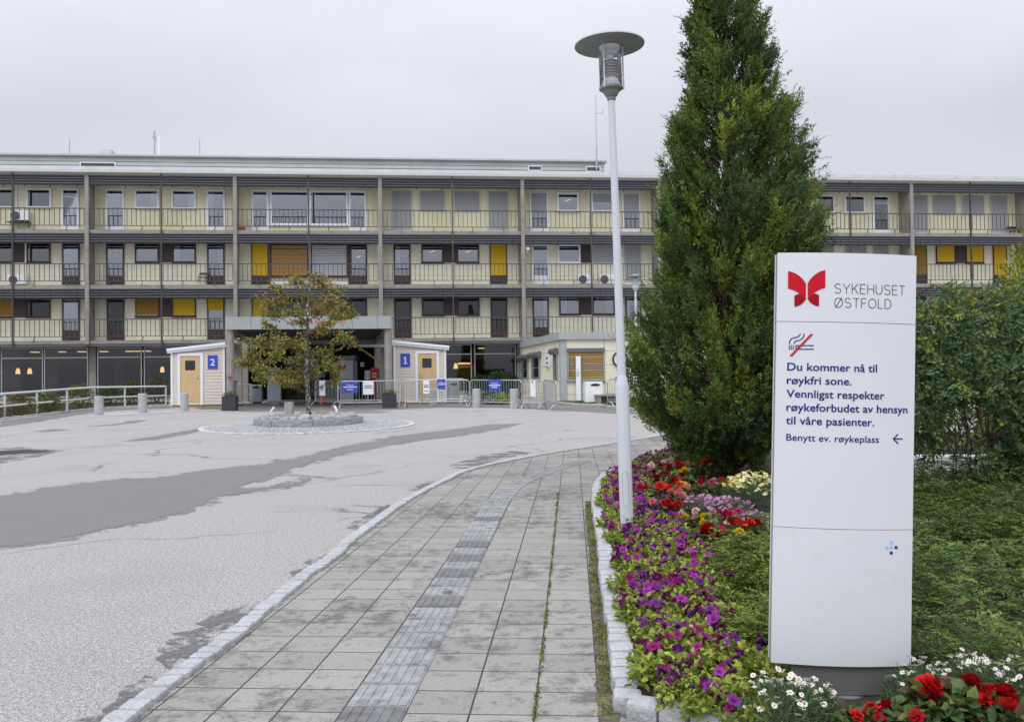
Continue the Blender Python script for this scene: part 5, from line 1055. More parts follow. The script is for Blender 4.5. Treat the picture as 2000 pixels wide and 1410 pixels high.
q = B.at(630, 737, GD+2.6); z1 = B.at(630, 725, GD+2.6)[1]; t = thing('intercom_panel', 'grey lidded box on the entrance door front behind the tree', 'panel', bw(q[0], GD+2.6, q[1]), ROT); MB().box(-.15, .15, 0, .1, 0, (z1-q[1])*.78).build('casing', M['greysteel'], t); MB().box(-.16, .16, -.02, .1, (z1-q[1])*.80, z1-q[1]).build('lid', M['plinth'], t)
# white rail beside the entrance column
o1, o2 = G(467, 791), G(486, 791); t = thing('entrance_rail', 'short white two bar rail between the canopy column and the grey bin', 'rail', o1+Vector((0, .3, 0)), 0); dx = (o2-o1).x
for py in (751, 770): z = FR(o1).at(470, py)[1]-o1.z; MB().tube([(-.6, 0, z), (dx, 0, z)], .025, 6).build('bar', M['white'], t, smooth=True)
for x in (-.6, dx): MB().tube([(x, 0, -.02), (x, 0, FR(o1).at(470, 751)[1]-o1.z)], .025, 6).build('post', M['white'], t, smooth=True)
# in front of the annex
o = G(1130.5, 785); F = FR(o); a, b = F.at(1125.5, 785)[0], F.at(1134.5, 785)[0]; w = (b-a)/2; z0, z1 = F.at(1130, 782.5)[1]-o.z, F.at(1130, 695.5)[1]-o.z
t = thing('sign_pylon', 'slim white sign pylon standing before the orange blind of the annex', 'sign', F.world((a+b)/2, 0, o.z), math.radians(-18)); MB().box(-w, w, 0, .16, z0, z1).build('panel', M['white'], t); MB().box(-w+.02, w+.012, .165, .24, z0-.02, z1-.03).build('side', M['plinth'], t); MB().box(-w*.5, w*.9, .04, .2, 0, z0).build('foot', M['black'], t)
mb = MB(); [stroke(mb, [(-w*.7, z0+(z1-z0)*f), (w*fx, z0+(z1-z0)*f)], .018, -.003) for f, fx in ((.70, .1), (.64, .4), (.61, .7), (.58, .2), (.55, .2))]; mb.build('print', M['ink'], t)
o = G(1178, 790); F = FR(o); a, b = F.at(1167, 790)[0], F.at(1230, 790)[0]; z1 = F.at(1178, 771)[1]-o.z; t = thing('concrete_bench', 'stained grey concrete bench beside the large white litter bin', 'bench', F.world(a, .3, o.z), ROT)
MB().box(0, b-a, 0, .5, z1-.07, z1).build('seat', M['conc'], t); [MB().box(x, x+.18, .04, .46, -.05, z1-.072).build('leg', M['conc'], t) for x in (.06, b-a-.3)]; MB().box(.24, b-a-.3, .3, .45, 0, z1-.08).build('rear_panel', M['asphaltold'], t)
t = thing('bicycle_rack', 'low galvanised bicycle rack of hoops against the annex side wall', 'rack', G(1064, 787), math.radians(8)); o = G(1064, 787)
for k in range(9):
    x = -.62+k*.155; MB().tube([(x+.06, -.25, 0)]+[(x+.06*math.cos(math.radians(a_)), -.25*math.cos(math.radians(a_)), .30*math.sin(math.radians(a_))) for a_ in range(15, 180, 22)]+[(x-.06, .25, 0)], .012, 6).build('hoop', M['galv'], t, smooth=True)
MB().tube([(-.7, -.25, .02), (.7, -.25, .02)], .015, 6).build('base_bar', M['galv'], t)
# grass and low kerb before the annex, planting behind the barriers
def grass_patch(name, poly_px, n, hgt, cols, kind='stuff', w=.012, dz=0.0, mtl='leaf'):
    P2 = [G(*p) for p in poly_px]; poly = [(p.x, p.y) for p in P2]; xs = [p[0] for p in poly]; ys_ = [p[1] for p in poly]; pts = []
    while len(pts) < n:
        x, y = random.uniform(min(xs), max(xs)), random.uniform(min(ys_), max(ys_))
        if inside(poly, x, y): pts.append((x, y, gz(y)+dz))
    P = np.array(pts); D = rng.normal(0, .35, (n, 3)); D[:, 2] = 1; V, F_ = blades(P, D, rnd_dirs(n), rng.uniform(.5, 1.1, n)*hgt, np.full(n, w), 0, .15)
    c = np.array(cols)[rng.integers(0, len(cols), n)]*rng.uniform(.7, 1.25, (n, 1)); o = link_mesh(name, np_mesh(name, V, F_, M[mtl], rep4(c))); 
    if kind: o['kind'] = kind
    return o
gcol = [(.09, .15, .02), (.12, .19, .03), (.16, .20, .05), (.07, .12, .02)]
sheet('lawn', gw([(1085, 790), (1120, 791), (1170, 791.5), (1230, 797), (1330, 800), (1330, 780), (1085, 784)]), .02, mat('turf', (.07, .10, .025), .95, .4, 20))
grass_patch('grass', [(1090, 788), (1120, 789), (1150, 790), (1170, 788), (1140, 783), (1092, 785)], 900, .12, gcol)
grass_patch('grass', [(1172, 792), (1200, 796), (1270, 799), (1290, 790), (1200, 784), (1180, 787)], 1600, .16, gcol)
setts('lawn_kerb', [G(*p) for p in [(1086, 789), (1105, 790.5), (1130, 793), (1150, 792.5), (1170, 794), (1205, 799), (1240, 801.5), (1300, 805)]], .14, .07, .5, .05, 31)
def leafy(name, label, cat, px, py, wpx, hpx, n, ll, lw, cols, group=None, stems=5, dpt=.6, mtl='leaf', up=.4, dz=0):
    o = G(px, py); s = mpp(o); w, h = wpx*s/2, hpx*s; t = thing(name, label, cat, o, 0, group)
    th = rng.uniform(0, 6.28, n); rr_ = np.sqrt(rng.uniform(0, 1, n)); z = rng.uniform(.05, 1, n); k = np.sqrt(np.clip(1-((z-.35)/.68)**2, .02, 1))
    P = np.c_[w*rr_*np.cos(th)*k, w*dpt*rr_*np.sin(th)*k, z*h+dz]; P += rng.normal(0, .03, P.shape); D = P*np.array([1, 1, .2])/max(w, .01)+rnd_dirs(n)*.7; D[:, 2] += up
    V, F_ = blades(P, D, rnd_dirs(n)*.6+np.array([0, 0, 1]), rng.uniform(.6, 1.2, n)*ll, rng.uniform(.7, 1.2, n)*lw, .15, .1)
    c = np.array(cols)[rng.integers(0, len(cols), n)]*rng.uniform(.7, 1.25, (n, 1)); link_mesh('foliage', np_mesh('foliage', V, F_, M[mtl], rep4(c)), t)
    mb = MB()
    for k_ in range(stems): a_ = random.uniform(0, 6.28); mb.tube([(.03*math.cos(a_), .03*math.sin(a_), -.02), (w*.5*math.cos(a_), w*.4*math.sin(a_), h*.7)], .012, 5)
    mb.build('stem', M['barkgrey'], t); return t
gp = 'plants behind the crowd barriers'
leafy('fern_shrub', 'dark green feathery shrub under the shop window, behind the bollard by the blue notice', 'shrub', 937, 789, 52, 52, 900, .22, .035, [(.02, .05, .015), (.03, .07, .02)], gp)
leafy('fern_shrub', 'dark green feathery shrub with fronds above the flat blue notice', 'shrub', 972, 789, 50, 58, 900, .24, .035, [(.02, .055, .015), (.035, .075, .02)], gp)
leafy('fern_shrub', 'dark green feathery shrub at the annex corner behind the barrier end', 'shrub', 1003, 788, 36, 50, 700, .22, .035, [(.02, .05, .02), (.03, .06, .02)], gp)
leafy('hosta', 'yellow green broad leaved plant behind the barrier beside the corner bollard', 'plant', 984, 790, 24, 17, 140, .22, .13, [(.30, .36, .03), (.22, .30, .04)], gp)
leafy('hosta', 'small grey green plant low behind the barrier under the blue notice', 'plant', 958, 790, 18, 8, 80, .14, .08, [(.12, .17, .08)], gp)
leafy('white_flower', 'pale white flowers above the yellow green plant behind the barrier', 'flower', 983, 788.5, 12, 34, 60, .10, .06, [(.55, .5, .6), (.45, .42, .45), (.05, .09, .03)], gp, up=1)
# white handrail on the far left and the planting behind it
hp = [(-75, 830, 779), (9, 817, 769), (72, 810, 764.5), (131, 803, 760), (184, 798, 756.5), (244, 794, 755.6), (324, 790.5, 754.6)]
t = thing('handrail', 'white painted tubular handrail curving down beside the planting', 'railing', G(hp[3][0], hp[3][1])); base = t.location.copy(); tops_, mids = [], []
for px, py, tp in hp:
    o = G(px, py); h = FR(o).at(px, tp)[1]-o.z; p = o-base; tops_.append(p+Vector((0, 0, h))); mids.append(p+Vector((0, 0, h*.5)))
    MB().tube([p-Vector((0, 0, .05)), p+Vector((0, 0, h))], .042, 8).build('post', M['railwhite'], t, smooth=True)
MB().tube(tops_, .045, 8).build('top_bar', M['railwhite'], t, smooth=True); MB().tube(mids, .035, 8).build('middle_bar', M['railwhite'], t, smooth=True)
setts('planting_kerb', [G(px, py+1.5) for px, py, _ in hp], .14, .06, .6, .02, 41)
sheet('planting_soil', gw([(-75, 829), (9, 816), (72, 809), (131, 802.5), (184, 797.5), (330, 789.5), (330, 779), (-75, 782)]), .02, M['soil'])
sc_ = [(.14, .15, .025), (.10, .12, .02), (.17, .13, .03), (.20, .20, .04)]
for i, (px, py, w, h, cc, lab) in enumerate([(-30, 818, 80, 36, sc_, 'low yellow green shrub at the outer end of the handrail'), (38, 812, 70, 38, [(.16, .13, .03), (.12, .12, .02), (.20, .10, .05)], 'low reddish green shrub behind the outermost visible handrail post'), (95, 806, 62, 36, [(.13, .15, .03), (.16, .19, .04), (.09, .12, .03)], 'low shrub with pale loose leaves behind the handrail'),
      (155, 799, 62, 46, [(.17, .18, .02), (.13, .14, .02)], 'bright olive shrub before the ground floor pillar'), (212, 793, 52, 40, [(.05, .09, .02), (.09, .12, .025)], 'mid green shrub behind the bollard at the handrail bend'), (258, 791, 46, 44, [(.08, .11, .02), (.14, .15, .05), (.05, .09, .02)], 'green shrub with yellow tips before the bollard midway to hut number 2'), (306, 789, 52, 50, [(.04, .08, .02), (.10, .11, .04), (.16, .10, .06)], 'dark green shrub with reddish tips beside hut number 2')]):
    leafy('low_shrub', lab, 'shrub', px, py, w, h, 1500, .10, .045, cc, 'low shrubs behind the white handrail', 6, .45, up=.6)

# ================================================================== ROUND ISLAND
ic = ray(603, 705); ic = Vector((ic.x, ic.y, 0))*(26.9/ic.y)
R0, R1, R2 = 1.62, 3.08, 3.24
rise = lambda r: .012+.07*min(1, max(0, (R2-r)/(R2-R0)))
iz = lambda x, y, r: gz(y)+rise(r)
mb = MB(); n = 64
for i, r in enumerate((1.0, R0, 2.2, 2.7, R2)): mb.v += [(ic.x+r*math.cos(2*math.pi*j/n), ic.y+r*math.sin(2*math.pi*j/n), iz(0, ic.y+r*math.sin(2*math.pi*j/n), r)-.006) for j in range(n)]
mb.f = [(i*n+j, i*n+(j+1) % n, (i+1)*n+(j+1) % n, (i+1)*n+j) for i in range(4) for j in range(n)]; mb.m = [0]*len(mb.f)
structure(mb.build('island_bedding', mat('joint_sand', (.16, .157, .15), .95, .3, 20)))
mb = MB(); rr = random.Random(3); r = R0+.10
while r < R1:
    k = int(2*math.pi*r/.118); off = rr.random()
    for j in range(k):
        a_ = 2*math.pi*(j+off)/k; d = Vector((math.cos(a_), math.sin(a_), 0)); tg = Vector((-d.y, d.x, 0)); c = Vector((ic.x, ic.y, 0))+d*(r+rr.uniform(-.006, .006)); c.z = iz(0, c.y, r)+rr.uniform(-.004, .004)
        mb.obox(c, d*.047, tg*(.047*rr.uniform(.85, 1.04)), Vector((0, 0, .012))+d*rr.uniform(-.001, .001))
    r += .112
structure(mb.build('island_setts', M['settpale']))
mb = MB()
for j in range(32):
    a0, a1 = 2*math.pi*(j+.012)/32, 2*math.pi*(j+.988)/32; q = []
    for r, a_ in ((R1+.02, a0), (R2, a0), (R2, (a0+a1)/2), (R2, a1), (R1+.02, a1), (R1+.02, (a0+a1)/2)): q.append((ic.x+r*math.cos(a_), ic.y+r*math.sin(a_), gz(ic.y+r*math.sin(a_))+rise(r)+.02))
    mb.prism(q, (0, 0, -.06))
structure(mb.build('island_border', M['settpale']))
kz = .08; ring_t = thing('stone_ring', 'low rough grey granite kerb ring holding round stones', 'planter', (ic.x, ic.y, gz(ic.y)+kz)); nseg = 8; ro, ri_ = 1.64, 1.50
for k in range(nseg):
    a0 = math.radians(-90-22.5*1.25+k*45); mb = MB(); V = []; nn, mm = 10, 4; Fs = []
    for i in range(nn+1):
        a_ = a0+math.radians(45)*(.006+.988*i/nn)
        for r, z in [(ro, -.12), (ro, .0), (ro, .08), (ro, .15), (ro-.012, .20), (ri_, .20), (ri_, .0)]:
            jit = rr.uniform(-.012, .012) if r == ro and 0 <= z < .2 else 0; V.append(((r+jit)*math.cos(a_), (r+jit)*math.sin(a_), z))
    for i in range(nn):
        for j in range(6): Fs.append((i*7+j, (i+1)*7+j, (i+1)*7+j+1, i*7+j+1))
    Fs += [tuple(range(7)), tuple(nn*7+j for j in range(6, -1, -1))]; mb.add(V, Fs); mb.build('kerb_stone', M['granitedark'], ring_t)
MB().lathe([(1.49, .10), (1.2, .15), (.5, .20), (.01, .21)], 28).build('gravel_fill', mat('grey_gravel', (.23, .225, .215), .95, .5, 25, .9, 30), ring_t, smooth=True)
pebs = []
for k in range(6):
    V = wobble(PBV*np.array([1, .8, .62]), .12, 50+k, 1.6); me = np_mesh('round_stone', V, np.array(PBF), M['pebble' if k % 2 else 'pebble2'], smooth=True); pebs.append(me)
pts = []; tries = 0
while len(pts) < 78 and tries < 9000:
    tries += 1; a_ = rr.uniform(0, 6.283); r = 1.40*math.sqrt(rr.random()); s = rr.uniform(.10, .21); x, y = r*math.cos(a_), r*math.sin(a_)
    if r+s*.7 > 1.47 or math.hypot(x, y) < .14+s: continue
    if all(math.hypot(x-p[0], y-p[1]) > (s+p[2])*.72 for p in pts): pts.append((x, y, s))
for i, (x, y, s) in enumerate(pts):
    o = link_mesh('round_stone', pebs[i % 6], None, (ic.x+x, ic.y+y, gz(ic.y)+kz+.17-.02*math.hypot(x, y)/1.4+s*.27), (rr.uniform(-.3, .3), rr.uniform(-.3, .3), rr.uniform(0, 6.28)), s)
    tag(o, 'rounded grey or tan field stone lying in the granite ring under the tree', 'stone', 'round stones in the granite ring')
def on_island(px, py): 
    d = ray(px, py); p = Vector((0, 0, EYE))+d*((ic.y)/d.y); return p
o = on_island(565, 806); o.z = gz(ic.y)+.24; t = thing('concrete_post', 'square grey concrete service post among the stones under the tree', 'post', o); s = mpp(o); h = EYE+0-o.z; zt = FR(o).at(565, 785)[1]-o.z
MB().box(-7.6*s, 7.6*s, -7.6*s, 7.6*s, -.1, zt).build('post', M['conc2'], t, bevel=.01); MB().box(-2*s, -1.6*s, -7.75*s, -7.6*s, 0, zt-.02).build('seam', M['plinth'], t)
for px, py, top, lab, rz in ((531.5, 809, 794, 'small white garden spotlight at the outer edge of the stones, away from hut number 1', .3), (656.5, 804, 792, 'small white garden spotlight among the stones on the side of hut number 1', 2.6)):
    o = on_island(px, py); o.z = gz(ic.y)+.26; t = thing('spotlight', lab, 'lamp', o, rz, 'white spotlights aimed at the tree'); h = FR(o).at(px, top)[1]-o.z
    MB().tube([(0, 0, -.1), (0, 0, h*.55)], .02, 8).build('stake', M['white'], t, smooth=True); MB().tube([(-.05, 0, h*.5), (.07, 0, h*.95)], [.03, .045], 10).build('lamp_head', M['white'], t, smooth=True)

# ---- the small tree on the island
tb = on_island(603, 805); tb.z = gz(ic.y)+.22
tr = thing('small_tree', 'thin small tree with loose olive and reddish leaves on the round island', 'tree', tb)
def tp(px, py, dy=0):
    d = ray(px, py); p = Vector((0, 0, EYE))+d*((tb.y+dy)/d.y); return p-tb
mb = MB(); tk = [tp(603, 806)-Vector((0, 0, .1)), tp(601.5, 770), tp(599, 735), tp(599, 700), tp(598.5, 660), tp(601, 630), tp(600, 600), tp(604, 570), tp(603, 540)]
mb.tube(tk, [.085, .075, .068, .055, .05, .042, .032, .022, .01], 10); mb.build('trunk', M['barkspot'], tr, smooth=True)
clus = [(575, 550, 26, 13), (620, 550, 34, 17), (655, 565, 24, 14), (520, 588, 22, 16), (548, 582, 20, 13), (600, 580, 32, 16), (650, 590, 28, 14), (672, 603, 16, 12), (528, 610, 24, 11), (575, 608, 26, 11), (625, 608, 28, 13), (662, 617, 20, 9), (535, 563, 12, 7), (690, 615, 8, 8),
        (520, 633, 10, 5), (590, 628, 18, 7), (640, 632, 18, 7), (625, 648, 26, 7), (668, 655, 16, 8), (688, 664, 6, 8), (500, 665, 22, 11), (545, 662, 26, 12), (580, 672, 34, 16), (480, 690, 22, 13), (530, 690, 30, 18), (590, 700, 38, 22), (635, 690, 25, 16), (468, 706, 16, 10), (510, 722, 26, 13), (555, 728, 34, 15), (600, 728, 34, 15), (640, 715, 22, 14), (656, 728, 12, 12), (503, 738, 12, 7), (552, 744, 24, 7), (580, 745, 22, 6), (655, 745, 5, 5)]
bm_ = MB(); Pl, Dl, Cl = [], [], []; tcol = np.array([(.24, .24, .035), (.19, .20, .03), (.29, .26, .05), (.25, .17, .06), (.17, .21, .045), (.30, .25, .08), (.15, .16, .03), (.34, .31, .06)]); s27 = mpp(tb)
for px, py, rx, ry in clus:
    dy = rng.uniform(-.9, .9) if rx > 12 else rng.uniform(-.3, .3); c = tp(px, py, dy); zz_ = max(.9, c.z-.35-abs(c.x)*.35); k = min(range(len(tk)), key=lambda i: abs(tk[i].z-zz_)); a = tk[k]
    mid = a.lerp(c, .5)+Vector((random.gauss(0, .08), random.gauss(0, .08), .06)); bm_.tube([a, mid, c], [.014, .009, .005], 5)
    reddish = rng.random() < .35 and py < 680
    for q in range(int(6+rx*.62)):                                 # twigs with leaves along them
        e = c+Vector((rng.normal(0, .55)*rx*s27, rng.normal(0, .45)*rx*s27, rng.normal(0, .55)*ry*s27)); st = mid.lerp(c, rng.uniform(.3, 1)); bm_.tube([st, st.lerp(e, .5)+Vector((0, 0, .03)), e], [.007, .005, .003], 4)
        nl_ = int(7+rng.integers(0, 7)); ts = rng.uniform(.25, 1.08, nl_); pp = np.array(st)[None]+(np.array(e)-np.array(st))[None]*ts[:, None]+rng.normal(0, .045, (nl_, 3)); dd = rnd_dirs(nl_)+np.array([0, 0, -.35])+((np.array(e)-np.array(st))/((e-st).length+1e-6))[None]*.5
        ci = rng.integers(0, 8, nl_); ci[rng.random(nl_) < (.35 if reddish else .02)] = 3; Pl.append(pp); Dl.append(dd); Cl.append(tcol[ci]*rng.uniform(.75, 1.3, (nl_, 1)))
bm_.build('branches', M['bark'], tr)
P, D, C_ = np.concatenate(Pl), np.concatenate(Dl), np.concatenate(Cl); n = len(P); V, F_ = blades(P, D, rnd_dirs(n), rng.uniform(.07, .13, n), rng.uniform(.04, .07, n), .2, .15)
link_mesh('crown', np_mesh('crown', V, F_, M['leaf'], rep4(C_)), tr)
# ================================================================== LAMP POSTS
lb = at_ground(1225.5, 1046, BZ); s8 = mpp(lb)
lp = thing('lamp_post', 'tall white painted lamp post with a round disc hood in the flower bed', 'street lamp', lb, rot3=(0, math.radians(-1.28), 0))
LF = Frame((lb.x, lb.y, 0), 0)
def lz(py): return LF.at(1190, py)[1]-lb.z
zs = lz(749)
MB().lathe([(.061, -.1), (.061, zs-.03), (.059, zs-.012), (.040, zs+.075)], 28).build('base_tube', M['lampwhite'], lp, smooth=True)
zt = lz(196)
MB().lathe([(.0405, zs+.073), (.031, zt+.01)], 24).build('pole', M['lampwhite'], lp, smooth=True)
mb = MB(); p = arc(-.008, .56, .026, 0, 180, 8)+arc(-.008, .30, .026, 180, 360, 8); ys_ = lambda x: -math.sqrt(max(.0606**2-x*x, 0)); mb.tube([(x, ys_(x), z) for x, z in p], .0016, 5, closed=True); dr_ = mb.build('service_door', M['signgrey'], lp)
z0, z1 = lz(195), lz(186); mb = MB()
mb.lathe([(.036, z0-.01), (.041, z0+.0), (.041, lz(190)), (.052, lz(189)), (.066, lz(184)), (.075, lz(181)), (.075, lz(178.5)), (.088, lz(178)), (.110, lz(175)), (.110, lz(171.5)), (.104, lz(170.5))], 30)
mb.build('collar', M['lampdisc'], lp, smooth=True)
zg0, zg1, zd = lz(170), lz(102), lz(90)
mb = MB(); mb.lathe([(.104, zg0), (.104, zg1)], 30); mb.f = mb.f[:-2]; mb.m = mb.m[:-2]; mb.build('glass_cylinder', glass('lamp_glass', (.97, .98, 1), 1.45), lp, smooth=True)
mb = MB(); mb.lathe([(.095, zg0+.002), (.06, zg0+.07), (.045, zg0+.075), (.045, zg0+.11), (.01, zg0+.112)], 24); mb.build('reflector_cone', M['white'], lp, smooth=True)
mb = MB(); zc0, zc1 = lz(148), lz(121)
for k in range(6): z = zc0+(zc1-zc0)*k/5; mb.lathe([(.052, z-.004), (.086, z-.009), (.086, z-.004), (.052, z+.004)], 24)
mb.lathe([(.05, zc0-.03), (.05, zc1+.02)], 20); mb.build('baffle_rings', mat('warm_grey_rings', (.50, .47, .45), .5), lp, smooth=True)
mb = MB(); mb.lathe([(.03, zc1+.01), (.03, lz(104))], 14); mb.lathe([(.055, lz(108)), (.09, lz(99)), (.10, zd-.012), (.02, zd-.01)], 24); mb.build('lamp_holder', M['lampwhite'], lp, smooth=True)
for a_ in (-60, 65, 180): MB().tube([(.118*math.cos(math.radians(a_-90+25)), .118*math.sin(math.radians(a_-90+25)), lz(176)), (.118*math.cos(math.radians(a_-90+25)), .118*math.sin(math.radians(a_-90+25)), zd-.01)], .0075, 8).build('rod', M['lampwhite'], lp, smooth=True)
R = .322; mb = MB(); mb.lathe([(.001, zd-.015), (R-.02, zd-.003), (R, zd+.002), (R, zd+.014), (R-.03, zd+.026), (.15, zd+.05), (.001, zd+.06)], 56); mb.m = [1 if (fc[0]//56) >= 2 else 0 for fc in mb.f]; hood = mb.build('disc_hood', [M['lampdisc'], M['lampwhite']], lp, smooth=True)  # darker material below, pale above: the hood's shade is put into its colour
o2 = ray(1244, 760); o2 = Vector((o2.x, o2.y, 0))*(33/o2.y); o2.z = gz(33)
lp2 = thing('lamp_post', 'distant white lamp post with a disc hood half hidden by the juniper', 'street lamp', o2); F2 = Frame((o2.x, o2.y, 0), 0); z = lambda py: F2.at(1244, py)[1]-o2.z
MB().lathe([(.075, -.1), (.075, z(700)), (.045, z(690)), (.042, z(566))], 14).build('pole', M['lampwhite'], lp2, smooth=True)
MB().lathe([(.05, z(567)), (.09, z(565)), (.13, z(562)), (.13, z(559)), (.10, z(558))], 18).build('collar', M['lampwhite'], lp2, smooth=True)
MB().lathe([(.10, z(558.5)), (.11, z(544))], 16).build('glass_cylinder', M['frost'], lp2, smooth=True)
MB().lathe([(.001, z(543.5)), (.31, z(541)), (.31, z(540)), (.12, z(537)), (.09, z(535.5)), (.001, z(535))], 30).build('disc_hood', M['lampdisc'], lp2, smooth=True)

# ================================================================== HOSPITAL SIGN
SGY = 3.97; sp = ray(1644, 705); TILT = math.radians(2.0)
sg = thing('hospital_sign', 'tall white standing hospital sign with red butterfly mark and dark blue smoking notice', 'sign', (0, 0, 0), rot3=(0, TILT, 0))
piv = Vector((0, 0, EYE))+ray(1651, 1352)*(SGY/ray(1651, 1352).y); sg.location = (piv.x, SGY, BZ); piv = Vector((piv.x, SGY, BZ))
def sl2(px, py, y=0.0):                                        # pixel -> sign coordinates
    d = ray(px, py); p = Vector((0, 0, EYE))+d*((SGY+y)/d.y)-piv; c, s = math.cos(TILT), math.sin(TILT); return (p.x*c-p.z*s, p.x*s+p.z*c)
xl = (sl2(1508, 1200)[0]+sl2(1519, 520)[0])/2; xr = (sl2(1779, 1200)[0]+sl2(1791, 520)[0])/2; xc = (xl+xr)/2; hw = (xr-xl)/2; SAG = .038
bend = lambda x: -SAG*(1-((x-xc)/hw)**2)
zt_, zj1, zj2, zb_ = sl2(1655, 497)[1], sl2(1655, 631)[1], sl2(1650, 1031)[1], sl2(1643, 1296)[1]
def panel(z0, z1, nm, m=M['signwhite'], inset=0.0, th=.012, lab=None):
    mb = MB(); n = 24; V = []; w = hw-inset
    for i in range(n+1):
        x = xc-w+2*w*i/n
        for y, z in ((bend(x), z0), (bend(x), z1), (bend(x)+th, z1), (bend(x)+th, z0)): V.append((x, y+inset*.5, z))
    Fs = [(i*4+j, (i+1)*4+j, (i+1)*4+(j+1) % 4, i*4+(j+1) % 4) for i in range(n) for j in range(4)]+[(0, 1, 2, 3), (n*4+3, n*4+2, n*4+1, n*4)]
    mb.add(V, Fs); return mb.build(nm, m, sg)
panel(zj1+.0012, zt_, 'top_panel'); panel(zj2+.0012, zj1-.0012, 'text_panel'); panel(zb_, zj2-.0012, 'lower_panel', M['signdirty'])
mb = MB(); mb.box(xc-hw+.003, xc+hw-.003, .0125, .034, zb_+.004, zt_-.006); mb.build('core', M['signgrey'], sg)
mb = MB(); n = 16; V = []
for i in range(n+1):
    x = xc-hw+2*hw*i/n
    for y, z in ((.047-bend(x)-.012, zb_+.01), (.047-bend(x)-.012, zt_-.004), (.047-bend(x), zt_-.004), (.047-bend(x), zb_+.01)): V.append((x, y, z))
mb.add(V, [(i*4+j, (i+1)*4+j, (i+1)*4+(j+1) % 4, i*4+(j+1) % 4) for i in range(n) for j in range(4)]+[(0, 1, 2, 3), (n*4+3, n*4+2, n*4+1, n*4)]); mb.build('rear_panel', M['signwhite'], sg)
zpl = sl2(1650, 1354)[1]; xa, xb = sl2(1545, 1330)[0], sl2(1760, 1330)[0]
mb = MB(); V = []; pc, pw_ = (xa+xb)/2, (xb-xa)/2
for i in range(13):
    x = pc-pw_+2*pw_*i/12; yb = -.022*(1-((x-pc)/pw_)**2)+.005
    for y, z in ((yb, zpl), (yb, zb_-.003), (.07-yb, zb_-.003), (.07-yb, zpl)): V.append((x, y, z))
mb.add(V, [(i*4+j, (i+1)*4+j, (i+1)*4+(j+1) % 4, i*4+(j+1) % 4) for i in range(12) for j in range(4)]+[(0, 1, 2, 3), (51, 50, 49, 48)]); pln = mb.build('plinth', M['plinth'], sg)
mb = MB(); letters(mb, 'modulex', sl2(1726, 1310)[0], sl2(1748, 1310)[0], sl2(1735, 1313.5)[1], -.006, cap=.008, bend=lambda x: -.022*(1-((x-pc)/pw_)**2)+.004); mb.build('print', mat('dim_ink', (.02, .02, .05), .5), pln)
mb = MB(); fx = sl2(1655, 1360)[0]; mb.lathe([(.085, zpl-.016), (.085, zpl-.006), (.04, zpl-.001)], 24, (fx, .04, 0)); mb.tube([(fx+.03, .0, -.06), (fx+.03, .0, zpl-.01)], .007, 8); mb.tube([(fx-.06, .05, -.06), (fx-.06, .05, zpl-.01)], .03, 8); mb.build('foot_plate', M['galv'], sg, smooth=True)
# logo
Q = lambda X, Y: sl2(1480+X*.3263, 460+Y*.3263, -.04)
def poly(mb, pts, y=-.002, mi=0): mb.add([(a, bend(a)+y, b) for a, b in [Q(*p) for p in pts]], [tuple(range(len(pts)))], mi)
lgm = MB()
up_l = [(193, 208), (215, 214), (238, 225), (260, 241), (279, 261), (295, 285), (295, 371), (278, 357), (258, 345), (240, 333), (218, 322), (193, 314)]
lo_l = [(258, 346), (278, 358), (295, 373), (295, 378), (280, 400), (262, 414), (245, 421), (229, 425), (229, 358), (242, 351)]
poly(lgm, up_l); poly(lgm, [(600-x-.0, y-2) for x, y in up_l][::-1])
poly(lgm, lo_l, -.0025, 1); poly(lgm, [(599-x, y-1) for x, y in lo_l][::-1], -.0025, 1)
lgm.build('emblem', [M['logored'], M['logodark']], sg)
# thin capitals drawn as strokes: unit cell 1 wide, 1 high
def A_(cx_, cz_, r, a0, a1, rz=None, n=14): return arc(cx_, cz_, r, a0, a1, n, rz)
GL = {'S': (.80, [A_(.40, .76, .36, 35, 270, .24)+A_(.40, .26, .40, 90, -145, .26)]), 'Y': (.86, [[(0, 1), (.43, .47), (.86, 1)], [(.43, .47), (.43, 0)]]), 'K': (.76, [[(0, 0), (0, 1)], [(.74, 1), (.02, .42)], [(.26, .60), (.76, 0)]]),
      'E': (.68, [[(.68, 1), (0, 1), (0, 0), (.68, 0)], [(0, .52), (.62, .52)]]), 'H': (.82, [[(0, 0), (0, 1)], [(.82, 0), (.82, 1)], [(0, .52), (.82, .52)]]), 'U': (.82, [[(0, 1), (0, .38)]+A_(.41, .38, .41, 180, 360, .38)+[(.82, 1)]]),
      'T': (.80, [[(0, 1), (.80, 1)], [(.40, 1), (.40, 0)]]), 'O': (1.02, [A_(.51, .5, .51, 0, 360, .5, 30)]), 'Ø': (1.02, [A_(.51, .5, .51, 0, 360, .5, 30), [(.10, -.06), (.92, 1.06)]]), 'F': (.64, [[(.64, 1), (0, 1), (0, 0)], [(0, .50), (.58, .50)]]), 'L': (.62, [[(0, 1), (0, 0), (.62, 0)]]), 'D': (.86, [[(0, 0), (0, 1), (.36, 1)]+A_(.36, .5, .50, 90, -90, .5)+[(0, 0)]])}
def thin(mb, word, X0, X1, Ytop, Ybase, w):
    (xa, za), (xb, _) = Q(X0, Ybase), Q(X1, Ybase); h = Q(X0, Ytop)[1]-za; tot = sum(GL[c][0]*.82 for c in word); gap = ((xb-xa)/h*1.0-tot)/(len(word)-1) if len(word) > 1 else 0; x = xa
    for c in word:
        for ln in GL[c][1]: stroke(mb, [(x+px_*h*.82, za+pz_*h) for px_, pz_ in ln], w, -.002, 0, bend)
        x += (GL[c][0]*.82+gap)*h
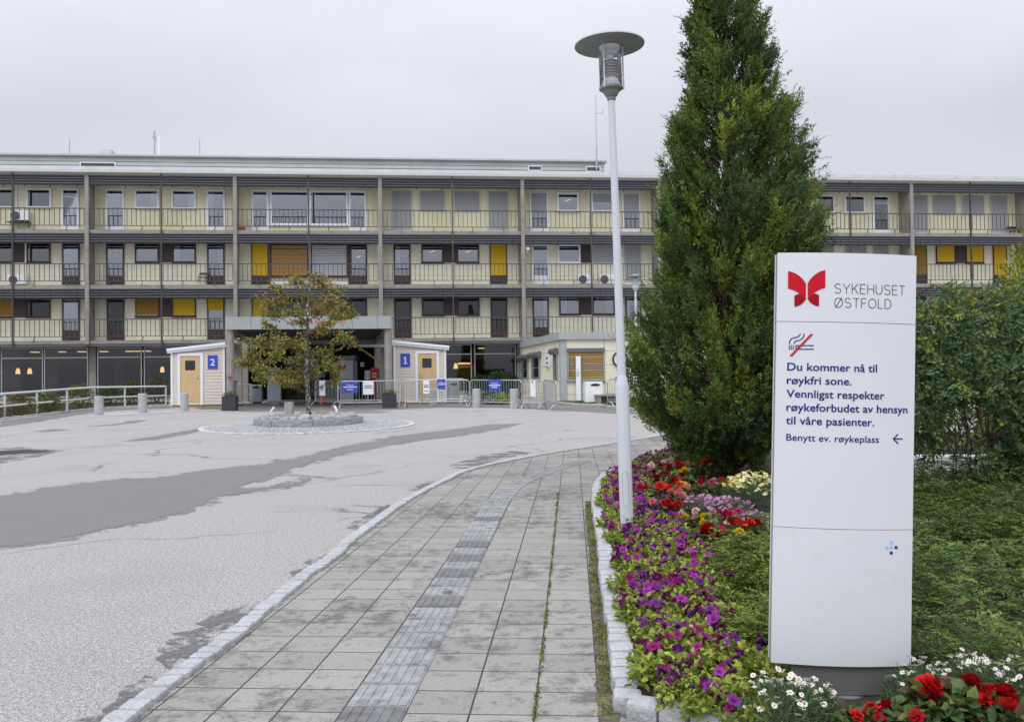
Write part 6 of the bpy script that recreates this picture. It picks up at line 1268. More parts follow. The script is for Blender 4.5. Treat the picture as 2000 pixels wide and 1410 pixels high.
mb = MB(); thin(mb, 'SYKEHUSET', 461, 896, 289, 345, .0027); thin(mb, 'ØSTFOLD', 461, 806, 374, 429, .0027); mb.build('lettering', M['inkblack'], sg)
# no smoking pictogram
mb = MB(); st = lambda pts, w, mi=0, y=-.002: stroke(mb, [Q(*p) for p in pts], w*.00076, y, mi, bend)
for X in (200, 211, 222): st([(X, 657), (X, 681)], 5)
st([(338, 658), (238, 658), (238, 680), (338, 680)], 6)
st([(201, 647), (202, 632), (210, 618), (224, 611), (240, 608), (252, 603), (260, 595), (262, 588)], 5.5); st([(228, 647), (229, 637), (238, 630), (254, 627), (268, 620), (278, 609), (284, 598), (285, 588)], 5.5)
poly(mb, [(320, 589), (338, 589), (217, 721), (198, 721)], -.003, 1)
mb.build('no_smoking_pictogram', [M['ink'], mat('bar_red', (.36, .012, .016), .5)], sg)
def line(txt, X0, X1, Yb, capH, off=.012):
    (xa, z), (xb, _) = Q(X0, Yb), Q(X1, Yb); mb = MB(); letters(mb, txt, xa, xb, z, -.002, cap=capH*.3263*SGY/FPX, offset=off, bend=bend); mb.build('lettering', M['ink'], sg)
line('Du kommer nå til', 188, 718, 806, 46); line('røykfri sone.', 185, 562, 887, 46); line('Vennligst respekter', 183, 765, 968, 46); line('røykeforbudet av hensyn', 183, 915, 1049, 46); line('til våre pasienter.', 180, 700, 1129, 46); line('Benytt ev. røykeplass', 182, 730, 1228, 40, .006)
mb = MB(); stroke(mb, [Q(822, 1218), Q(880, 1219)], .0054, -.002, 0, bend); stroke(mb, [Q(851, 1192), Q(823, 1218), Q(852, 1246)], .0054, -.002, 0, bend)
mb.build('arrow', M['ink'], sg)
Q2 = lambda X, Y: sl2(1480+X*.3476, 920+Y*.3475, -.03); mb = MB()
for X, Y, mi in ((756, 402, 1), (728, 431, 1), (755, 431, 1), (783, 431, 0), (754, 461, 0)):
    x, z = Q2(X, Y); mb.add([(x+.0075*math.cos(a_), bend(x)-.002, z+.0075*math.sin(a_)) for a_ in np.linspace(0, 6.283, 21)[:-1]], [tuple(range(20))], mi)
mb.build('dot_emblem', [M['navy'], M['sky']], sg)

# ================================================================== THE TALL JUNIPER
jb = at_ground(1432, 926, BZ); jb.y = 13.0; jb = Vector((jb.x, 13.0, BZ))
jt = thing('juniper_tree', 'tall dense dark green conical juniper rising out of the frame behind the sign', 'tree', jb)
ppm = FPX/13.0
prof = [(-260, .02, .02), (-150, .30, .30), (-50, .42, .48), (0, .50, .54), (60, .52, .64), (106, .52, .82), (160, .58, .94), (213, .74, 1.10), (284, .90, 1.27), (355, .94, 1.30), (425, 1.02, 1.44), (496, .98, 1.54), (560, 1.15, 1.55), (620, 1.42, 1.5), (680, 1.55, 1.45), (730, 1.58, 1.4), (786, 1.50, 1.3), (830, 1.25, 1.1), (860, .92, .9), (890, .55, .6), (925, .25, .3)]
pz = np.array([EYE+(733-p[0])/ppm-BZ for p in prof])[::-1]; pl_ = np.array([p[1] for p in prof])[::-1]; pr_ = np.array([p[2] for p in prof])[::-1]
def jr(z, phi):
    a = np.interp(z, pz, pl_); b = np.interp(z, pz, pr_); c = np.cos(phi); w = (c+1)/2; return a*(1-w)+b*w
Nc = 330; cz, cp = [], []
while len(cz) < Nc:                                               # clumps of boughs over the surface
    z = random.uniform(.1, pz[-1]); ph = random.uniform(0, 2*math.pi)
    if random.random() < (jr(z, ph)+.15)/1.75: cz.append(z); cp.append(ph)
zt2, ph2, rad, cid = [], [], [], []
for k in range(Nc):
    f_ = random.uniform(.80, 1.03)*(1.06 if random.random() < .08 and cz[k] > 2 else 1)
    for _ in range(random.choice((3, 4, 4, 5))):
        z = max(.03, cz[k]+random.gauss(0, .10)); R_ = max(.15, jr(cz[k], cp[k])); ph = cp[k]+random.gauss(0, .075)/R_
        zt2.append(z); ph2.append(ph); rad.append(min(jr(z, ph), jr(cz[k], cp[k])*1.05)*f_*random.uniform(.90, 1.03)); cid.append(k)
for _ in range(900):                                              # inner boughs
    while True:
        z = random.uniform(.05, pz[-1]); ph = random.uniform(0, 2*math.pi)
        if random.random() < (jr(z, ph)+.1)/1.75: break
    zt2.append(z); ph2.append(ph); rad.append(jr(z, ph)*random.uniform(.38, .80)); cid.append(-1)
zt2, ph2, rad = np.array(zt2), np.array(ph2), np.array(rad); Nb = len(zt2)
Pn, Dn, Ln_, Wn, Cn = [], [], [], [], []; bmj = MB()
ctone = {}
pal = np.array([(.050, .088, .020), (.078, .130, .025), (.108, .168, .030), (.150, .205, .033), (.205, .245, .038), (.058, .105, .036)])
for b in range(Nb):
    z1 = zt2[b]; r1 = rad[b]; ph = ph2[b]; er = np.array([math.cos(ph), math.sin(ph), 0]); rise_ = .55*r1+.28 if z1 > 1.0 else max(-.1, z1-.25)*.6
    tip = er*r1+np.array([0, 0, z1]); root = np.array([0, 0, max(.05, z1-rise_)])+er*min(.12, r1*.2); mid = root*.45+tip*.55+er*r1*.10-np.array([0, 0, rise_*.10])
    if b % 3 == 0: bmj.tube([root, mid, root*.1+tip*.9], [.014, .008, .003], 4)
    ck = cid[b]
    if ck < 0 or ck not in ctone: ctone[ck] = pal[rng.choice(6, p=[.17, .24, .24, .17, .08, .10])]*rng.uniform(.75, 1.3)
    base = ctone[ck]*rng.uniform(.85, 1.18)
    nt_ = 10
    for t in rng.uniform(.60, 1.0, nt_):
        p = (1-t)**2*root+2*t*(1-t)*mid+t*t*tip; tan = 2*(1-t)*(mid-root)+2*t*(tip-mid); tan /= np.linalg.norm(tan)+1e-9
        p = p+rng.normal(0, .045, 3); td = tan*.7+er*.35+np.array([0, 0, .55 if z1 > .8 else .1])+rng.normal(0, .35, 3); td /= np.linalg.norm(td)
        # a small plume: leaflets along a short twig
        k = 22; s = rng.uniform(0, .17, k)*rng.uniform(.7, 1.2); q = p+td*s[:, None]+rng.normal(0, .012, (k, 3)); dd = td*rng.uniform(.5, 1.1, (k, 1))+rnd_dirs(k)*.75
        Pn.append(q); Dn.append(dd); Ln_.append(rng.uniform(.032, .080, k)); Wn.append(rng.uniform(.010, .020, k)); tone = base*rng.uniform(.65, 1.45)
        Cn.append(tone*rng.uniform(.8, 1.25, (k, 1)))
    if rng.random() < .55 and z1 > 1.2 and ck >= 0:                                        # a thin leading shoot
        k = 14; s = np.linspace(0, .30, k); td = er*.7+np.array([0, 0, .8])+rng.normal(0, .2, 3); td /= np.linalg.norm(td); q = tip+td*s[:, None]+np.array([0, 0, -1])*(s**2)[:, None]*.8; Pn.append(q); Dn.append(td+rnd_dirs(k)*.6); Ln_.append(np.linspace(.07, .03, k)); Wn.append(np.full(k, .011)); Cn.append(np.tile(base*1.15, (k, 1)))
dead = rng.integers(0, len(Cn), 5)
for d_ in dead: Cn[d_] = np.tile(np.array((.16, .075, .03)), (len(Cn[d_]), 1))
P, D, C_ = np.concatenate(Pn), np.concatenate(Dn), np.concatenate(Cn); n = len(P); V, F_ = blades(P, D, rnd_dirs(n), np.concatenate(Ln_), np.concatenate(Wn), .2, .08)
link_mesh('crown', np_mesh('crown', V, F_, M['needle'], rep4(C_)), jt)
mb = bmj
for k in range(6):
    a_ = k*1.05; q = [Vector((.06*math.cos(a_), .06*math.sin(a_), -.05))]; 
    for i in range(1, 9): f_ = i/8; q.append(Vector((math.cos(a_+f_*.5)*(.1+.28*math.sin(f_*2.6)), math.sin(a_+f_*.5)*(.1+.28*math.sin(f_*2.6)), f_*7.8)))
    mb.tube(q, [.055*(1-i/9.5) for i in range(9)], 7)
for a_, zz1, rr1 in ((3.3, 1.25, 1.35), (3.0, .75, 1.3), (3.7, 1.7, 1.3), (4.2, .9, 1.2), (2.6, 1.2, 1.2), (5.2, .9, 1.0)):
    e = Vector((math.cos(a_), math.sin(a_), 0)); mb.tube([e*.06+Vector((0, 0, .15)), e*rr1*.45+Vector((0, 0, .22+zz1*.25)), e*rr1*.85+Vector((0, 0, zz1))], [.03, .022, .01], 6)
mb.build('trunk', M['bark'], jt)

# ================================================================== SHRUBS BY THE SIGN
def pea_shrub():
    o = Vector((6.3, 10.6, BZ)); t = thing('weeping_shrub', 'large blue green weeping shrub with fine pinnate leaves beside the sign', 'shrub', o); mb = MB()
    wy = lambda px, py, y: (Vector((0, 0, EYE))+ray(px, py)*(y/ray(px, py).y))-o
    stemb = [Vector((0, 0, -.05)), Vector((-.1, 0, .5)), Vector((-.25, -.05, 1.1)), Vector((-.3, 0, 1.7))]; mb.tube(stemb, [.07, .06, .05, .035], 8)
    for a_ in (.6, 2.2, 4.0, 5.3): e = Vector((math.cos(a_), math.sin(a_), 0)); mb.tube([e*.1+Vector((0, 0, 0)), e*.3+Vector((0, 0, .7)), e*.7+Vector((0, 0, 1.5))], [.04, .03, .015], 6)
    Pp, Dp, Lp, Wp, Cp = [], [], [], [], []; pal_ = np.array([(.075, .140, .062), (.10, .165, .065), (.14, .20, .055), (.21, .25, .04), (.055, .11, .052)])
    tries = 0; cnt = 0
    while cnt < 6200:
        px, py = random.uniform(1700, 2260), random.uniform(555, 985)
        top = 560+14*math.sin(px*.05)+10*math.sin(px*.021+1)-(px-1900)*.07
        if py < top: continue
        low = 905 if px < 1900 else 1000
        if py > low-60*abs(math.sin(px*.045)) : continue
        cave = ((px-1890)/62)**2+((py-835)/55)**2 < 1
        if cave and random.random() < .93: continue
        if 870 < py and px < 1880 and random.random() < .72: continue
        front = math.sqrt(max(0, 1-((py-760)/240)**2)); y = 10.6-1.5*front*random.uniform(.55, 1)+random.uniform(-.15, .2)
        if cave: y = 11.6
        p = wy(px, py, y); cnt += 1; bs = pal_[rng.choice(5, p=[.32, .28, .2, .08, .12])] if py > top+55 else pal_[rng.choice(5, p=[.12, .2, .33, .28, .07])]
        ax_ = np.array([random.gauss(0, .6), -abs(random.gauss(.5, .4)), random.gauss(-.25, .5)]); ax_ /= np.linalg.norm(ax_); k = 11; s = np.linspace(.15, 1, k)*.17; sd = np.cross(ax_, rnd_dirs(1)[0]); sd /= np.linalg.norm(sd); sg_ = np.where(np.arange(k) % 2, 1, -1)[:, None]
        Pp.append(np.array(p)+ax_*s[:, None]); Dp.append(ax_*.5+sd*sg_); Dp[-1][-1] = ax_; Lp.append(rng.uniform(.035, .06, k)); Wp.append(rng.uniform(.02, .032, k)); Cp.append(bs*rng.uniform(.8, 1.25, (k, 1)))
        if cnt % 14 == 0:
            q = p+Vector((random.gauss(0, .12), .45, -.05)); mb.tube([q, p.lerp(q, .5)+Vector((0, -.1, .1)), p], [.008, .006, .004], 4)
    for _ in range(46):                                           # bare hanging twigs under the crown
        px = random.uniform(1795, 1990); py0 = random.uniform(760, 850); y = random.uniform(9.5, 10.6); a = wy(px, py0, y); b_ = wy(px+random.uniform(-25, 25), random.uniform(890, 985), y-random.uniform(0, .3)); m_ = a.lerp(b_, .5)+Vector((random.gauss(0, .06), random.gauss(0, .05), .03)); mb.tube([a, m_, b_], [.008, .006, .003], 4)
        nn = random.randint(0, 5)
        for _k in range(nn): p = np.array(m_.lerp(b_, random.random())); Pp.append(p[None]+rng.normal(0, .02, (5, 3))); Dp.append(rnd_dirs(5)); Lp.append(rng.uniform(.025, .045, 5)); Wp.append(rng.uniform(.014, .022, 5)); Cp.append(np.tile((.05, .085, .035), (5, 1)))
    mb.build('branches', M['bark'], t, smooth=False)
    P, D = np.concatenate(Pp), np.concatenate(Dp); n = len(P); V, F_ = blades(P, D, rnd_dirs(n), np.concatenate(Lp), np.concatenate(Wp), .12, .05); link_mesh('foliage', np_mesh('foliage', V, F_, M['leaf'], rep4(np.concatenate(Cp))), t)
pea_shrub()
def bush(name, label, o, rx, ry, h, n, ll, lw, cols, group=None):
    t = thing(name, label, 'shrub', o, 0, group); u = rnd_dirs(n); u[:, 2] = np.abs(u[:, 2]); r_ = rng.uniform(.55, 1.03, (n, 1)); P = u*r_*np.array([rx, ry, h])+rng.normal(0, .06, (n, 3)); D = u*.7+rnd_dirs(n)*.6; D[:, 2] += .35
    V, F_ = blades(P, D, rnd_dirs(n), rng.uniform(.6, 1.2, n)*ll, rng.uniform(.7, 1.2, n)*lw, .15, .1); c = np.array(cols)[rng.integers(0, len(cols), n)]*rng.uniform(.7, 1.3, (n, 1)); link_mesh('foliage', np_mesh('foliage', V, F_, M['leaf'], rep4(c)), t); mb = MB()
    for k in range(7): a_ = k*.9; mb.tube([(0.05*math.cos(a_), .05*math.sin(a_), 0), (rx*.6*math.cos(a_), ry*.6*math.sin(a_), h*.75)], .02, 5)
    mb.build('stem', M['barkgrey'], t)
d_ = ray(2000, 705); q = Vector((d_.x, d_.y, 0))*(14.5/d_.y); bush('golden_shrub', 'bright yellow green shrub rising behind the weeping shrub at the picture edge', Vector((q.x+.40, 14.5, 0)), 1.0, .9, 3.95, 11000, .13, .045, [(.30, .30, .02), (.22, .25, .02), (.36, .33, .03), (.14, .18, .02)])
q = ray(1880, 800); q = Vector((q.x, q.y, 0))*(13.2/q.y); bush('dark_shrub', 'olive leaved shrub in the shade behind the hanging twigs', Vector((q.x+.3, 13.2, 0)), 2.4, .8, 2.1, 8500, .10, .05, [(.10, .12, .015), (.16, .17, .02), (.05, .08, .02)])
# low pale wall behind the shrub
a, b = Vector((0, 0, EYE))+ray(1700, 930)*(11.9/ray(1700, 930).y), Vector((0, 0, EYE))+ray(2300, 930)*(11.6/ray(2300, 930).y); zt3 = (Vector((0, 0, EYE))+ray(1850, 889)*(11.9/ray(1850, 889).y)).z
t = thing('low_wall', 'low pale concrete wall seen under the weeping shrub', 'wall', (a.x, a.y, 0)); d = Vector((b.x-a.x, b.y-a.y, 0)); 
mb = MB()
for k in range(3): p = d*(k/3+.003); e = d*(1/3-.006); mb.obox(p+e/2+Vector((0, 0, zt3/2-.02)), e/2, Vector((-e.y, e.x, 0)).normalized()*.16, (0, 0, zt3/2-.02))
mb.build('wall', M['concwhite'], t); mb = MB(); mb.obox(d/2+Vector((0, 0, zt3-.019)), d/2, Vector((-d.y, d.x, 0)).normalized()*.2, (0, 0, .02)); mb.build('coping', M['concwhite'], t)
a = Vector((0, 0, EYE))+ray(1700, 936)*(11.2/ray(1700, 936).y)
sheet('gravel_path', [(3.9, 11.05), (9.5, 10.7), (9.5, 11.5), (3.9, 11.75)], BZ+.02, M['concwhite'])

# ================================================================== GROUND JUNIPER
def ground_juniper(name, poly_px, n_spr, hmax, seed, spr=.17, cols=None):
    r = np.random.default_rng(seed); P2 = [at_ground(*p, .15) for p in poly_px]; poly = [(p.x, p.y) for p in P2]; xs = [p[0] for p in poly]; ys_ = [p[1] for p in poly]; pal2 = np.array(cols or [(.085, .145, .028), (.065, .12, .026), (.115, .175, .034), (.05, .095, .024), (.17, .22, .045)]); Ps, Ds, Ls, Ws, Cs = [], [], [], [], []; cnt = 0
    while cnt < n_spr:
        x, y = r.uniform(min(xs), max(xs)), r.uniform(min(ys_), max(ys_))
        if not inside(poly, x, y) or (abs(x-sg.location.x) < .5 and y < 4.35): continue
        mound = math.sin(x*2.3+y*1.1)*math.sin(y*1.9-x*.7+1)
        if mound < -.45 and r.random() < .6: continue
        cnt += 1; hgt = hmax*(1+.35*mound)*(.55+.30*math.sin(x*5.1+1.3*y)*math.sin(y*4.3+.7)+.28*math.sin(x*11+y*7)+.2*math.sin(x*17-y*13)); lvl = r.uniform(.35, 1.0); z = BZ+max(.03, hgt*lvl)
        an = math.atan2(math.sin(y*1.7+x), math.cos(x*2.1))+r.normal(0, .8); td = np.array([math.cos(an), math.sin(an)-.25, r.normal(.12, .16)]); td /= np.linalg.norm(td); k = 22; s = np.linspace(0, spr, k)*r.uniform(.7, 1.25); sd = np.cross(td, [0, 0, 1.]); sd /= np.linalg.norm(sd); side = np.where(np.arange(k) % 2, 1, -1)[:, None]
        q = np.array([x, y, z])+td*s[:, None]-np.array([0, 0, 1])*(s**2)[:, None]*1.2+r.normal(0, .003, (k, 3)); dd = td*.9+sd*side*r.uniform(.3, .9, (k, 1))+r.normal(0, .2, (k, 3))+np.array([0, 0, .15]); base = pal2[r.integers(0, len(pal2))]*r.uniform(.75, 1.2)
        Ps.append(q); Ds.append(dd); Ls.append(np.linspace(.042, .022, k)); Ws.append(r.uniform(.006, .011, k)); Cs.append(base*r.uniform(.8, 1.25, (k, 1))*np.linspace(.85, 1.2, k)[:, None])
    P, D = np.concatenate(Ps), np.concatenate(Ds); n = len(P); V, F_ = blades(P, D, np.tile([0, 0, 1.], (n, 1))+r.normal(0, .35, (n, 3)), np.concatenate(Ls), np.concatenate(Ws), .2, .05); o = link_mesh(name, np_mesh(name, V, F_, M['needle'], rep4(np.concatenate(Cs)))); o['kind'] = 'stuff'
ground_juniper('ground_juniper', [(1395, 1085), (1520, 1035), (1560, 1060), (1620, 1300), (1500, 1330), (1440, 1230), (1400, 1180)], 1800, .26, 1, .13, [(.12, .175, .026), (.16, .215, .032), (.09, .14, .026), (.20, .24, .042)])
ground_juniper('ground_juniper', [(1530, 975), (1640, 945), (1790, 935), (2350, 930), (2700, 1330), (2000, 1345), (1760, 1335), (1600, 1300), (1570, 1060)], 16500, .42, 2, .15)
# ================================================================== FLOWERS
def petal_ring(V, F, C, c, r, npet, col, nrm, cup=.35, ruffle=.12, inner=None, seg=3, rs=None, start=0.0):
    """a ring of rounded petals around c, facing nrm"""
    nrm = np.asarray(nrm, float); nrm /= np.linalg.norm(nrm); a = np.cross(nrm, [.3, .8, .2]); a /= np.linalg.norm(a); b = np.cross(nrm, a)
    n = npet*seg*2; o = len(V); th = start+np.arange(n)*2*math.pi/n; lobe = np.abs(np.sin(th*npet/2-start*npet/2))**.55; rad = r*(.62+.38*lobe)*(1+rs.normal(0, .05, n)); hz = cup*r*(1+ruffle*rs.normal(0, 1, n)*1.5)
    V.append(c); C.append(inner if inner is not None else col*.55)
    for i in range(n): V.append(c+(a*math.cos(th[i])+b*math.sin(th[i]))*rad[i]*.55+nrm*hz[i]*.75); C.append(col*rs.uniform(.88, 1.1))
    for i in range(n): V.append(c+(a*math.cos(th[i])+b*math.sin(th[i]))*rad[i]+nrm*hz[i]*(.8 if i % 2 else 1.0)); C.append(col*rs.uniform(.9, 1.2))
    for i in range(n): j = (i+1) % n; F.append((o, o+1+i, o+1+j)); F.append((o+1+i, o+1+n+i, o+1+n+j)); F.append((o+1+i, o+1+n+j, o+1+j))
def petunia_flower(seed, col):
    rs = np.random.default_rng(seed); V, F, C = [], [], []; col = np.array(col); petal_ring(V, F, C, np.zeros(3), .034, 5, col, (0, 0, 1), .32, .12, col*.12, 3, rs)
    o = len(V); n = 6                                            # the tube
    for k, (r, z) in enumerate(((.012, .006), (.005, -.035))):
        for i in range(n): V.append(np.array([r*math.cos(i*1.047), r*math.sin(i*1.047), z])); C.append(col*.7)
    for i in range(n): j = (i+1) % n; F.append((o+i, o+n+i, o+n+j)); F.append((o+i, o+n+j, o+j))
    return np_mesh('flower', V, F, M['petal'], np.array(C))
pet_cols = [(.20, .012, .20), (.27, .014, .17), (.17, .018, .21), (.24, .010, .11), (.30, .03, .28), (.12, .008, .14)]
pet_me = [petunia_flower(300+i, pet_cols[i % 6]) for i in range(12)]
def leaf_mass(n, w, h, ll, lw, cols, seed, up=.5, flat=.5):
    r = np.random.default_rng(seed); th = r.uniform(0, 6.283, n); q = np.sqrt(r.uniform(0, 1, n)); zf = r.uniform(.25, 1, n); P = np.c_[w*q*np.cos(th), w*q*np.sin(th), h*zf*(1-.35*q**2)]; D = np.c_[np.cos(th)*q, np.sin(th)*q, np.full(n, up)]+r.normal(0, .55, (n, 3)); Nn = np.tile([0, 0, 1.], (n, 1))+r.normal(0, flat, (n, 3))
    V, F = blades6(P, D, Nn, r.uniform(.6, 1.2, n)*ll, r.uniform(.75, 1.2, n)*lw, .3, .22); c = np.array(cols)[r.integers(0, len(cols), n)]*r.uniform(.75, 1.25, (n, 1)); return V, F, np.repeat(c, 8, axis=0)
pcols = [(.24, .30, .035), (.18, .245, .03), (.30, .35, .05), (.14, .20, .035), (.32, .35, .07)]
pet_fol = []
for i in range(6):
    V, F, c = leaf_mass(330, .155, .15, .038, .023, pcols, 700+i); pet_fol.append(np_mesh('foliage', V, F, M['leaf'], c))
def px_poly(poly_px, dz=BZ): return [(p.x, p.y) for p in [at_ground(*p, dz) for p in poly_px]]
def scatter(poly, dmin, seed, n=4000):
    r = random.Random(seed); xs = [p[0] for p in poly]; ys_ = [p[1] for p in poly]; out = []
    for _ in range(n):
        x, y = r.uniform(min(xs), max(xs)), r.uniform(min(ys_), max(ys_))
        if inside(poly, x, y) and all((x-a)**2+(y-b)**2 > dmin*dmin for a, b in out): out.append((x, y))
    return out
pet_poly = px_poly([(1290, 1412), (1268, 1330), (1258, 1255), (1241, 1185), (1228, 1125), (1211, 1060), (1196, 1010), (1188, 975), (1186, 955), (1205, 935), (1232, 921), (1262, 908), (1292, 896), (1320, 888), (1350, 882), (1365, 890), (1300, 905), (1275, 925), (1262, 950), (1268, 985), (1300, 1030), (1340, 1075), (1385, 1110), (1398, 1150), (1400, 1200), (1445, 1255), (1490, 1300), (1500, 1335), (1450, 1370), (1420, 1425)])
rr = random.Random(21); pl_label = 'purple petunia plant with light green leaves in the border along the granite kerb'
for i, (x, y) in enumerate(scatter(pet_poly, .155, 5)):
    t = thing('petunia_plant', pl_label, 'flower', (x, y, BZ), rr.uniform(0, 6.28), 'purple petunias edging the flower bed'); sc = rr.uniform(.85, 1.15)
    link_mesh('foliage', pet_fol[i % 6], t, (0, 0, 0), (0, 0, 0), sc)
    for k in range(rr.choice((5, 6, 7, 8, 10))):
        a_ = rr.uniform(0, 6.28); q = .15*math.sqrt(rr.random()); lean = rr.uniform(.2, 1.0); la = rr.uniform(-2.6, -.5)-t.rotation_euler.z
        link_mesh('flower', pet_me[rr.randrange(12)], t, (q*math.cos(a_), q*math.sin(a_), .125+rr.uniform(-.02, .05)), (lean*math.cos(la+1.57), lean*math.sin(la+1.57), rr.uniform(0, 6)), rr.uniform(.74, 1.2))
# begonias
def begonia_flower(seed, col, layers=5, r=.05):
    rs = np.random.default_rng(seed); V, F, C = [], [], []; col = np.array(col)
    for k in range(layers): petal_ring(V, F, C, np.array([0, 0, .007*k]), r*(1-.17*k), 6 if k < 3 else 5, col*(1-.05*k)*rs.uniform(.9, 1.1), (rs.normal(0, .1), rs.normal(0, .1), 1), .12+.16*k, .25, col*.7, 2, rs, rs.uniform(0, 1))
    return np_mesh('flower', V, F, M['petal'], np.array(C))
BC = {'dark_red': (.36, .005, .010), 'red': (.60, .012, .012), 'scarlet': (.72, .045, .012), 'pink': (.72, .20, .24), 'pale': (.75, .48, .42), 'yellow': (.80, .58, .015), 'peach': (.78, .32, .10), 'magenta': (.55, .02, .12)}
beg = {k: [begonia_flower(900+i*7+j, c) for j in range(3)] for i, (k, c) in enumerate(BC.items())}
beg_fol = []
for i in range(4):
    V, F, c = leaf_mass(150, .13, .15, .075, .052, [(.05, .10, .03), (.08, .135, .035), (.13, .17, .045), (.10, .06, .035)], 1200+i, .3, .4); beg_fol.append(np_mesh('foliage', V, F, M['leaf'], c))
def begonia(pos, s, flowers, lab, seed, group='begonias planted in the bed', hgt=.17, spread=.11):
    r = random.Random(seed); t = thing('begonia_plant', lab, 'flower', pos, 0, group); link_mesh('foliage', beg_fol[seed % 4], t, (0, 0, 0), (0, 0, r.uniform(0, 6)), s)
    for i, col in enumerate(flowers):
        a_ = r.uniform(0, 6.28) if len(flowers) > 1 else 0; q = spread*s*math.sqrt(r.random()); la = r.uniform(-2.4, -.7); lean = r.uniform(.4, 1.0)
        link_mesh('flower', beg[col][r.randrange(3)], t, (q*math.cos(a_)*1.3, q*math.sin(a_)-.03, s*hgt+r.uniform(-.03, .04)), (lean*math.cos(la+1.57), lean*math.sin(la+1.57), r.uniform(0, 6)), s*r.uniform(.8, 1.1))
bl_ = [((1372, 1062), .95, ['dark_red', 'dark_red', 'red', 'dark_red'], 'dark red double begonia nearest the sign side of the petunias'), ((1408, 1066), 1.0, ['dark_red', 'magenta', 'dark_red', 'dark_red', 'yellow'], 'dark red begonia with one yellow bud beside the ground juniper'), ((1442, 1058), 1.0, ['scarlet', 'red', 'scarlet', 'scarlet'], 'scarlet begonia in front of the pink daisies'), ((1468, 1052), .9, ['scarlet', 'red', 'dark_red'], 'orange red begonia closest to the sign panel'),
       ((1366, 1025), .9, ['yellow', 'yellow', 'pale'], 'bright yellow begonia in the front row'), ((1340, 1018), .85, ['pale', 'pale', 'pink'], 'pale pink begonia between yellow and red ones'), ((1395, 1035), .8, ['yellow', 'pale', 'dark_red'], 'small yellow and cream begonia beside the dark red ones'), ((1322, 1005), .95, ['red', 'dark_red', 'red', 'dark_red'], 'red begonia below the pink double flowers'),
       ((1312, 985), 1.0, ['pink', 'pink', 'pale', 'pink'], 'pink double begonia halfway along the row'), ((1284, 998), .85, ['pink', 'pink'], 'small pink begonia at the edge of the petunias, beside the lamp post'), ((1298, 968), 1.0, ['red', 'red', 'scarlet', 'red', 'scarlet'], 'bright red begonia behind the pink double flowers'), ((1272, 962), .9, ['dark_red', 'dark_red', 'red'], 'dark red begonia beside the lamp post'),
       ((1322, 955), .85, ['peach', 'peach', 'yellow'], 'peach coloured begonia in the middle of the bed'), ((1300, 945), .9, ['dark_red', 'red', 'dark_red', 'dark_red'], 'dark red begonia under the yellow flowers of the back row'), ((1318, 930), .9, ['yellow', 'yellow', 'dark_red'], 'yellow begonia in the back row'), ((1290, 918), 1.0, ['dark_red', 'dark_red', 'pale', 'dark_red'], 'dark red begonia with a pale flower near the kerb curve'), ((1338, 916), 1.0, ['dark_red', 'red', 'dark_red', 'peach'], 'dark red begonia with a peach flower under the juniper'),
       ((1312, 908), .9, ['pale', 'pale', 'pale'], 'cream white begonia at the back of the bed'), ((1372, 912), .95, ['scarlet', 'red', 'red', 'scarlet'], 'red orange begonia farthest back below the juniper boughs'), ((1348, 938), .85, ['dark_red', 'dark_red', 'red'], 'deep red begonia beside the bare soil'), ((1375, 950), .7, ['dark_red', 'magenta'], 'small dark red begonia behind the pink daisies'), ((1415, 945), .75, ['pale', 'pale', 'dark_red'], 'pale begonia with a red flower next to the yellow daisies'),
       ((1395, 1018), .8, ['magenta', 'magenta', 'magenta'], 'magenta begonia below the pink daisies, nearer the yellow begonia'), ((1432, 1018), .8, ['magenta', 'magenta'], 'magenta begonia below the pink daisies, nearer the sign')]
for i, (p, s, fl, lab) in enumerate(bl_): q = at_ground(p[0], p[1]+20, BZ); begonia(q, s*1.22, fl, lab, 40+i)
for i, (p, s, fl, lab) in enumerate([((1690, 1418), .55, ['red', 'dark_red', 'red'], 'red begonia in front of the sign plinth, leftmost of the front ones'), ((1742, 1412), .6, ['dark_red', 'red', 'dark_red'], 'dark red begonia before the sign foot'), ((1845, 1400), .85, ['red', 'dark_red', 'red', 'red'], 'large bright red begonia in the front corner among white daisies'), ((1900, 1408), .85, ['red', 'red', 'dark_red'], 'bright red begonia with lobed leaves at the very front'), ((1945, 1414), .82, ['dark_red', 'red'], 'red begonia at the front corner, closest to the picture edge'), ((1790, 1436), .6, ['dark_red', 'red'], 'low dark red begonia at the bottom edge')]):
    q = at_ground(p[0], p[1]+22, BZ); begonia(q, s*1.28, fl, lab, 80+i, 'begonias planted in the bed', .14, .07)
# daisies
def daisy(seed, petal, eye, r=.018, npet=13):
    rs = np.random.default_rng(seed); V, F, C = [], [], []
    for i in range(npet):
        a_ = i*2*math.pi/npet+rs.normal(0, .05); d = np.array([math.cos(a_), math.sin(a_), rs.normal(0, .12)]); s = np.array([-d[1], d[0], 0]); o = len(V); L_ = r*rs.uniform(.9, 1.1)
        for p in (d*r*.2, d*L_*.65+s*r*.20, d*L_, d*L_*.65-s*r*.20): V.append(p); C.append(np.array(petal)*rs.uniform(.92, 1.05))
        F += [(o, o+1, o+2), (o, o+2, o+3)]
    o = len(V); V.append(np.array([0, 0, r*.22])); C.append(np.array(eye))
    for i in range(8): V.append(np.array([r*.34*math.cos(i*.785), r*.34*math.sin(i*.785), r*.05])); C.append(np.array(eye)*.8)
    F += [(o, o+1+i, o+1+(i+1) % 8) for i in range(8)]
    return np_mesh('flower', V, F, M['petal'], np.array(C))
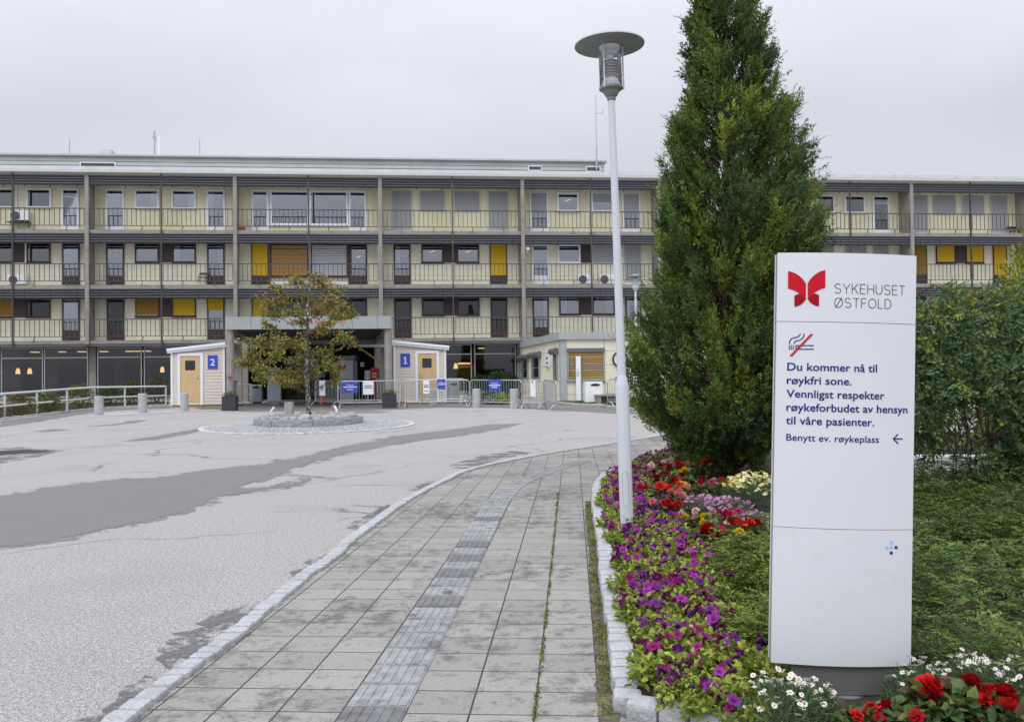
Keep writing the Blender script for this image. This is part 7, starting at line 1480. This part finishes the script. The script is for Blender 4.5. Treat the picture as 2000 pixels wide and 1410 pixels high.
def strands(n, w, h, ll, lw, cols, seed):
    r = np.random.default_rng(seed); th = r.uniform(0, 6.283, n); q = np.sqrt(r.uniform(0, 1, n)); P = np.c_[w*q*np.cos(th), w*q*np.sin(th), h*r.uniform(.05, .92, n)*(1-.45*q**2)]; D = np.c_[np.cos(th)*q*.7, np.sin(th)*q*.7, np.full(n, .8)]+r.normal(0, .5, (n, 3)); V, F = blades(P, D, rnd_dirs(n), r.uniform(.6, 1.3, n)*ll, np.full(n, lw), .1, .1); return V, F, rep4(np.array(cols)[r.integers(0, len(cols), n)]*r.uniform(.75, 1.25, (n, 1)))
wd = [daisy(1500+i, (.80, .80, .78), (.72, .42, .02)) for i in range(4)]; yd = [daisy(1510+i, (.80, .74, .30) if i % 2 else (.80, .77, .55), (.75, .55, .03), .017) for i in range(4)]; yd2 = [daisy(1520+i, (.80, .66, .06), (.7, .42, .02), .017) for i in range(2)]; pk = [daisy(1530+i, (.60, .27, .50) if i % 2 else (.68, .38, .60), (.35, .10, .22), .013, 9) for i in range(4)]
def daisy_bush(pos, w, h, n, flowers, lab, seed, cols=((.09, .15, .07), (.13, .19, .085), (.07, .12, .055)), nl=900, sc=1.0, tall=.05, group='daisy bushes in the flower bed', only=None):
    r = random.Random(seed); t = thing('daisy_bush', lab, 'flower', pos, 0, group); V, F, c = strands(nl, w, h, .055, .006, cols, seed); link_mesh('foliage', np_mesh('foliage', V, F, M['leaf'], c), t); mb = MB()
    for k in range(n):
        a_ = r.uniform(0, 6.28); q = math.sqrt(r.random()); x, y = w*q*math.cos(a_)*1.02, w*q*math.sin(a_)*1.02; z = h*(1-.42*q*q)*r.uniform(.88, 1.1)+r.uniform(0, tall); lean = r.uniform(.15, .9); la = r.gauss(-1.57, .7)
        link_mesh('flower', flowers[r.randrange(len(flowers))], t, (x, y, z), (lean*math.cos(la+1.57), lean*math.sin(la+1.57), r.uniform(0, 6)), sc*r.uniform(.75, 1.1)); mb.tube([(x*.5, y*.5, h*.3), (x, y, z)], .0012, 3)
    mb.build('stem', M['barkgrey'] if False else mat('daisy_stem', (.09, .14, .05), .7), t); return t
def gpos(px, py): return at_ground(px, py, BZ)
daisy_bush(gpos(1528, 1428), .165, .20, 62, wd, 'white marguerite bush with yellow eyes at the corner of the sign plinth beside the petunias', 1, sc=.86)
daisy_bush(gpos(1590, 1408), .09, .15, 26, wd, 'small white marguerite bush directly before the sign plinth', 2, nl=420, sc=.86)
daisy_bush(gpos(1800, 1392), .14, .19, 44, wd, 'white marguerite bush behind the red begonias, beside the sign plinth', 3, sc=.8)
daisy_bush(gpos(1905, 1388), .16, .21, 58, wd, 'white marguerite bush behind the red begonias in the front corner', 4, sc=.8)
daisy_bush(gpos(2005, 1400), .16, .20, 50, wd, 'white marguerite bush cut by the picture edge', 5, sc=.8)
daisy_bush(gpos(1480, 995), .30, .36, 96, yd, 'cream yellow marguerite bush beside the sign edge', 6, nl=1300, sc=2.0)
daisy_bush(gpos(1447, 985), .20, .30, 55, yd2+yd, 'bright yellow marguerite bush under the juniper', 7, nl=800, sc=1.9)
daisy_bush(gpos(1372, 1012), .26, .22, 98, pk, 'lilac pink daisy bush behind the pink begonias', 8, nl=900, sc=1.9, tall=.02)
daisy_bush(gpos(1422, 1016), .26, .22, 98, pk, 'lilac pink daisy bush beside the yellow marguerites', 9, nl=900, sc=1.9, tall=.02)
daisy_bush(gpos(1470, 1040), .22, .18, 60, pk, 'lilac pink daisy bush with few flowers nearest the sign', 10, nl=900, sc=1.5, tall=.02)
daisy_bush(gpos(1338, 900), .30, .16, 50, pk, 'lilac pink daisy bush at the far tip of the bed', 11, nl=500, sc=1.5, tall=.02)
# fallen bits and bare twigs on the soil
n = 1500; P = np.array([(x, y, BZ+.006) for x, y in scatter(px_poly([(1270, 930), (1400, 900), (1500, 930), (1500, 1100), (1660, 1420), (1250, 1420)]), .01, 9, n)]); n = len(P); D = rnd_dirs(n); D[:, 2] *= .2; V, F = blades(P, D, np.tile([0, 0, 1.], (n, 1)), rng.uniform(.01, .035, n), rng.uniform(.004, .012, n), 0, 0)
o = link_mesh('litter', np_mesh('litter', V, F, M['leaf'], rep4(np.array([(.10, .07, .04), (.06, .045, .03), (.14, .10, .05), (.16, .13, .10)])[rng.integers(0, 4, n)]))); o['kind'] = 'stuff'
